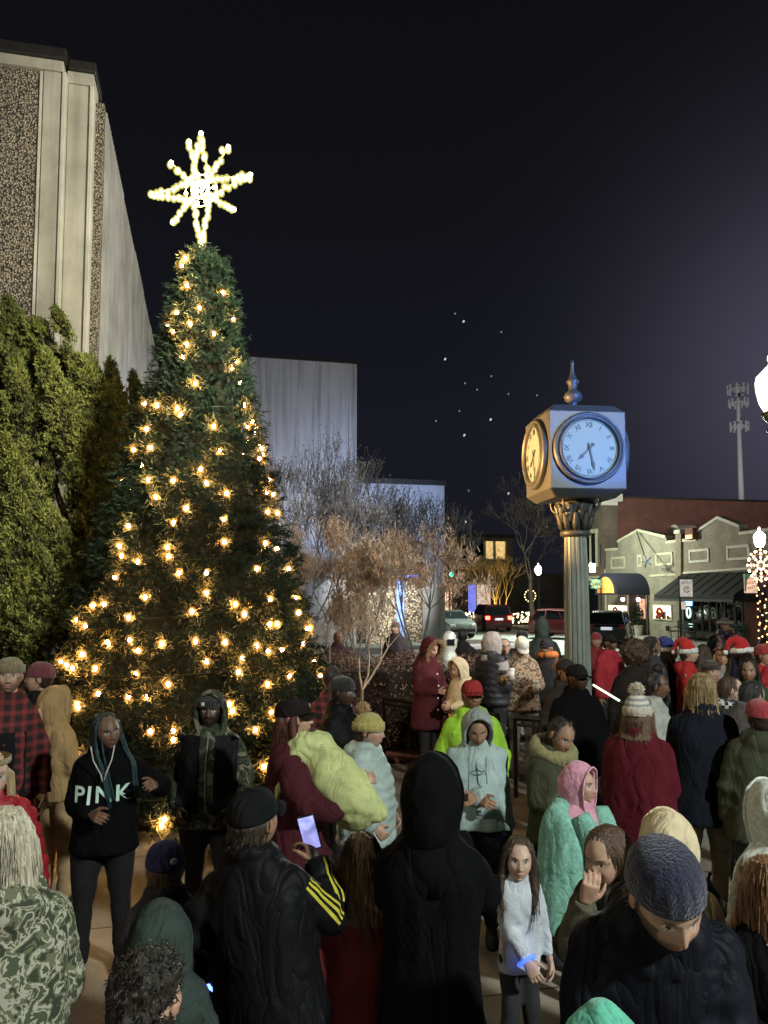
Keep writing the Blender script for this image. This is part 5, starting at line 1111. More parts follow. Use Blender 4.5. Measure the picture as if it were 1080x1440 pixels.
def hair_part(P, style, c):
    Mh, root, d = P['Mh'], P['root'], P['d']; g = np.random.default_rng(int(abs(root.location.x * 1000)) + 3); near = d < 7.5; nS = 1.0 if d < 4 else (.6 if near else .35)
    m_ = mat('hair_%d_%d_%d' % tuple(int(v * 1000) for v in c), c, .42, var=.45, vscale=30, rpi=.0, spec=.5, bump=.5, bscale=90, stretch=(3, 3, .35))
    vx = .006 if d < 4 else (.0085 if near else .012)
    st, arg = (style if isinstance(style, tuple) else (style, None)); m = MB(); extra = None
    if st in ('short', 'curly', 'bun', 'pony', 'buzz', 'topknot'):
        gr = .004 if st == 'buzz' else 0
        m.ball((0, .020, .020), (.084 - gr, .100 - gr, .103 - gr), 20, 14); m.ball((0, .045, -.03), (.070 - gr, .062 - gr, .07), 14, 10)
        if st == 'topknot': m.ball((0, .0, .15), (.05, .05, .045), 12, 8)
        if st == 'bun': m.ball((0, .12, .06), (.045, .045, .045), 12, 8)
        if st == 'pony': m.tube([(0, .11, .05), (0, .15, .02), (0, .155, -.06), (0, .13, -.17)], [.022, .036, .032, .008], 10)
    elif st == 'long':
        L_ = arg or .3; m.ball((0, .018, .022), (.088, .104, .106), 20, 14)
        m.rings([oval(.090, .075, .035, .02, 18), oval(.097, .075, .045, -.06, 18), oval(.104, .066, .062, -.13, 18), oval(.118, .052, .09, -.2 - .2 * (L_ - .3), 18), oval(.10, .035, .098, -L_, 18), oval(.07, .02, .095, -L_ - .05, 18)])
        for e in (-1, 1): m.tube([(e * .062, -.045, .075), (e * .086, -.02, .0), (e * .092, -.025, -.08), (e * .10, -.06, -.17), (e * .09, -.085, -.17 - .55 * (L_ - .17))], [.012, .020, .022, .020, .008], 10)
    elif st == 'afro':
        m.ball((0, .03, .05), (.150, .155, .145), 22, 16)
    elif st == 'braids':
        m.ball((0, .018, .02), (.084, .101, .102), 20, 14)
    elif st == 'bob':
        m.ball((0, .02, .02), (.092, .108, .106), 20, 14); m.rings([oval(.092, .08, .035, .02, 18), oval(.10, .08, .045, -.06, 18), oval(.095, .07, .05, -.12, 18)])
    V, Q, Nn = fuse(m, vx, 3)
    if P.get('hat'):
        up = np.clip((V[:, 2] - .0) / .04, 0, 1)[:, None]; V = V * (1 - up) + (V * np.array([.86, .86, .80]) + np.array([0, .002, .0])) * up; V[:, 1] = np.where(V[:, 1] < -.02, -.02 + (V[:, 1] + .02) * .72, V[:, 1])
    if st == 'afro' or st == 'curly': a = .016 if st == 'afro' else .010; V = V + Nn * (a * vnoise(V * 55, 3) + a * 1.2 * vnoise(V * 24, 5))[:, None]
    else: ang = np.arctan2(V[:, 0], V[:, 1]); V = V + Nn * (.0045 * vnoise(np.stack([ang * 16, V[:, 2] * 7, V[:, 0] * 2], 1), 3) + .003 * vnoise(np.stack([ang * 38, V[:, 2] * 9, V[:, 0]], 1), 4))[:, None]
    ob = part(P, 'hair', V, Q, m_, Mh)
    # loose strands break up the outline
    idx = g.choice(len(V), min(len(V), int({'afro': 800, 'curly': 650, 'short': 420, 'long': 420, 'bob': 350}.get(st, 200) * nS)), replace=False)
    if P.get('hat'): idx = idx[(V[idx, 2] < -.02) & (V[idx, 1] > .0)]
    elif st != 'afro': idx = idx[(V[idx, 1] > -.045) | (V[idx, 2] < -.12)]
    Vs, Ns = V[idx], Nn[idx]
    if st == 'afro': mm = strands(g, Vs - Ns * .01, Ns + g.normal(size=Ns.shape) * .4, .05, .0035, 6, .75, 0, k=3)
    elif st == 'curly': mm = strands(g, Vs - Ns * .006, Ns + g.normal(size=Ns.shape) * .5, .032, .003, 5, .7, 0, k=3)
    elif st in ('long', 'bob'):
        keep = Vs[:, 2] > -.28; mm = strands(g, Vs[keep], np.stack([Ns[keep, 0] * .22, Ns[keep, 1] * .22, -np.ones(keep.sum())], 1), .10, .0026, 5, .05, .1, k=3)
    else: mm = strands(g, Vs, Ns * .35 + np.array([0, .25, -.5]), .03, .0024, 4, .1, .1, k=3)
    if st == 'long' and d < 7.5:
        L0 = arg or .3
        for k_ in range(260 if d < 5.2 else 110):
            a = g.uniform(-2.35, 2.35); x0, y0 = math.sin(a), math.cos(a); fr = max(0, -y0); L_ = L0 * g.uniform(.75, 1.08); rr = 1 + g.uniform(-.035, .015)
            pts = np.array([(x0 * .05 * rr, .02 + y0 * .06, .116), (x0 * .088 * rr, .02 + y0 * .104 * rr, .05), (x0 * .098 * rr, .026 + y0 * .104 * rr, -.04), (x0 * .108 * rr, .035 + y0 * .09 * rr - .02 * fr, -.12), (x0 * .118 * rr, .05 + y0 * .075 - .10 * fr, -.2), (x0 * (.112 + g.uniform(-.02, .03)), .055 + y0 * .07 - .16 * fr + g.uniform(-.01, .01), -max(L_, .21))])
            if P['hat']: pts[0] = (x0 * .06, .02 + y0 * .07, .0); pts[1] = (x0 * .078, .02 + y0 * .095, -.015)
            tq = np.linspace(0, 5, 16); pp = np.stack([np.interp(tq, range(6), pts[:, j]) for j in range(3)], 1); pp[:, :2] += .004 * np.sin(tq * 3 + k_)[:, None]; mm.tube(pp, .0031 * np.linspace(1, .4, 16), 3)
    if st == 'braids':
        for k_ in range(18):
            e = -1 if k_ % 3 else 1; L_ = (arg or .34) * g.uniform(.9, 1.12); a0 = g.uniform(0, 1); pts = np.array([(e * .03, .0, .112), (e * .078, -.03 + .03 * a0, .06), (e * (.090 + .006 * a0), -.04 + .03 * a0, -.04), (e * (.092 + .01 * a0), -.075, -.13), (e * (.085 + .03 * a0), -.135 - .02 * a0, -.20), (e * (.06 + .05 * a0), -.175 - .01 * a0, -L_)]); tq = np.linspace(0, 5, 34); pp = np.stack([np.interp(tq, range(6), pts[:, j]) for j in range(3)], 1); mm.tube(pp, .0080 * (1 + .18 * np.sin(np.arange(34) * 1.9)), 6)
        for k_ in range(40):
            a = g.uniform(-2.5, 2.5); x0, y0 = math.sin(a), math.cos(a); f_ = abs(a) > 1.5; L_ = (arg or .34) * g.uniform(.8, 1.1); pts = [(x0 * .05, .02 + y0 * .06, .11), (x0 * .080, .02 + y0 * .098, .05), (x0 * .092, .022 + y0 * .108, -.04), (x0 * .10, .02 + y0 * .105 - .02 * f_, -.12), (x0 * .115, .0 + y0 * .10 - .07 * f_, -.19), (x0 * .115 + g.uniform(-.015, .015), .0 + y0 * .10 - .115 * f_, -L_)]
            pts = np.array(pts); tq = np.linspace(0, 5, 34); pp = np.stack([np.interp(tq, range(6), pts[:, j]) for j in range(3)], 1); mm.tube(pp, .0072 * (1 + .18 * np.sin(np.arange(34) * 1.9)), 6)
    mm.xf(Mh); o = link('strand', mesh_arrays('strand', mm.arr(), mm.Fs, [m_], smooth=True), ob); o['kind'] = 'stuff'
def hat_part(P, hat):
    Mh, root, d = P['Mh'], P['root'], P['d']; st, c = hat[0], hat[1]; opt = hat[2] if len(hat) > 2 else {}
    g = np.random.default_rng(5); kf = 96 if d < 7.5 else 48; a = np.arange(kf) * 2 * math.pi / kf
    def ring(rx, ry, z, rib=0, cy=.010, nr=16): r = 1 + rib * np.cos(a * nr / 2 * 2); return np.stack([rx * r * np.cos(a), cy + ry * r * np.sin(a), np.full(kf, z)], 1)
    tilt = Matrix.Rotation(R(opt.get('tilt', -6)), 4, 'X'); M = Mh @ tilt; m_ = hat[3] if len(hat) > 3 else cloth(c, opt.get('kind', 'knit'))
    if st == 'beanie':
        zl = opt.get('low', .018); hgt = opt.get('h', .128); n = 12; rs = [ring(.078, .102, zl + .012), ring(.090, .114, zl)]
        for i in range(n): q = i / (n - 1) * math.pi / 2 * .985; rs.append(ring(.0915 * math.cos(q) ** .72, .115 * math.cos(q) ** .72, zl + .004 + (hgt - zl) * math.sin(q), .013))
        t = MB(); t.rings(rs); t.xf(M); A = t.arr(); ob = t.build('beanie', m_, root, smooth=True)
        if opt.get('cuff', True):
            cc = opt.get('cuffc', c); t = MB(); t.rings([ring(.086, .108, zl - .008, .012), ring(.0965, .119, zl - .004, .014), ring(.0985, .121, zl + .025, .016), ring(.0965, .119, zl + .05, .014), ring(.086, .108, zl + .053, .012)], False, False); t.xf(M); t.build('cuff', cloth(cc, 'knit'), ob, smooth=True)
        if opt.get('logo'):
            t = MB(); t.box(-.013, .013, -.1225, -.1185, zl + .010, zl + .034, .002); t.xf(M @ Matrix.Rotation(R(opt['logo']), 4, 'Z')); t.build('hat_tag', cloth((.6, .6, .6)), ob)
        if opt.get('pom'):
            pc = opt['pom']; V = g.normal(size=(420, 3)); V /= np.linalg.norm(V, axis=1)[:, None]; off = np.array(opt.get('pomat', (0, .02, hgt + .03))); mm = strands(g, V * .012 + off, V, .045, .0032, 4, .25, 0, k=3); mm.ball(off, .03, 10, 8); mm.xf(M); link('pompom', mesh_arrays('pompom', mm.arr(), mm.Fs, [cloth(pc, 'fleece')], smooth=True), ob)
    elif st == 'cap':
        rs = [ring(.085, .109, .022)]
        for i in range(10): q = i / 9 * math.pi / 2 * .985; rs.append(ring(.088 * math.cos(q) ** .62, .112 * math.cos(q) ** .62, .028 + .098 * math.sin(q)))
        t = MB(); t.rings(rs); t.ball((0, .012, .128), (.009, .009, .005), 8, 5); t.xf(M); ob = t.build('cap', cloth(c, 'cotton') if len(hat) <= 3 else m_, root, smooth=True)
        bc = opt.get('brim', c); q = np.linspace(-1.0, 1.0, 15); ins = np.stack([.084 * np.sin(q), .010 - .108 * np.cos(q), .026 - .0 * q], 1); out = np.stack([.088 * np.sin(q) * 1.02, .010 - .108 * np.cos(q) - .085 * np.cos(q * 1.45).clip(0) ** .6, .018 - .022 * np.sin(q) ** 2 - .006], 1)
        t = MB(); V = np.concatenate([ins + [0, 0, .002], out + [0, 0, .002], out - [0, 0, .003], ins - [0, 0, .003]]); n = 15; Fc = []
        for r_ in range(4):
            for j in range(n - 1): a0 = r_ * n + j; b0 = ((r_ + 1) % 4) * n + j; Fc.append((a0, a0 + 1, b0 + 1, b0))
        t.add(V, Fc); t.xf(M); t.build('brim', cloth(bc, 'cotton'), ob, smooth=True)
        if opt.get('logo'):
            t = MB(); lq = R(opt.get('logoat', 0)); t.ball((.088 * math.sin(lq), .010 - .113 * math.cos(lq), .066), (.018, .006, .014), 10, 6, Matrix.Rotation(lq, 3, 'Z')); t.xf(M); t.build('logo', cloth(opt['logo']), ob, smooth=True)
    elif st == 'santa':
        t = MB(); pts = [np.array(p) for p in [(0, .012, .03), (0, .014, .07), (.004, .025, .115), (.02, .06, .145), (.035, .11, .14), (.04, .15, .09), (.04, .165, .03)]]
        if opt.get('flip'): pts = [p * np.array([-1, 1, 1]) for p in pts]
        t.tube(pts, [.098, .096, .082, .062, .042, .026, .014], 24); V, Q, Nn = fuse(t, .008 if d < 9 else .011, 2); V = shape_noise(V, Nn, .005, (30, 30, 30), 2); ob = part(P, 'santa_hat', V, Q, cloth(c, 'fleece'), M)
        wc = cloth((.72, .72, .70), 'fleece'); t = MB(); t.rings([ring(.084, .103, .0), ring(.104, .122, .006), ring(.108, .127, .03), ring(.103, .122, .054), ring(.084, .103, .06)], False, False); V = t.arr(); V = V + .006 * np.stack([vnoise(V * 70, i) for i in range(3)], 1); t.V = [V]; t.xf(M); t.build('fur_band', wc, ob, smooth=True)
        t = MB(); t.ball(pts[-1] + np.array([0, .01, -.01]), .03, 10, 8); t.xf(M); t.build('pompom', wc, ob, smooth=True)
    elif st == 'bucket':
        rs = [ring(.084, .104, .03)] + [ring(.087 * math.cos(q) ** .5, .107 * math.cos(q) ** .5, .035 + .085 * math.sin(q)) for q in np.linspace(0, 1.55, 8)]
        t = MB(); t.rings(rs); t.xf(M); ob = t.build('hat', m_, root, smooth=True)
        t = MB(); t.rings([ring(.086, .105, .03), ring(.13, .15, .005), ring(.145, .165, .012), ring(.142, .162, .035), ring(.10, .12, .06), ring(.086, .105, .06)], False, False); V = t.arr(); V = V + .008 * np.stack([vnoise(V * 60, i) for i in range(3)], 1); t.V = [V]; t.xf(M); t.build('fur_brim', cloth(opt.get('brim', c), 'fleece'), ob, smooth=True)
    elif st == 'headband':
        t = MB(); t.rings([ring(.091, .110, .062), ring(.094, .113, .068), ring(.094, .113, .085), ring(.09, .109, .09)], False, False); t.xf(M); t.build('headband', m_, root, smooth=True)
def hood_part(P, m_, fur=None, open_=1.0, peak=.0, name='hood', lining=None):
    Mh, root, d = P['Mh'], P['root'], P['d']; nu, nv = (64, 34) if d < 7.5 else (40, 20)
    # polar grid round the forward axis; the face opening is left out
    az = np.arange(nu) * 2 * math.pi / nu; ps0 = .98 * open_; V = []
    for j in range(nv):
        f_ = j / (nv - 1); ps = ps0 + (math.pi - ps0) * f_
        sx, cz = np.cos(az), np.sin(az)
        dx, dy, dz = np.sin(ps) * sx, -math.cos(ps), np.sin(ps) * cz
        rx, ry, rzu, rzd = .108, .128 + .03 * peak, .150 + .02 * peak, .21
        rz = np.where(dz > 0, rzu, rzd); x = rx * dx; y = .022 + ry * dy; z = .0 + rz * dz
        x = x * np.where(z < -.06, 1 + (-.06 - z) * 1.6, 1); y = y + np.where(dz > 0, .03 * peak * np.sin(ps) * dz * f_, 0) - .02 * (1 - f_) * np.clip(cz, 0, 1)
        V.append(np.stack([x, np.broadcast_to(y, x.shape), z], 1))
    V = np.array(V); n0 = V.reshape(-1, 3); cen = np.array([0, .02, -.01]); rad = n0 - cen; rad /= np.linalg.norm(rad, axis=1)[:, None]
    out = n0 + rad * (.004 + .012 * vnoise(n0 * np.array([9, 6, 6]) + P['d'] * 7, 4)[:, None] + .004 * (1 - 2 * np.abs(vnoise(n0 * np.array([26, 14, 18]), 8)))[:, None]); rim = np.exp(-np.arange(nv) / 1.2)[:, None].repeat(nu, 1).reshape(-1); out = out + rad * (.012 * rim)[:, None]
    inn = n0 - rad * .012
    Fo = [];
    for j in range(nv - 1):
        for i in range(nu): a, b = j * nu + i, j * nu + (i + 1) % nu; Fo.append((a, a + nu, b + nu, b))
    nn = nv * nu; Fi = [tuple(q + nn for q in f[::-1]) for f in Fo]; Fr = [(i, (i + 1) % nu, nn + (i + 1) % nu, nn + i) for i in range(nu)]
    W = np.concatenate([out, inn]); t = MB(); t.add(W, Fo + Fi + Fr)
    t.tube([(0, .06, -.13), (0, .05, -.2), (0, .03, -.27)], [.10, .12, .15], 16)
    t.xf(Mh); ob = t.build(name, m_, root, smooth=True)
    if fur:
        g = np.random.default_rng(6); R0 = out[:nu]; i = g.integers(0, nu, 700); st = R0[i] + g.normal(size=(700, 3)) * .008; dr = rad[:nu][i] * .7 + np.array([0, -.7, 0]) + g.normal(size=(700, 3)) * .45
        mm = strands(g, st, dr / np.linalg.norm(dr, axis=1)[:, None], .05, .0042, 4, .2, .05, k=3); mm.xf(Mh); link('fur_trim', mesh_arrays('fur_trim', mm.arr(), mm.Fs, [cloth(fur, 'fleece')], smooth=True), ob)
    elif True:
        t = MB(); t.tube(np.concatenate([out[:nu], out[:1]]) - np.array([0, .002, 0]), .007, 6, False); t.xf(Mh); t.build('hem', lining or m_, ob, smooth=True)
# ------------------------------------------------------------------ things held
def held(name, label, cat, P, sd, off=(0, 0, 0), group=None):
    """a top-level thing placed at the fingers of that hand"""
    h = P['root'].matrix_basis @ Vector(P['hand%d' % sd]); o = thing(name, label, cat, h + Vector(off), P['root'].rotation_euler.z, group); return o
def phone(label, P, sd, tilt=(60, 0, 0), lit=(.7, .75, 1), es=2.0, off=(0, 0, 0.02), back=False):
    rt = held('phone', label, 'phone', P, sd, off); rt.rotation_euler = (R(tilt[0]), R(tilt[1]), P['root'].rotation_euler.z + R(tilt[2]))
    t = MB(); t.box(-.037, .037, -.0045, .0045, -.075, .075, .004); t.build('case', M_black, rt)
    t = MB(); t.box(-.033, .033, .0046, .0052, -.069, .069); t.build('screen', mat('screen_%d_%d' % (int(lit[0] * 100), int(es * 10)), lit, emit=lit, es=es, var=.5, vscale=28), rt); return rt
# ================================================================== THE CROWD
BK = (.0048, .0048, .0058); DBL = (.012, .014, .03); MAR = (.085, .012, .022); CREAM = (.55, .48, .36); TAN = (.42, .27, .13); TEAL = (.30, .42, .42); LIME = (.32, .58, .05); MINT = (.16, .50, .38); PINK = (.62, .30, .40); RED = (.42, .025, .025); GREY = (.22, .21, .21); WHITE = (.68, .68, .66)
M_wcamo = camo('green_camo', [(.012, .015, .010), (.045, .06, .028), (.012, .013, .009), (.14, .14, .085)], 9)
M_rcamo = camo('leaf_camo', [(.03, .04, .022), (.12, .13, .07), (.38, .37, .29), (.06, .075, .04)], 22)
M_bcamo = camo('brown_camo', [(.10, .06, .035), (.26, .17, .10), (.42, .33, .24), (.06, .04, .03)], 13)
def surf_text(P, txt, size, z, m, x=0, back=False, name='lettering', spacing=1.0):
    V = P['coatV']; bv = BVHTree.FromPolygons(V.tolist(), P['coatQ'].tolist()); mt = text_mb(txt, size, 0, spacing=spacing, bold=.10); A = mt.arr(); s_ = -1 if not back else 1; O = []
    for v in A:
        xx, zz = (v[0] + x) * (1 if not back else -1), v[1] + z; h = bv.ray_cast(Vector((xx, s_ * 1.0, zz)), Vector((0, -s_, 0)))
        O.append((xx, (h[0].y if h[0] else s_ * .15) + s_ * .006, zz))
    mt.V = [np.array(O)]; return mt.build(name, m, P['coat'])
def buttons(P, x, zs, m, r=.008):
    V = P['coatV']; bv = BVHTree.FromPolygons(V.tolist(), P['coatQ'].tolist())
    for z in zs:
        h = bv.ray_cast(Vector((x, -1, z)), Vector((0, 1, 0)))
        if h[0]: t = MB(); t.ball(h[0] + Vector((0, -.003, 0)), (r, r * .5, r), 8, 6); t.build('button', m, P['coat'], smooth=True)
def front_strip(P, x0, x1, z0, z1, m, name, n=14, off=.004, wob=0):
    V = P['coatV']; bv = BVHTree.FromPolygons(V.tolist(), P['coatQ'].tolist()); rows = []
    for z in np.linspace(z0, z1, n):
        w_ = math.sin(z * 30) * wob; row = []
        for x in np.linspace(x0 + w_, x1 + w_, 4): h = bv.ray_cast(Vector((x, -1, z)), Vector((0, 1, 0))); row.append((x, (h[0].y if h[0] else -.12) - off, z))
        rows.append(row)
    t = MB(); A = np.array(rows).reshape(-1, 3); F_ = [(i * 4 + j, i * 4 + j + 1, i * 4 + 5 + j, i * 4 + 4 + j) for i in range(n - 1) for j in range(3)]; B = A + np.array([0, .006, 0]); t.add(np.concatenate([A, B]), F_ + [tuple(q + len(A) for q in f[::-1]) for f in F_]); return t.build(name, m, P['coat'], smooth=True)
def cord(P, pts, m, r=.004, name='drawstring'):
    t = MB(); t.tube(pts, r, 5); return t.build(name, m, P['coat'], smooth=True)
M_thread = cloth((.55, .53, .48))
# ---- left edge
P = person('tall man in tan knit cap and open dark red plaid shirt at the left edge', 14, 924, 5.5, 22, (.05, .012, .012), (.03, .025, .02), 'fair', 'buzz', ('beanie', (.21, .17, .085), {'low': .03}), fat=.95, bulk=.014, hem=.46, yaw=0, beard=.6, hairc=(.06, .035, .02), top=.02, coatmat=plaid('red_plaid', (.015, .008, .008), (.13, .016, .016), (.20, .03, .03)), coatname='shirt')
front_strip(P, -.13, .13, .76, 1.43, cloth((.013, .013, .016)), 'vest'); buttons(P, -.07, [1.36, 1.26, 1.16, 1.06, .96], M_white)
person('person in maroon knit hat with red-lit cheek behind the tall man in plaid', 56, 932, 6.6, -75, (.02, .015, .015), hat=('beanie', (.16, .035, .05), {'h': .14, 'cuff': False}), skin='fair', hair='short')
P = person('person in tan hoodie and khaki trousers seen from behind, hood up, beside the fir', 78, 962, 6.0, 150, (.40, .26, .12), (.38, .25, .13), 'fair', None, None, fat=.85, bulk=.025, ckind='cotton', hem=.5, hood='up', arms=('belly', 'belly'), lean=-4)
person('person in puffy cherry-red jacket cut off by the left edge', -12, 1050, 3.7, 40, (.28, .012, .02), (.02, .02, .02), 'pale', ('long', .22), ('headband', (.30, .22, .10)), fat=1.15, bulk=.035, ckind='puffer', hem=.47, hairc=(.35, .26, .14), hood='down', pitch=8)
person('blonde child in leafy camouflage coat at the lower left corner', 6, 1136, 2.55, 205, (.1, .1, .1), (.05, .05, .04), 'pale', ('long', .26), None, fat=1.2, bulk=.04, hem=.40, hairc=(.55, .50, .38), coatmat=M_rcamo, fold=.014, hood='down', arms=('belly', 'belly'))
P = person('woman in black hoodie with teal braids and white chest letters, one hand raised', 148, 1003, 5.0, 12, BK, BK, 'brown', ('braids', .40), None, fat=1.12, bulk=.035, hem=.47, yaw=30, pitch=4, roll=-8, hairc=(.012, .035, .042), arms=((.34, -.20, 1.26), (.04, -.25, 1.10)), stance=1, fold=.012)
surf_text(P, 'PINK', .135, 1.20 * P['k'], mat('mint_print', (.50, .68, .60), .8), .0, spacing=1.2)
cord(P, [(-.07, -.16, 1.44), (-.05, -.185, 1.36), (.0, -.195, 1.27), (.01, -.2, 1.23)], M_thread); cord(P, [(.07, -.15, 1.44), (.06, -.185, 1.36), (.03, -.195, 1.28), (.02, -.2, 1.24)], M_thread)
P = person('man in black vest over green camouflage hoodie, hood over a black knit cap', 297, 968, 5.5, 2, BK, (.015, .015, .018), 'dark', None, ('beanie', (.016, .016, .017), {'logo': -18, 'low': .032}), fat=1.18, bulk=.04, ckind='cotton', hem=.47, coatmat=M_wcamo, hood=(M_wcamo,), arms=('pocket', 'pocket'), beard=.8, hairc=(.01, .008, .007), pitch=2)
front_strip(P, .055, .20, .90, 1.40, cloth(BK, 'nylon'), 'vest_side', 16, .012); front_strip(P, -.20, -.055, .90, 1.40, cloth(BK, 'nylon'), 'vest_side', 16, .012); front_strip(P, -.004, .004, .9, 1.42, M_steel, 'zip', 10, .008)
# ---- lower left front
person('child in navy cap seen from behind, between the braided woman and the front coat', 232, 1178, 3.3, 200, (.03, .03, .035), skin='tan', hair='short', hat=('cap', (.03, .03, .085), {'logo': (.4, .4, .42), 'logoat': 200}), fat=.95, bulk=.03, hairc=(.08, .05, .02), pitch=8)
person('child in grey-green hood low in front of the navy-capped one', 222, 1258, 2.75, 190, (.035, .05, .045), skin='tan', hood='up', fat=.95, bulk=.04, fold=.014, roll=8, lean=8)
P = person('dark-haired person with a pale hood collar at the bottom, left of the front coat', 222, 1326, 2.05, 175, (.14, .14, .12), skin='fair', hair='curly', fat=1.0, bulk=.03, hood='down', ckind='fleece', H=1.55, pitch=18, lean=14, hairc=(.02, .016, .012))
P = person('broad person in black coat and cap from behind, yellow sleeve stripes, filming', 358, 1103, 2.95, 172, BK, (.014, .014, .015), 'tan', 'short', ('cap', (.010, .010, .011)), fat=1.15, bulk=.032, hem=.50, side=8, arms=((.30, -.10, 1.0), (.13, -.30, 1.33)), fold=.02, ckind='nylon', yaw=-12, roll=-8, twist=-6, hairc=(.04, .03, .02), tkind='nylon', stance=1)
FILM = P
bvh_ = BVHTree.FromPolygons(P['coatV'].tolist(), P['coatQ'].tolist())
for sd, sh, el, w, a in P['arm']:
    if sd < 0:
        for kk in (-1, 0, 1):
            t = MB(); L_, R_ = [], []
            for p0, p1 in ((sh, el), (el, w)):
                dv = p1 - p0; dn = dv / np.linalg.norm(dv); o_ = np.array([sd, .45, 0.0]); o_ = o_ - dn * (o_ @ dn); o_ /= np.linalg.norm(o_); o2 = np.cross(o_, dn)
                for f_ in np.linspace(.12, .95, 14):
                    for lst, an_ in ((L_, kk * .36 - .09), (R_, kk * .36 + .09)):
                        c0 = Vector(xfm(P['Mu'], [p0 + dv * f_])[0]); dr = Vector(np.array(P['Mu'])[:3, :3] @ (o_ * math.cos(an_) + o2 * math.sin(an_))); h = bvh_.ray_cast(c0 + dr * .4, -dr, .4); lst.append((h[0] if h[0] else c0 + dr * .08) + dr * .003)
            n_ = len(L_); A = np.array([list(p) for p in L_ + R_]); t.add(A, [(i, i + 1, n_ + i + 1, n_ + i) for i in range(n_ - 1) if i != n_ // 2 - 1]); t.build('sleeve_stripe', cloth((.50, .46, .05)), P['coat'], smooth=True)
phone('lit phone held up by the person with yellow sleeve stripes', P, -1, (-8, 14, 8), (.42, .44, 1), .55, (0, .03, .03))
h = P['root'].matrix_basis @ Vector(P['hand1']); gl = thing('glow_ring', 'blue glow ring in the lowered left hand of the front coat', 'glow bracelet', h)
t = MB(); t.tube([(.045 * math.cos(q), .02 * math.sin(q), .045 * math.sin(q)) for q in np.linspace(0, 2 * math.pi, 21)], .007, 6); t.build('tube', mat('blue_glow', (.1, .2, 1), emit=(.08, .15, 1), es=5), gl)
# ---- centre
P = person('long-haired woman in black cap and maroon coat carrying the blanket bundle', 414, 979, 4.75, 78, (.055, .010, .016), BK, 'fair', ('long', .44), ('cap', (.017, .015, .014), {'logo': (.6, .6, .6), 'logoat': 28}), fat=1.15, bulk=.035, hem=.44, arms=((.02, -.34, 1.20), (.02, -.40, 1.22)), hairc=(.075, .020, .012), lean=-4, pitch=3)
buttons(P, -.06, [1.05], M_white)
t = MB(); t.tube([(-.13, .02, 1.37 * P['k']), (-.20, -.03, 1.27 * P['k']), (-.24, -.13, 1.13 * P['k']), (-.215, -.25, 1.12 * P['k']), (-.05, -.36, 1.13 * P['k'])], [.075, .082, .076, .064, .048], 14); V, Q, Nn = fuse(t, .013, 3); V = shape_noise(V, Nn, .009, (14, 14, 14), 6); link('sleeve', mesh_arrays('sleeve', V, Q, [cloth((.055, .010, .016))]), P['root'])
hp = P['root'].matrix_basis @ Vector((-.03, -.10, 1.27 * P['k']))
bb_ = thing('person', 'sleeping child wrapped in a pale yellow-green blanket in the arms of the capped woman', 'person', hp, R(78))
m = MB(); m.tube([(.10, .10, .16), (.03, -.0, .12), (-.02, -.12, .02), (-.05, -.26, -.10), (-.05, -.36, -.16)], [.10, .13, .15, .13, .08], 16); m.ball((.02, .07, .13), (.15, .13, .12), 14, 10); m.ball((-.03, -.26, -.17), (.12, .13, .11), 14, 10); m.rings([oval(.21, .02, .16, -.10, 14), oval(.17, .035, .13, .06, 14), oval(.10, .05, .06, .22, 14)]); m.tube([(-.05, -.30, -.12), (-.02, -.44, -.20)], [.12, .03], 10)
V, Q, Nn = fuse(m, .012, 3); V = shape_noise(V, Nn, .020, (11, 4, 5), 5); V = shape_noise(V, Nn, .006, (26, 8, 10), 9); bl = link('blanket', mesh_arrays('blanket', V, Q, [cloth((.50, .54, .24), 'cotton')]), bb_)
m = MB(); m.ball((-.05, -.33, -.20), (.05, .06, .05), 14, 10); m.ball((.06, .06, .2), (.075, .09, .08), 14, 10); m.tube([(.06, .06, .2), (-.05, -.37, -.235)], [.05, .05], 10); V, Q, Nn = fuse(m, .01, 2); link('body', mesh_arrays('body', V, Q, [M_skin], attrs={'col': np.tile([.06, .04, .03, 1], (len(V), 1))}), bb_)
P = person('woman in pale grey-blue puffer and mustard pompom hat, in profile', 522, 1001, 5.35, 72, (.36, .44, .42), (.05, .045, .04), 'fair', ('short'), ('beanie', (.42, .36, .11), {'pom': (.42, .27, .13), 'pomat': (0, .05, .155), 'low': .012}), fat=1.3, bulk=.045, ckind='puffer', hem=.46, arms=('pocket', 'pocket'), pitch=6, hood='down', hairc=(.05, .03, .02))
P = person('person in black jacket holding a hand to the mouth, beside the hedge', 484, 950, 6.3, 62, BK, BK, 'dark', 'short', ('beanie', (.013, .013, .013), {'cuff': False}), fat=1.05, bulk=.03, ckind='nylon', arms=('face', 'down'), pitch=4, hairc=(.01, .01, .01))
person('person in red plaid with back turned, half hidden behind the black jacket by the fir', 466, 936, 7.0, 200, RED, skin='fair', hair='short', coatmat=plaid('red_plaid', (.05, .02, .02), (.2, .03, .03), (.3, .05, .05)), hairc=(.03, .02, .02))
P = person('broad person in long black hooded coat from behind at bottom centre, filming', 606, 1064, 3.0, 176, BK, BK, 'fair', None, None, fat=.92, bulk=.038, hem=.22, hood=(cloth(BK, 'cotton'), None, 1.0, .8), arms=((.05, -.30, 1.32), (.09, -.30, 1.36)), fold=.022, yaw=-14, pitch=-2)
phone('phone with blue screen held up by the long black coat', P, -1, (0, 0, 50), (.35, .45, 1), .8, (.05, .0, .03))
person('small girl with light brown hair from behind, between the two front black coats', 508, 1172, 3.2, 185, (.30, .05, .06), (.22, .02, .02), 'pale', ('long', .24), None, fat=.9, bulk=.03, hairc=(.20, .13, .08), hem=.46)
yb_ = at(527, 1418, 2.6); tb_ = thing('gift_bag', 'small yellow bag low between the two front black coats', 'bag', (yb_.x, 2.6, .28), .3)
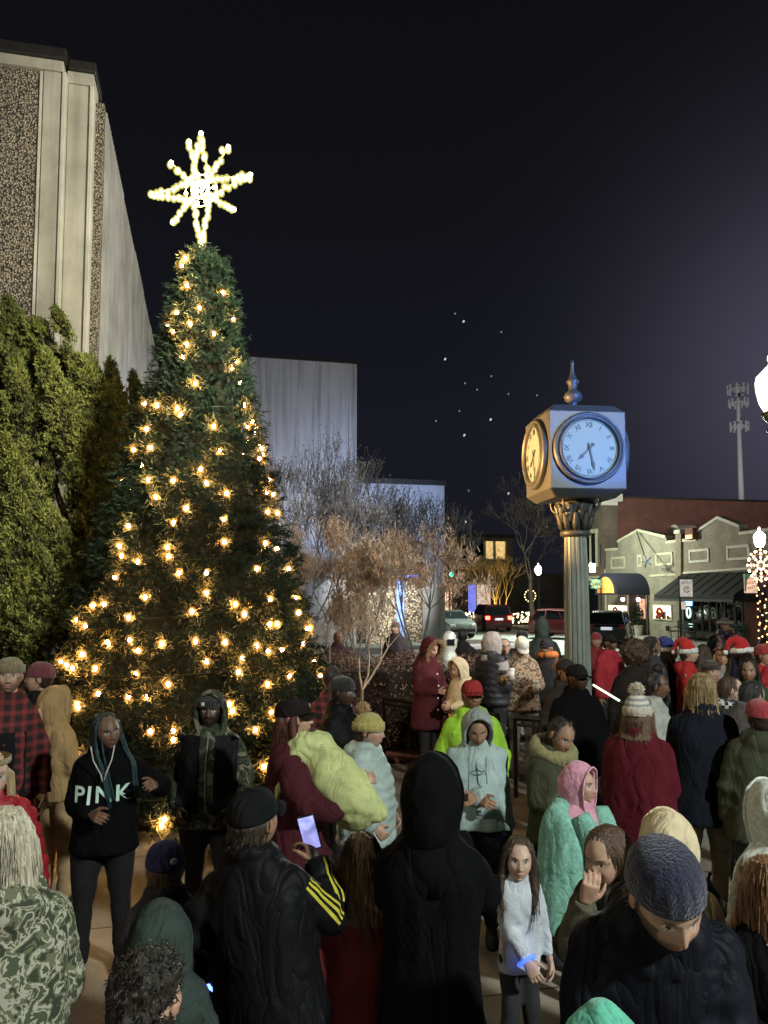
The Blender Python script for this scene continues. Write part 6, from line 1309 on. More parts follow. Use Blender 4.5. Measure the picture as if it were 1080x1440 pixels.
t = MB(); t.rings([[(-.05, -.03, 0), (.05, -.03, 0), (.05, .03, 0), (-.05, .03, 0)], [(-.06, -.035, .2), (.06, -.035, .2), (.06, .035, .2), (-.06, .035, .2)]]); t.build('bag', mat('yellow_paper', (.6, .5, .04), .7), tb_)
t = MB(); t.tube([(-.03, 0, .2), (-.02, 0, .27), (.02, 0, .27), (.03, 0, .2)], .004, 5); t.build('handle', M_white, tb_)
P = person('woman in pale teal hoodie with grey hood up, looking down at her phone', 672, 992, 5.4, -6, (.34, .44, .43), (.014, .018, .035), 'tan', 'short', None, fat=1.5, bulk=.035, hem=.50, hood=(cloth((.27, .30, .29)),), arms=((-.02, -.30, 1.12), (-.02, -.28, 1.10)), pitch=24, yaw=6, hairc=(.03, .02, .015), fold=.013)
cord(P, [(-.06, -.20, 1.28), (-.055, -.23, 1.18), (-.06, -.245, 1.08)], cloth((.16, .22, .22))); cord(P, [(.06, -.20, 1.28), (.06, -.23, 1.2), (.065, -.245, 1.12)], cloth((.16, .22, .22)))
V_ = P['coatV']; bv = BVHTree.FromPolygons(V_.tolist(), P['coatQ'].tolist()); t = MB()
for e_ in (-1, 1):
    pts = []
    for q in np.linspace(-1.1, 1.1, 14): xx, zz = .062 * math.sin(q), 1.27 * P['k'] + e_ * (.035 - .05 * math.cos(q)) * 1.0; h = bv.ray_cast(Vector((xx, -1, zz)), Vector((0, 1, 0))); pts.append((xx, (h[0].y if h[0] else -.2) - .003, zz))
    t.tube(pts, .006, 5)
t.build('emblem', cloth((.22, .31, .31)), P['coat'], smooth=True)
phone('dark phone held flat in both hands by the pale teal hoodie', P, 1, (62, 0, 0), (.3, .4, .45), .25, (-.03, -.05, .035))
P = person('man in bright lime hoodie and red cap behind the teal hoodie', 664, 955, 6.2, 6, LIME, (.02, .02, .03), 'tan', 'short', ('cap', (.30, .03, .03), {'brim': (.26, .025, .03)}), fat=1.3, bulk=.035, hem=.5, hood='down', arms=('pocket', 'pocket'), beard=.4, hairc=(.05, .03, .02))
P = person('woman in maroon parka with tan fur hood, looking down at her hands', 609, 893, 10.0, 40, (.075, .014, .020), (.012, .012, .015), 'fair', ('long', .25), None, fat=1.05, bulk=.04, hem=.36, hood=(cloth((.075, .014, .020)), (.42, .28, .14)), arms=('belly', 'belly'), pitch=22, hairc=(.05, .02, .02), shoe=(.5, .5, .5))
buttons(P, .0, [1.35, 1.2, 1.05, .9], M_white, .016)
P = person('child in cream hoodie facing the maroon parka', 642, 923, 9.7, -55, (.60, .50, .33), (.20, .19, .17), 'fair', None, None, fat=.95, bulk=.03, hood='up', hem=.5, pitch=14, arms=('belly', 'belly')); front_strip(P, -.13, .13, .82 * P['k'], .93 * P['k'], cloth((.02, .02, .02)), 'black_band', 6, .006)
P = person('man in grey hood and dark quilted vest seen from the side', 692, 887, 10.2, 125, (.10, .10, .115), (.03, .03, .035), 'fair', None, None, fat=1.15, bulk=.05, ckind='puffer', hood=(cloth((.36, .32, .31)),), arms=('belly', 'belly'), coatmat=cloth((.022, .022, .03), 'puffer'))
for sd, sh, el, w, a in P['arm']:
    t = MB(); t.tube([sh, el, w], [.105, .092, .066], 12); t.build('sleeve', cloth((.34, .32, .32)), P['root'], smooth=True)
person('man with glasses and dark hair in black quilted jacket facing the camera', 709, 898, 10.8, 4, (.02, .022, .026), (.02, .02, .02), 'fair', 'short', None, fat=1.05, bulk=.04, ckind='puffer', glasses=True, hairc=(.014, .01, .008), arms=('belly', 'pocket'))
P = person('man in white cap and brown leaf-patterned jacket holding two white cups', 735, 893, 10.1, 6, (.2, .15, .1), (.36, .33, .28), 'fair', 'short', ('cap', (.70, .68, .62), {'brim': (.70, .68, .62), 'tilt': 4}), fat=1.18, bulk=.035, coatmat=M_bcamo, arms=((.10, -.32, 1.10), (.26, -.30, 1.22)), pitch=26, hairc=(.05, .03, .02), hem=.47, shoe=(.25, .2, .13), beard=.3)
for sd, lb_ in ((1, 'white paper cup in the lower hand of the man in the white cap'), (-1, 'white paper cup in the raised hand of the man in the white cap')):
    c_ = held('paper_cup', lb_, 'cup', P, sd, (0, -.035, -.02)); t = MB(); t.lathe([(.033, 0), (.042, .11)], 16); t.build('cup', mat('paper_white', (.75, .74, .7), .6), c_, smooth=True); t = MB(); t.lathe([(.045, .111), (.045, .125), (.038, .13), (.036, .138)], 16); t.build('lid', M_white, c_, smooth=True)
P = person('bearded man in dark cap and orange collar, beside the leaf-patterned jacket', 768, 898, 10.9, -35, (.03, .03, .033), (.02, .02, .02), 'fair', 'short', ('cap', (.03, .03, .035)), fat=1.15, bulk=.04, beard=.75, hood=None, hairc=(.05, .03, .018))
t = MB(); t.tube([(.11 * math.sin(q), .02 - .10 * math.cos(q), 1.50 * P['k']) for q in np.linspace(0, 2 * math.pi, 17)], .05, 8); t.build('collar', cloth((.62, .20, .06)), P['coat'], smooth=True)
person('person in tall pointed grey-green hood, back turned, near the road', 762, 870, 13.0, 175, (.07, .085, .08), fat=1.1, bulk=.05, hood=(cloth((.10, .12, .11)), None, 1.0, 1.3), hem=.4)
person('person with a black knit cap seen from behind, left of the pointed hood', 734, 886, 12.6, 180, (.03, .03, .03), hat=('beanie', (.012, .012, .012), {'cuff': False}), hair='buzz')
person('dark-haired person in profile with long dark coat, before the clock column', 788, 921, 9.2, -110, (.02, .02, .022), (.02, .02, .02), 'tan', 'short', None, fat=1.0, bulk=.03, hem=.4, hood='down', hairc=(.012, .01, .008), pitch=6)
P = person('tall man in black cap and black jacket in front of the clock column', 812, 933, 7.0, 14, BK, (.02, .02, .022), 'dark', 'buzz', ('cap', (.015, .015, .016)), fat=1.25, bulk=.045, glasses=True, hem=.46, hairc=(.01, .01, .01), beard=.4, arms=('pocket', 'down'), yaw=10)
person('man in brown cap standing just behind the tall black-jacketed man', 796, 926, 7.8, 8, (.03, .025, .022), skin='tan', hair='short', hat=('cap', (.035, .03, .028)), fat=1.05, bulk=.03, yaw=12)
# ---- right middle and front
P = person('curly-haired boy in olive fleece-collared jacket looking down', 797, 1008, 5.2, 24, (.05, .055, .03), BK, 'tan', 'curly', None, fat=1.05, bulk=.04, hem=.48, pitch=24, roll=10, hairc=(.02, .014, .009), arms=('belly', 'belly'))
V_ = np.random.default_rng(4); t = MB(); t.tube([(.12 * math.sin(q), .02 - .11 * math.cos(q), (1.46 - .05 * math.cos(q)) * P['k']) for q in np.linspace(0, 2 * math.pi, 21)], .048, 10); A = t.arr(); A = A + .012 * np.stack([vnoise(A * 50, i) for i in range(3)], 1); t.V = [A]; t.build('fleece_collar', cloth((.22, .20, .09), 'fleece'), P['coat'], smooth=True)
P = person('girl in pink hood with a mint blanket around her shoulders', 815, 1070, 4.7, 48, PINK, (.03, .03, .04), 'fair', None, None, fat=.9, bulk=.03, hood=(cloth(PINK, 'fleece'), None, .92), hem=.45, arms=((.17, -.08, .85), (.17, -.08, .85)), hairc=(.03, .02, .015))
k = P['k']; m = MB(); ks = [(.55, .33, .25, .03), (.80, .32, .24, .03), (1.0, .30, .22, .03), (1.2, .29, .195, .035), (1.34, .275, .155, .035), (1.42, .21, .11, .055), (1.48, .13, .08, .07)]
m.rings([oval(w_ * k, dd * k, y_ * k + .02, z_ * k) for z_, w_, dd, y_ in lerp_rings(ks, 22)]); m.tube([(-.15 * k, -.10 * k, 1.40 * k), (-.12 * k, -.19 * k, 1.2 * k), (-.13 * k, -.21 * k, .9 * k), (-.14 * k, -.2 * k, .7 * k)], [.05, .06, .07, .08], 10); m.tube([(.15 * k, -.10 * k, 1.40 * k), (.13 * k, -.19 * k, 1.2 * k), (.14 * k, -.21 * k, .9 * k), (.15 * k, -.2 * k, .7 * k)], [.05, .06, .07, .08], 10)
V, Q, Nn = fuse(m, .013, 3); V = shape_noise(V, Nn, .017, (9, 9, 2.5), 4)
bk = thing('blanket', 'mint green fleece blanket draped over the girl in the pink hood', 'blanket', P['root'].location, P['root'].rotation_euler.z); link('cloth', mesh_arrays('cloth', V, Q, [cloth((.20, .44, .36), 'fleece')]), bk)
P = person('small girl with long brown hair and pale top, looking back at the camera', 731, 1179, 3.95, 12, (.52, .56, .62), (.02, .02, .024), 'pale', ('long', .34), None, fat=.82, bulk=.014, hem=.46, yaw=-16, roll=4, hairc=(.05, .032, .02), arms=('down', (.02, -.22, .92)))
t = MB(); w_ = P['wrist-1']; dn = P['hdir-1']; u, v, _ = orth(dn); t.tube([np.array(w_) - dn * .015 + .042 * (math.cos(q) * u + math.sin(q) * v) for q in np.linspace(0, 2 * math.pi, 19)], .010, 6); t.build('wristband', mat('blue_glow2', (.1, .2, 1), emit=(.06, .14, 1), es=1.3), P['root'], smooth=True)
P = person('brown-haired woman with a hand at her mouth, in front of the mint blanket', 846, 1166, 3.1, -50, (.09, .085, .06), (.02, .02, .02), 'fair', 'bob', None, fat=1.0, bulk=.035, hood='down', arms=('belly', (.0, -.20, 1.42)), pitch=16, hairc=(.075, .042, .025), H=1.47)
person('person in plain cream hoodie from behind, hood up, right of the brown-haired woman', 938, 1138, 3.05, 172, (.62, .52, .34), (.10, .10, .1), 'fair', None, None, fat=1.05, bulk=.035, hood='up', hem=.48)
P = person('bearded man in navy knit cap bending forward at the lower right', 944, 1210, 2.3, -10, (.005, .006, .011), BK, 'fair', 'short', ('beanie', (.012, .015, .042), {'cuff': False, 'low': .030, 'h': .138, 'tilt': -12}), H=1.76, fat=1.35, bulk=.045, hs=1.12, lean=25, pitch=9, yaw=14, beard=.9, hairc=(.09, .06, .04), hood='down', fold=.015, ckind='nylon', arms=((.16, -.40, .92), (.22, -.38, .90)))
mc = at(846, 1424, 1.85); cb = thing('cloth', 'folded mint fleece held low by the bending man in the navy knit cap', 'blanket', (mc.x, 1.85, mc.z - .10), .2)
m = MB(); m.rings([oval(.16, .09, 0, -.25, 20), oval(.145, .085, .0, -.1, 20), oval(.11, .07, .0, .02, 20), oval(.05, .04, 0, .10, 20), oval(.02, .02, 0, .125, 20)]); V, Q, Nn = fuse(m, .009, 3); V = shape_noise(V, Nn, .012, (12, 12, 4), 6); link('cloth', mesh_arrays('cloth', V, Q, [cloth((.10, .42, .30), 'fleece')]), cb)
P = person('person in patterned cream pompom hat and maroon coat, seen from behind', 896, 976, 5.3, 150, (.085, .006, .014), (.02, .02, .02), 'fair', ('long', .14), ('beanie', (.40, .37, .33), {'pom': (.62, .55, .42), 'low': -.005, 'cuffc': (.5, .44, .36), 'tilt': 4}, stripes('fair_isle', (.20, .21, .23), (.58, .54, .47))), fat=1.3, bulk=.045, hem=.36, hairc=(.12, .07, .04), arms=('belly', 'belly'))
P = person('blonde woman in black coat from behind, beside the maroon coat', 985, 947, 5.7, 172, (.011, .013, .019), (.20, .165, .115), 'fair', ('long', .30), None, fat=1.25, bulk=.045, hem=.42, hairc=(.30, .215, .10), shoe=(.05, .12, .14), arms=('belly', 'belly'))
P = person('dark-skinned woman with a round topknot in profile, facing right', 924, 935, 6.8, 74, (.36, .37, .34), (.03, .03, .03), 'brown', 'topknot', None, fat=1.1, bulk=.03, hairc=(.012, .009, .008), hood='down', pitch=6, top=.07)
person('woman with a large brown afro and dark coat from behind, right of the column', 892, 897, 8.3, 165, (.025, .022, .02), (.36, .26, .18), 'tan', 'afro', None, fat=1.1, bulk=.03, hem=.36, hairc=(.06, .034, .02), top=.09)
person('person with dark curly hair beside the afro, facing the shops', 917, 893, 9.4, 110, (.05, .05, .055), skin='tan', hair='curly', fat=1.0, hairc=(.022, .016, .012), top=.02)
person('child in blue and white santa hat', 941, 898, 10.0, 60, (.02, .02, .022), skin='tan', hair=('long', .2), hat=('santa', (.035, .05, .24)), fat=.9, top=.05, gz=0, hairc=(.02, .014, .01))
person('child in bright red and white santa hat and red coat, in profile', 968, 900, 9.6, 66, (.42, .03, .03), skin='pale', hair='short', hat=('santa', (.55, .03, .025)), fat=1.0, top=.05, hood='down', gz=0)
person('woman with long straight dark brown hair from behind, right of the red coat', 988, 906, 10.4, 175, (.05, .04, .035), skin='fair', hair=('long', .36), fat=1.0, hairc=(.075, .048, .03), gz=0)
person('blonde girl with a brown headband facing left', 1016, 907, 9.2, -18, (.30, .27, .26), skin='fair', hair=('long', .28), hat=('headband', (.16, .09, .05)), fat=.85, hairc=(.50, .36, .15), gz=0, yaw=-10)
P = person('child in red santa hat with raised arms, holding a glowing toy', 1044, 898, 9.0, 60, (.02, .025, .06), skin='brown', hair='short', hat=('santa', (.45, .02, .025), {'flip': 1}), fat=.95, top=.05, arms=('face', 'reach'), hairc=(.01, .008, .007), gz=0)
gt_ = held('toy', 'small glowing toy with coloured lights in the hands of the santa-hatted child', 'toy', P, -1, (0, 0, .05)); t = MB(); t.ball((0, 0, 0), .028, 10, 8); t.build('blue_light', mat('toy_blue', (.1, .3, 1), emit=(.1, .35, 1), es=6), gt_, smooth=True); t = MB(); t.ball((-.05, 0, .03), .022, 8, 6); t.build('white_light', mat('toy_white', (1, .9, .9), emit=(1, .85, .9), es=5), gt_, smooth=True); t = MB(); t.cyl((-.01, 0), .018, -.12, -.02, 10); t.build('handle', M_white, gt_)
person('child in dark brown knit hat and patterned jumper below the blonde girl', 1000, 928, 8.2, 5, (.09, .03, .03), skin='fair', hair='short', hat=('beanie', (.05, .03, .02), {'low': .03}), fat=.9, coatmat=stripes('jumper_pattern', (.06, .03, .03), (.30, .16, .12), 16), hairc=(.05, .03, .02), gz=0)
P = person('boy with short brown hair and a checked scarf, facing right', 1030, 951, 6.9, 78, (.04, .04, .045), skin='pale', hair='short', fat=.95, bulk=.035, hairc=(.055, .032, .02), pitch=8)
t = MB(); t.tube([(.10 * math.sin(q), .02 - .10 * math.cos(q), (1.45 - .03 * math.cos(q)) * P['k']) for q in np.linspace(0, 2 * math.pi, 19)], .042, 10); t.build('scarf', checker('check_scarf', (.5, .5, .48), (.012, .012, .012), 34), P['coat'], smooth=True)
person('person in red knit hat and olive jacket from behind at the right edge', 1066, 981, 5.4, 170, (.045, .05, .03), (.03, .03, .03), 'fair', 'short', ('beanie', (.30, .025, .035), {'cuff': False, 'h': .12}), fat=1.25, bulk=.05, hem=.44, hood='down')
person('child in white fleece hood cut off by the right edge', 1087, 1094, 3.4, 190, (.55, .60, .55), skin='fair', hood='up', fat=1.0, bulk=.04, ckind='fleece')
person('brown-haired child in black at the lower right edge', 1072, 1204, 2.85, 200, BK, skin='fair', hair=('long', .3), fat=1.1, bulk=.04, hairc=(.20, .10, .045))
person('man in grey fur-brimmed hat and purple jacket, standing near the shops', 1019, 868, 14.0, -20, (.06, .04, .055), skin='tan', hair='short', hat=('bucket', (.07, .06, .055), {'brim': (.20, .17, .14)}), fat=1.2, bulk=.06, ckind='puffer', hairc=(.03, .02, .02), gz=0, top=.02, arms=('up', 'belly'))
person('person in red hoodie and black cap, just right of the clock column', 858, 891, 11.2, 30, (.36, .03, .045), skin='tan', hair='short', hat=('cap', (.02, .02, .02)), fat=1.2, bulk=.04, hood='down', beard=.7, gz=0)
person('person in red knit cap peeping past the clock column', 838, 889, 12.2, -10, (.25, .04, .04), skin='fair', hair='short', hat=('beanie', (.32, .03, .04), {'cuff': False}), fat=1.0, gz=0)
person('child in red jacket with an arm raised at the far right', 1076, 905, 8.6, 30, (.40, .03, .035), skin='fair', hair='short', hat=('beanie', (.36, .03, .03), {'cuff': False}), fat=.95, arms=('up', 'upwide'), gz=0)
person('person in grey jacket bending at the right edge, behind the red knit hat', 1062, 957, 6.4, 110, (.10, .10, .105), skin='fair', hair='short', fat=1.1, bulk=.04, lean=18, H=1.70, hairc=(.02, .02, .02))
person('person with dark wavy hair, looking down, behind the checked scarf', 1052, 925, 7.9, -30, (.03, .06, .035), skin='tan', hair=('long', .25), fat=.95, pitch=12, hairc=(.025, .016, .012), gz=0)
person('short dark-haired person between the purple jacket and the santa hats', 1005, 893, 11.6, 100, (.05, .04, .04), skin='tan', hair='short', fat=1.0, gz=0, hairc=(.015, .012, .01))
person('person in black jacket standing by the silver car', 651, 884, 13.0, 160, (.018, .018, .02), skin='fair', hair='short', fat=1.1, bulk=.04, hairc=(.012, .01, .01))
person('person in dark jacket behind the small pod tree, by the lit entrance', 556, 874, 15.5, -30, (.03, .025, .025), skin='tan', hair='short', hat=('beanie', (.07, .045, .035), {'cuff': False}), fat=1.2, bulk=.05)
person('person in dim maroon coat at the edge of the fir, before the bare bushes', 476, 888, 14.0, 20, (.06, .03, .035), skin='tan', hair='short', fat=1.2, bulk=.05, hem=.4)


bpy.data.objects.remove(_ro)
# ================================================================== VEHICLES AND STREET FURNITURE
M_tyre = mat('tyre', (.012, .012, .012), .9); M_rim = mat('alloy', (.5, .5, .5), .3, .8); M_tail = mat('tail_light', (.8, .05, .03), emit=(1, .05, .03), es=12); M_head = mat('head_light', (1, .95, .9), emit=(1, .94, .85), es=8); M_plate = mat('number_plate', (.7, .7, .68), emit=(.8, .85, 1), es=.5); M_carglass = mat('car_glass', (.012, .015, .018), .05, var=0, spec=.7)
def car(label, x, y, rz, paint, L_=4.7, W=1.86, Hc=1.7, suv=True, taillit=False, headlit=False, z=-.13):
    rt = thing('parked_car', label, 'car', (x, y, z), rz); h = L_ / 2; w = W / 2
    mp = mat('paint_%d_%d_%d' % tuple(int(c * 1000) for c in paint), paint, .25, .25, var=.06, spec=.6, coat=.8)
    # stations along y (front is -y): y, belt z, half width at sill
    st = [(-h, .62, .80), (-h + .12, .80, .92), (-h + .6, .96, .98), (-h + 1.15, 1.02, 1.0), (0, 1.02, 1.0), (h - .9, 1.04, 1.0), (h - .2, 1.04, .97), (h, .88, .90)]
    rs = []
    for yy, zb, f_ in st:
        ww = w * f_; rs.append([(-ww * .86, yy, .28), (-ww * .98, yy, .36), (-ww, yy, .62 if zb > .7 else .5), (-ww * .95, yy, zb - .04), (-ww * .86, yy, zb), (ww * .86, yy, zb), (ww * .95, yy, zb - .04), (ww, yy, .62 if zb > .7 else .5), (ww * .98, yy, .36), (ww * .86, yy, .28)])
    t = MB(); t.rings(rs); body = t.build('body', mp, rt); autosmooth(body, 35)
    g0, g1 = -h + 1.25, h - (.12 if suv else .75); r0, r1 = -h + 2.0, h - (.45 if suv else 1.35)
    def cab(f, zt, e=0.0): return [[(-w * .90 * f - e, g0 - e, 1.0), (w * .90 * f + e, g0 - e, 1.0), (w * .90 * f + e, g1 + e, 1.0), (-w * .90 * f - e, g1 + e, 1.0)], [(-w * .74 * f - e, r0 - e, zt), (w * .74 * f + e, r0 - e, zt), (w * .74 * f + e, r1 + e, zt), (-w * .74 * f - e, r1 + e, zt)]]
    t = MB(); t.rings(cab(1, Hc - .06)); c_ = t.build('cabin', M_carglass, rt)
    t = MB(); a, b = cab(1.0, Hc - .08, .012); A, B = np.array(a), np.array(b); C = B.copy(); C[:, 2] = Hc; C[:, :2] *= .96
    t.rings([B, B * [1, 1, 1] + [0, 0, .035], C]); roof = t.build('roof', mp, rt)
    t = MB()
    for i in range(4): t.bar(A[i], B[i], .04, 5)
    for sx in (0, 1):
        i, j = (0, 3) if sx == 0 else (1, 2); 
        for f_ in (.42, .74): t.bar(A[i] * (1 - f_) + A[j] * f_, B[i] * (1 - f_) + B[j] * f_, .04, 5)
    for i in range(4): t.bar(A[i], A[(i + 1) % 4], .04, 5); t.bar(B[i], B[(i + 1) % 4], .04, 5)
    t.build('pillar', mp, rt)
    for yy in (-h + .88, h - .86):
        for sx in (-1, 1):
            xx = sx * (w - .12); t = MB(); a_ = np.linspace(0, 2 * math.pi, 25)[:-1]
            t.rings([np.stack([np.full(24, xx + o), yy + r * np.cos(a_), .345 + r * np.sin(a_)], 1) for o, r in ((-.11, .25), (-.10, .335), (.10, .345), (.115, .27))]); wh = t.build('wheel', M_tyre, rt)
            t = MB(); t.rings([np.stack([np.full(24, xx + sx * o), yy + r * np.cos(a_), .345 + r * np.sin(a_)], 1) for o, r in ((.117, .22), (.123, .21), (.12, .06))]); t.build('rim', M_rim, wh)
    for sx in (-1, 1):
        t = MB(); t.box(sx * w * .62, sx * w * .9, h - .09, h + .02, .78, 1.0, .02); t.build('tail_light', M_tail if taillit else mat('tail_off', (.25, .015, .015), .3), rt)
        t = MB(); t.box(sx * w * .5, sx * w * .84, -h - .02, -h + .1, .62, .78, .02); t.build('headlight', M_head if headlit else mat('head_off', (.5, .5, .5), .2), rt)
        t = MB(); t.box(sx * (w + .03), sx * (w + .2), -h + 1.55, -h + 1.68, 1.0, 1.16, .03); t.build('mirror', mp, rt)
    t = MB(); t.box(-.26, .26, h + .001, h + .02, .74, .88); t.build('number_plate', M_plate, rt)
    for ya_, yb_ in ((h - .05, h + .03), (-h - .03, -h + .05)): t = MB(); t.box(-w * .8, w * .8, ya_, yb_, .36, .52, .02); t.build('bumper', M_black, rt)
    return rt
p = at(688, 905, 14.5); car('silver car parked behind the crowd, partly hidden by the grey hood', p.x - .2, 15.6, R(-160), (.42, .44, .42), 4.5, 1.8, 1.55, False)
p = at(702, 880, 47.0); car('dark red car with lit tail lights driving away up the street', p.x, 51, R(186), (.10, .010, .014), 4.7, 1.9, 1.72, True, True)
p = at(803, 890, 42.0); car('dark red hatchback parked left of the clock column', p.x, 42, R(70), (.14, .012, .018), 4.3, 1.8, 1.6)
p = at(860, 893, 38.5); car('black car parked before the arched awning', p.x, 38.5, R(158), (.012, .014, .018), 4.6, 1.85, 1.62, True)
p = at(632, 880, 44.0); car('small pale grey car at the far kerb by the hall corner', p.x, 44, R(15), (.18, .2, .2), 4.4, 1.8, 1.5, False)
p = at(805, 1000, 60.0)
# parking meter
p = at(632, 935, 11.9)
pm = thing('parking_meter', 'pale twin-headed parking meter by the maroon parka', 'parking meter', (p.x, 11.9, 0), .2); M_pm = mat('meter_grey', (.55, .60, .55), .4, .2, var=.25, vscale=14)
t = MB(); t.bar((0, 0, 0), (0, 0, 1.12), .035, 10); t.build('post', M_steel, pm)
t = MB(); t.lathe([(.05, 1.10), (.11, 1.14), (.125, 1.3), (.115, 1.44), (.085, 1.5), (.12, 1.56), (.125, 1.66), (.09, 1.76), (.03, 1.8)], 20); A = t.arr(); A[:, 1] *= .65; t.V = [A]; t.build('meter_head', M_pm, pm, smooth=True)
t = MB(); t.box(-.06, .06, -.09, -.078, 1.58, 1.68, .003); t.build('display', M_glass, pm)
# low rail in front of the hedge
for (a, b, lab) in (((540, 10.9), (700, 9.3), 'dark low rail in front of the hedge and the parka'), ((724, 9.2), (778, 9.0), 'short dark rail below the leaf-patterned jacket')):
    pa, pb = at(a[0], 1000, a[1]), at(b[0], 1000, b[1]); rt = thing('railing', lab, 'railing', (pa.x, pa.y, 0)); dx, dy = pb.x - pa.x, pb.y - pa.y
    t = MB(); t.tube([(0, 0, .92), (dx, dy, .92)], .035, 8); t.tube([(0, 0, .84), (dx, dy, .84)], .02, 8); t.build('rail', M_black, rt)
    for f_ in (0, .5, 1): t = MB(); t.bar((dx * f_, dy * f_, 0), (dx * f_, dy * f_, .92), .025, 8); t.build('post', M_black, rt)
# signs on posts by the shops
def post_sign(label, px, pt, pb, dep, words, wpx, board, ink, post_bottom=True, extra=None, cat='sign', nm='hanging_sign', side=0):
    a, b = at(px, pt, dep), at(px, pb, dep); wd = wpx / F * dep; rt = thing(nm, label, cat, (a.x, dep, 0), GA * .5); z0, z1 = b.z, a.z
    if post_bottom: t = MB(); t.bar((side * wd / 2, .04, 0), (side * wd / 2, .04, z1 + .15), .045, 8); t.bar((side * wd / 2, .04, z1 + .06), (-side * wd / 2, .04, z1 + .06), .02, 6); t.build('post', M_black, rt)
    t = MB(); t.box(-wd / 2, wd / 2, -.025, .025, z0, z1, .01); bd = t.build('board', board, rt)
    for txt, sz, zz, rot, m_ in words:
        mt = text_mb(txt, sz * (z1 - z0), .001); mt.xf(Matrix.Translation((0, -.03, z0 + (z1 - z0) * zz)) @ Matrix.Rotation(math.pi / 2, 4, 'X') @ Matrix.Rotation(rot, 4, 'Z')); mt.build('lettering', m_, bd)
    if extra: extra(bd, z0, z1, wd)
    return rt
M_ink = mat('sign_ink', (.02, .02, .025), .6); M_inkr = mat('sign_red', (.35, .02, .02), .6); M_board = mat('sign_white', (.75, .73, .68), .6, emit=(1, .95, .85), es=.25); M_boardp = mat('sign_cream', (.80, .68, .58), .6, emit=(1, .80, .65), es=.35); M_green = mat('sign_green', (.03, .22, .14), .6)
def face_mark(bd, z0, z1, wd):
    h_ = z1 - z0; t = MB(); c_ = z0 + h_ * .42; t.tube([(.22 * wd * math.cos(q), -.03, c_ + .16 * h_ * math.sin(q)) for q in np.linspace(.3, 2 * math.pi - .5, 22)], .018, 5); t.tube([(-.1 * wd + .2 * wd * f_, -.03, c_ - .05 * h_ * math.sin(f_ * 3.14)) for f_ in np.linspace(0, 1, 9)], .012, 5); t.ball((-.08 * wd, -.03, c_ + .06 * h_), (.02, .004, .03), 6, 5); t.ball((.08 * wd, -.03, c_ + .06 * h_), (.02, .004, .03), 6, 5); t.build('emblem', M_ink, bd)
post_sign('white hanging sign with a black round emblem, before the black awning', 964.5, 815, 839, 33.5, [('BISTRO', .17, .82, 0, M_ink)], 18.5, M_board, M_ink, True, face_mark, side=-1)
post_sign('small pink notice board under the white sign', 961.5, 846, 857, 33.0, [], 7, M_boardp, M_ink, False)
def corner(bd, z0, z1, wd): t = MB(); t.prism([(-wd / 2, z1), (-wd / 2, z0 + (z1 - z0) * .1), (-wd / 2 + .06, z0 + (z1 - z0) * .1), (-wd / 2 + .09, z1 - .25), (-wd / 2 + .3, z1)], 'y', -.031, -.027); t.build('green_corner', M_green, bd)
post_sign('cream pizza sign with slanted dark letters, right of the black awning', 1055, 807, 834, 29.6, [("JANE'S", .19, .78, .22, M_inkr), ('PIZZA', .21, .54, .22, M_inkr), ('& PASTA', .20, .28, .22, M_inkr)], 19, M_boardp, M_inkr, False, corner, side=1)
def scal(bd, z0, z1, wd):
    t = MB(); c_ = (z0 + z1) / 2; t.rings([[((wd * .5 + .05 * math.cos(8 * q)) * math.cos(q), y, c_ + (z1 - z0) * (.5 + .03 * math.cos(8 * q)) * math.sin(q)) for q in np.linspace(0, 2 * math.pi, 41)[:-1]] for y in (-.027, -.05)]); t.build('oval_panel', mat('sign_sage', (.34, .44, .24), .6, emit=(.6, .8, .4), es=.12), bd)
    mt = text_mb('CAFE', .22, .001); mt.xf(Matrix.Translation((0, -.055, c_)) @ Matrix.Rotation(math.pi / 2, 4, 'X')); mt.build('lettering', M_ink, bd)
post_sign('oval pale green hanging sign just right of the clock column', 838, 815, 828, 42.0, [], 15, M_green, M_ink, True, scal, side=1)
post_sign('plain white rectangular sign above the oval green sign', 833, 792, 805, 42.5, [], 9, M_board, M_ink, False)
# benches
def bench(label, gx, gy, m_):
    rt = gthing('park_bench', label, 'bench', gx, gy); 
    t = MB()
    for k in range(3): t.box(-.45 + k * .15, -.33 + k * .15, -.8, .8, .43, .46)
    t.build('seat', m_, rt); t = MB()
    for k in range(3): t.box(.02, .05, -.8, .8, .55 + k * .14, .66 + k * .14)
    t.build('backrest', m_, rt)
    for yy in (-.7, .7): t = MB(); t.tube([(-.42, yy, 0), (-.42, yy, .62), (-.05, yy, .64)], .025, 6); t.tube([(.0, yy, 0), (.03, yy, .95)], .025, 6); t.bar((-.42, yy, .4), (.02, yy, .4), .02, 6); t.build('leg', M_black, rt)
a = fp(978, 885); bench('black bench under the left half of the black awning', FX - .5, a[0], mat('bench_dark', (.03, .035, .035), .6)); a = fp(1045, 888); bench('dark green bench under the right half of the black awning', FX - .5, a[0], mat('bench_green', (.02, .09, .06), .6))
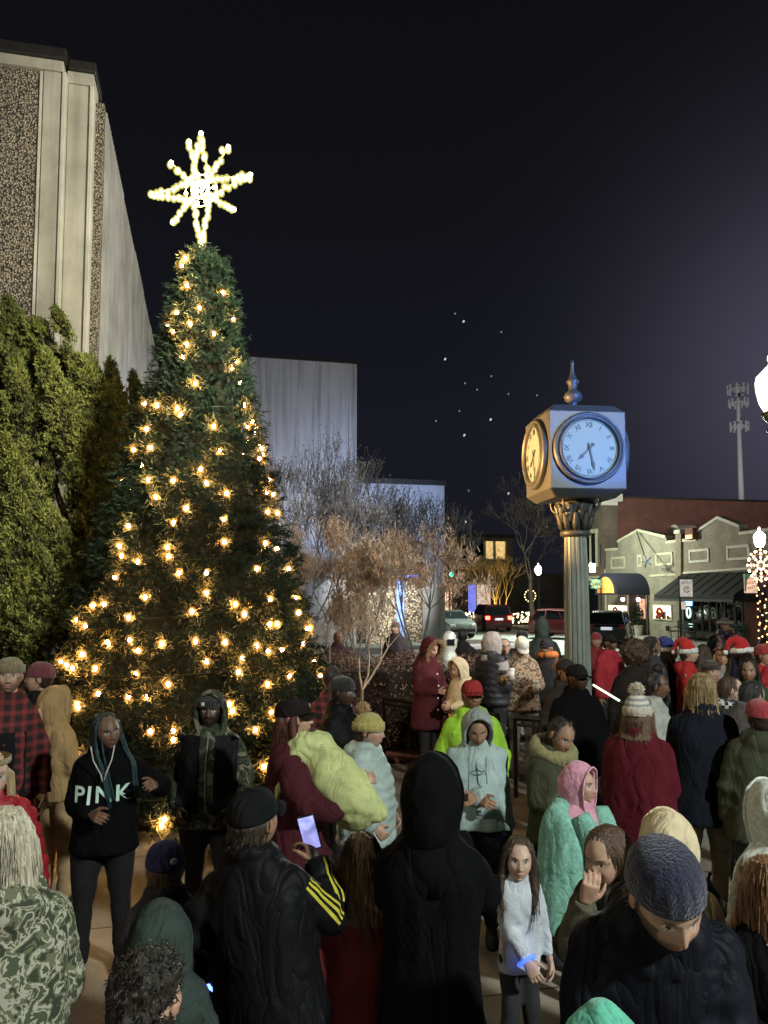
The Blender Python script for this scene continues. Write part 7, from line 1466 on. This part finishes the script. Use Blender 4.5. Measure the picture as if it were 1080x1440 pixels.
# bag with a white stripe on the ground behind the blonde woman
p = at(1018, 1238, 5.6); bg_ = thing('sports_bag', 'dark teal sports bag with white stripe on the ground behind the blonde woman', 'bag', (p.x + .02, 5.75, 0), .1)
t = MB(); t.rings([oval(.17, .10, 0, .0, 20), oval(.19, .11, 0, .1, 20), oval(.175, .10, 0, .24, 20), oval(.09, .05, 0, .29, 20)]); b_ = t.build('bag', mat('teal_nylon', (.02, .055, .065), .45, bump=.3), bg_, smooth=True)
t = MB(); t.rings([oval(.1915, .1115, 0, .085, 20), oval(.1915, .1115, 0, .115, 20)], False, False); t.build('stripe', M_white, b_); t = MB(); t.tube([(-.08, 0, .26), (-.06, 0, .36), (.06, 0, .36), (.08, 0, .26)], .012, 6); t.build('handle', M_black, bg_)
t = MB()
for s_ in (-1, 1): t.tube([(s_ * .035 + .012, -.112, .215), (s_ * .018, -.114, .19), (s_ * .035 + .012, -.113, .165)], .006, 5)
t.bar((-.02, -.114, .19), (.02, -.114, .19), .006, 5); t.build('emblem', M_white, b_)
# glow stick held over the pompom hat
p = at(852, 976, 5.9); gs_ = thing('glow_stick', 'thin white-green glow stick beside the patterned pompom hat', 'glow stick', p)
q0, q1 = at(834, 963, 5.9) - p, at(872, 986, 5.75) - p; t = MB(); t.bar(q0, q1, .008, 8); t.build('tube', mat('white_glow', (.8, 1, .85), emit=(.8, 1, .82), es=1.4), gs_); t = MB(); t.bar(q1, q1 + (q1 - q0) * .35, .010, 8); t.build('handle', M_black, gs_)
# ================================================================== LIGHT
w = bpy.data.worlds.new('World'); sc.world = w; w.use_nodes = True; N, L = w.node_tree.nodes, w.node_tree.links
bg = N['Background']; tc = N.new('ShaderNodeTexCoord'); sp = N.new('ShaderNodeSeparateXYZ'); L.new(tc.outputs['Generated'], sp.inputs[0])
r = ramp(N, [(0.0, (.0072, .0076, .0120)), (.22, (.0068, .0072, .0115)), (.45, (.0046, .0047, .0066)), (.75, (.0034, .0034, .0040)), (1.0, (.0028, .0028, .0032))]); L.new(sp.outputs[2], r.inputs[0])
# haze glow around the right-hand lamp, painted into the sky colour
dt = N.new('ShaderNodeVectorMath'); dt.operation = 'DOT_PRODUCT'; gd = Vector((.52, .82, .24)).normalized(); dt.inputs[1].default_value = gd; L.new(tc.outputs['Generated'], dt.inputs[0])
mx = N.new('ShaderNodeMath'); mx.operation = 'MAXIMUM'; mx.inputs[1].default_value = 0; L.new(dt.outputs['Value'], mx.inputs[0])
pw = N.new('ShaderNodeMath'); pw.operation = 'POWER'; pw.inputs[1].default_value = 48; L.new(mx.outputs[0], pw.inputs[0])
ml = N.new('ShaderNodeMix'); ml.data_type = 'RGBA'; ml.blend_type = 'ADD'; L.new(pw.outputs[0], ml.inputs[0]); L.new(r.outputs[0], ml.inputs[6]); ml.inputs[7].default_value = (.050, .046, .068, 1)
L.new(ml.outputs[2], bg.inputs['Color']); bg.inputs['Strength'].default_value = 1.0
# street lamps in the frame first, then added lights
plight('light_lamp_near', LAMP_NEAR + Vector((0, 0, .05)), 600, (1, .94, .82), .2)
plight('light_lamp_b', LAMP_B, 2400, (1, .93, .80), .2)
plight('light_lamp_c', LAMP_C, 1500, (.95, 1, .85), .2)
# added light behind the clock column, no lamp there: brightens the sage shop
q = g2w(19.6, 37.5, 5.2); plight('light_shop_fill', q, 1350, (.95, 1, .80), .25)
# front fill for the crowd: unseen lamp assumed behind and right of the photographer
plight('light_fill_behind', (6.2, -2.0, 6.6), 3300, (.93, 1, .93), .25)
plight('light_fill_left', (-6.5, -1.0, 6.5), 500, (1, .92, .72), .25)  # weak warm fill added from the left, unseen and without a lamp post
# unseen spots added high on the right and overhead: tower and junipers
slight('light_fill_tower', (9.0, 6.0, 7.0), (-8.0, 20, 9.2), 12500, (1, .95, .80), 44, .6, .3)
slight('light_rake_juniper', (.6, 5.6, 7.6), (-5.9, 10.2, 3.2), 5200, (1, .94, .58), 50, .7, .08)
# stage-style spots added for hall, entrance and clock, no fixtures modelled
slight('light_blue_hall', g2w(9.5, 27, 5.0), g2w(7.5, 34.3, 6.0), 1700, (.42, .58, 1), 75, .9, .3)
slight('light_lavender_hall', g2w(2.5, 28.0, .6), g2w(2.8, 34.3, 9.5), 1900, (.80, .82, 1), 75, .9, .3)
slight('light_entrance', g2w(8.0, 30.5, 4.4), g2w(7.8, 35, 2.6), 3600, (1, .97, .85), 70, .8, .2)
slight('light_blue_clock', (5.6, 2.2, 3.0), (CL.x + .12, 7.7, 4.15), 4000, (.03, .23, 1), 14, .5, .08)
slight('light_amber_clock', (-.55, 7.75, 3.4), (CL.x, 8.1, 3.7), 1300, (1, .52, .16), 50, .7, .1)  # added beside the fir, stands in for the warm light of its bulbs
q = at(700, 866, 58.5); slight('light_gold_tree', (LIT_TREE.x, 58.0, .4), (LIT_TREE.x, 60, 3.5), 900, (1, .72, .28), 120, .8, .2)
p = at(1020, 700, 150); slight('light_mast', (p.x, 150, 12), (at(1040, 600, 200).x, 200, 48), 60000, (1, .96, 1), 50, .8, .5)  # unseen spot added to lift the mast out of the dark sky
slight('light_red_wall', g2w(32, 30, 7.5), g2w(33, 42.7, 6.5), 1300, (1, .90, .85), 110, .9, .3)  # unseen spot added above the shop roofs to brighten the wall
# unseen spots added to brighten the shrubs and the pod tree
slight('light_shrubs', g2w(9.5, 9.0, 6.5), g2w(3.2, 20, 2.5), 10000, (1, .95, .9), 60, .9, .3)
slight('light_pod_tree', g2w(8.0, 6.5, 5.5), g2w(2.3, 11.6, 2.2), 2000, (1, .91, .80), 50, .8, .3)
# spot added over the road to strengthen the street lamp light
slight('light_road', g2w(19.8, 42, 7.0), g2w(13, 36, 0), 14000, (.84, 1, .82), 110, .9, .3)
# bulbs of the star
plight('light_star', (SP.x, SP.y - .35, SP.z - .35), 110, (1, .92, .5), .3)
# ------------------------------------------------------------------ render
sc.render.engine = 'CYCLES'; c = sc.cycles
c.use_denoising = True; c.denoiser = 'OPENIMAGEDENOISE'; c.max_bounces = 4; c.diffuse_bounces = 2; c.glossy_bounces = 2; c.transmission_bounces = 3; c.caustics_reflective = False; c.caustics_refractive = False
c.sample_clamp_indirect = 2.0; c.use_light_tree = True
sc.view_settings.view_transform = 'Standard'; sc.view_settings.look = 'None'; sc.view_settings.exposure = .3; sc.view_settings.gamma = 1
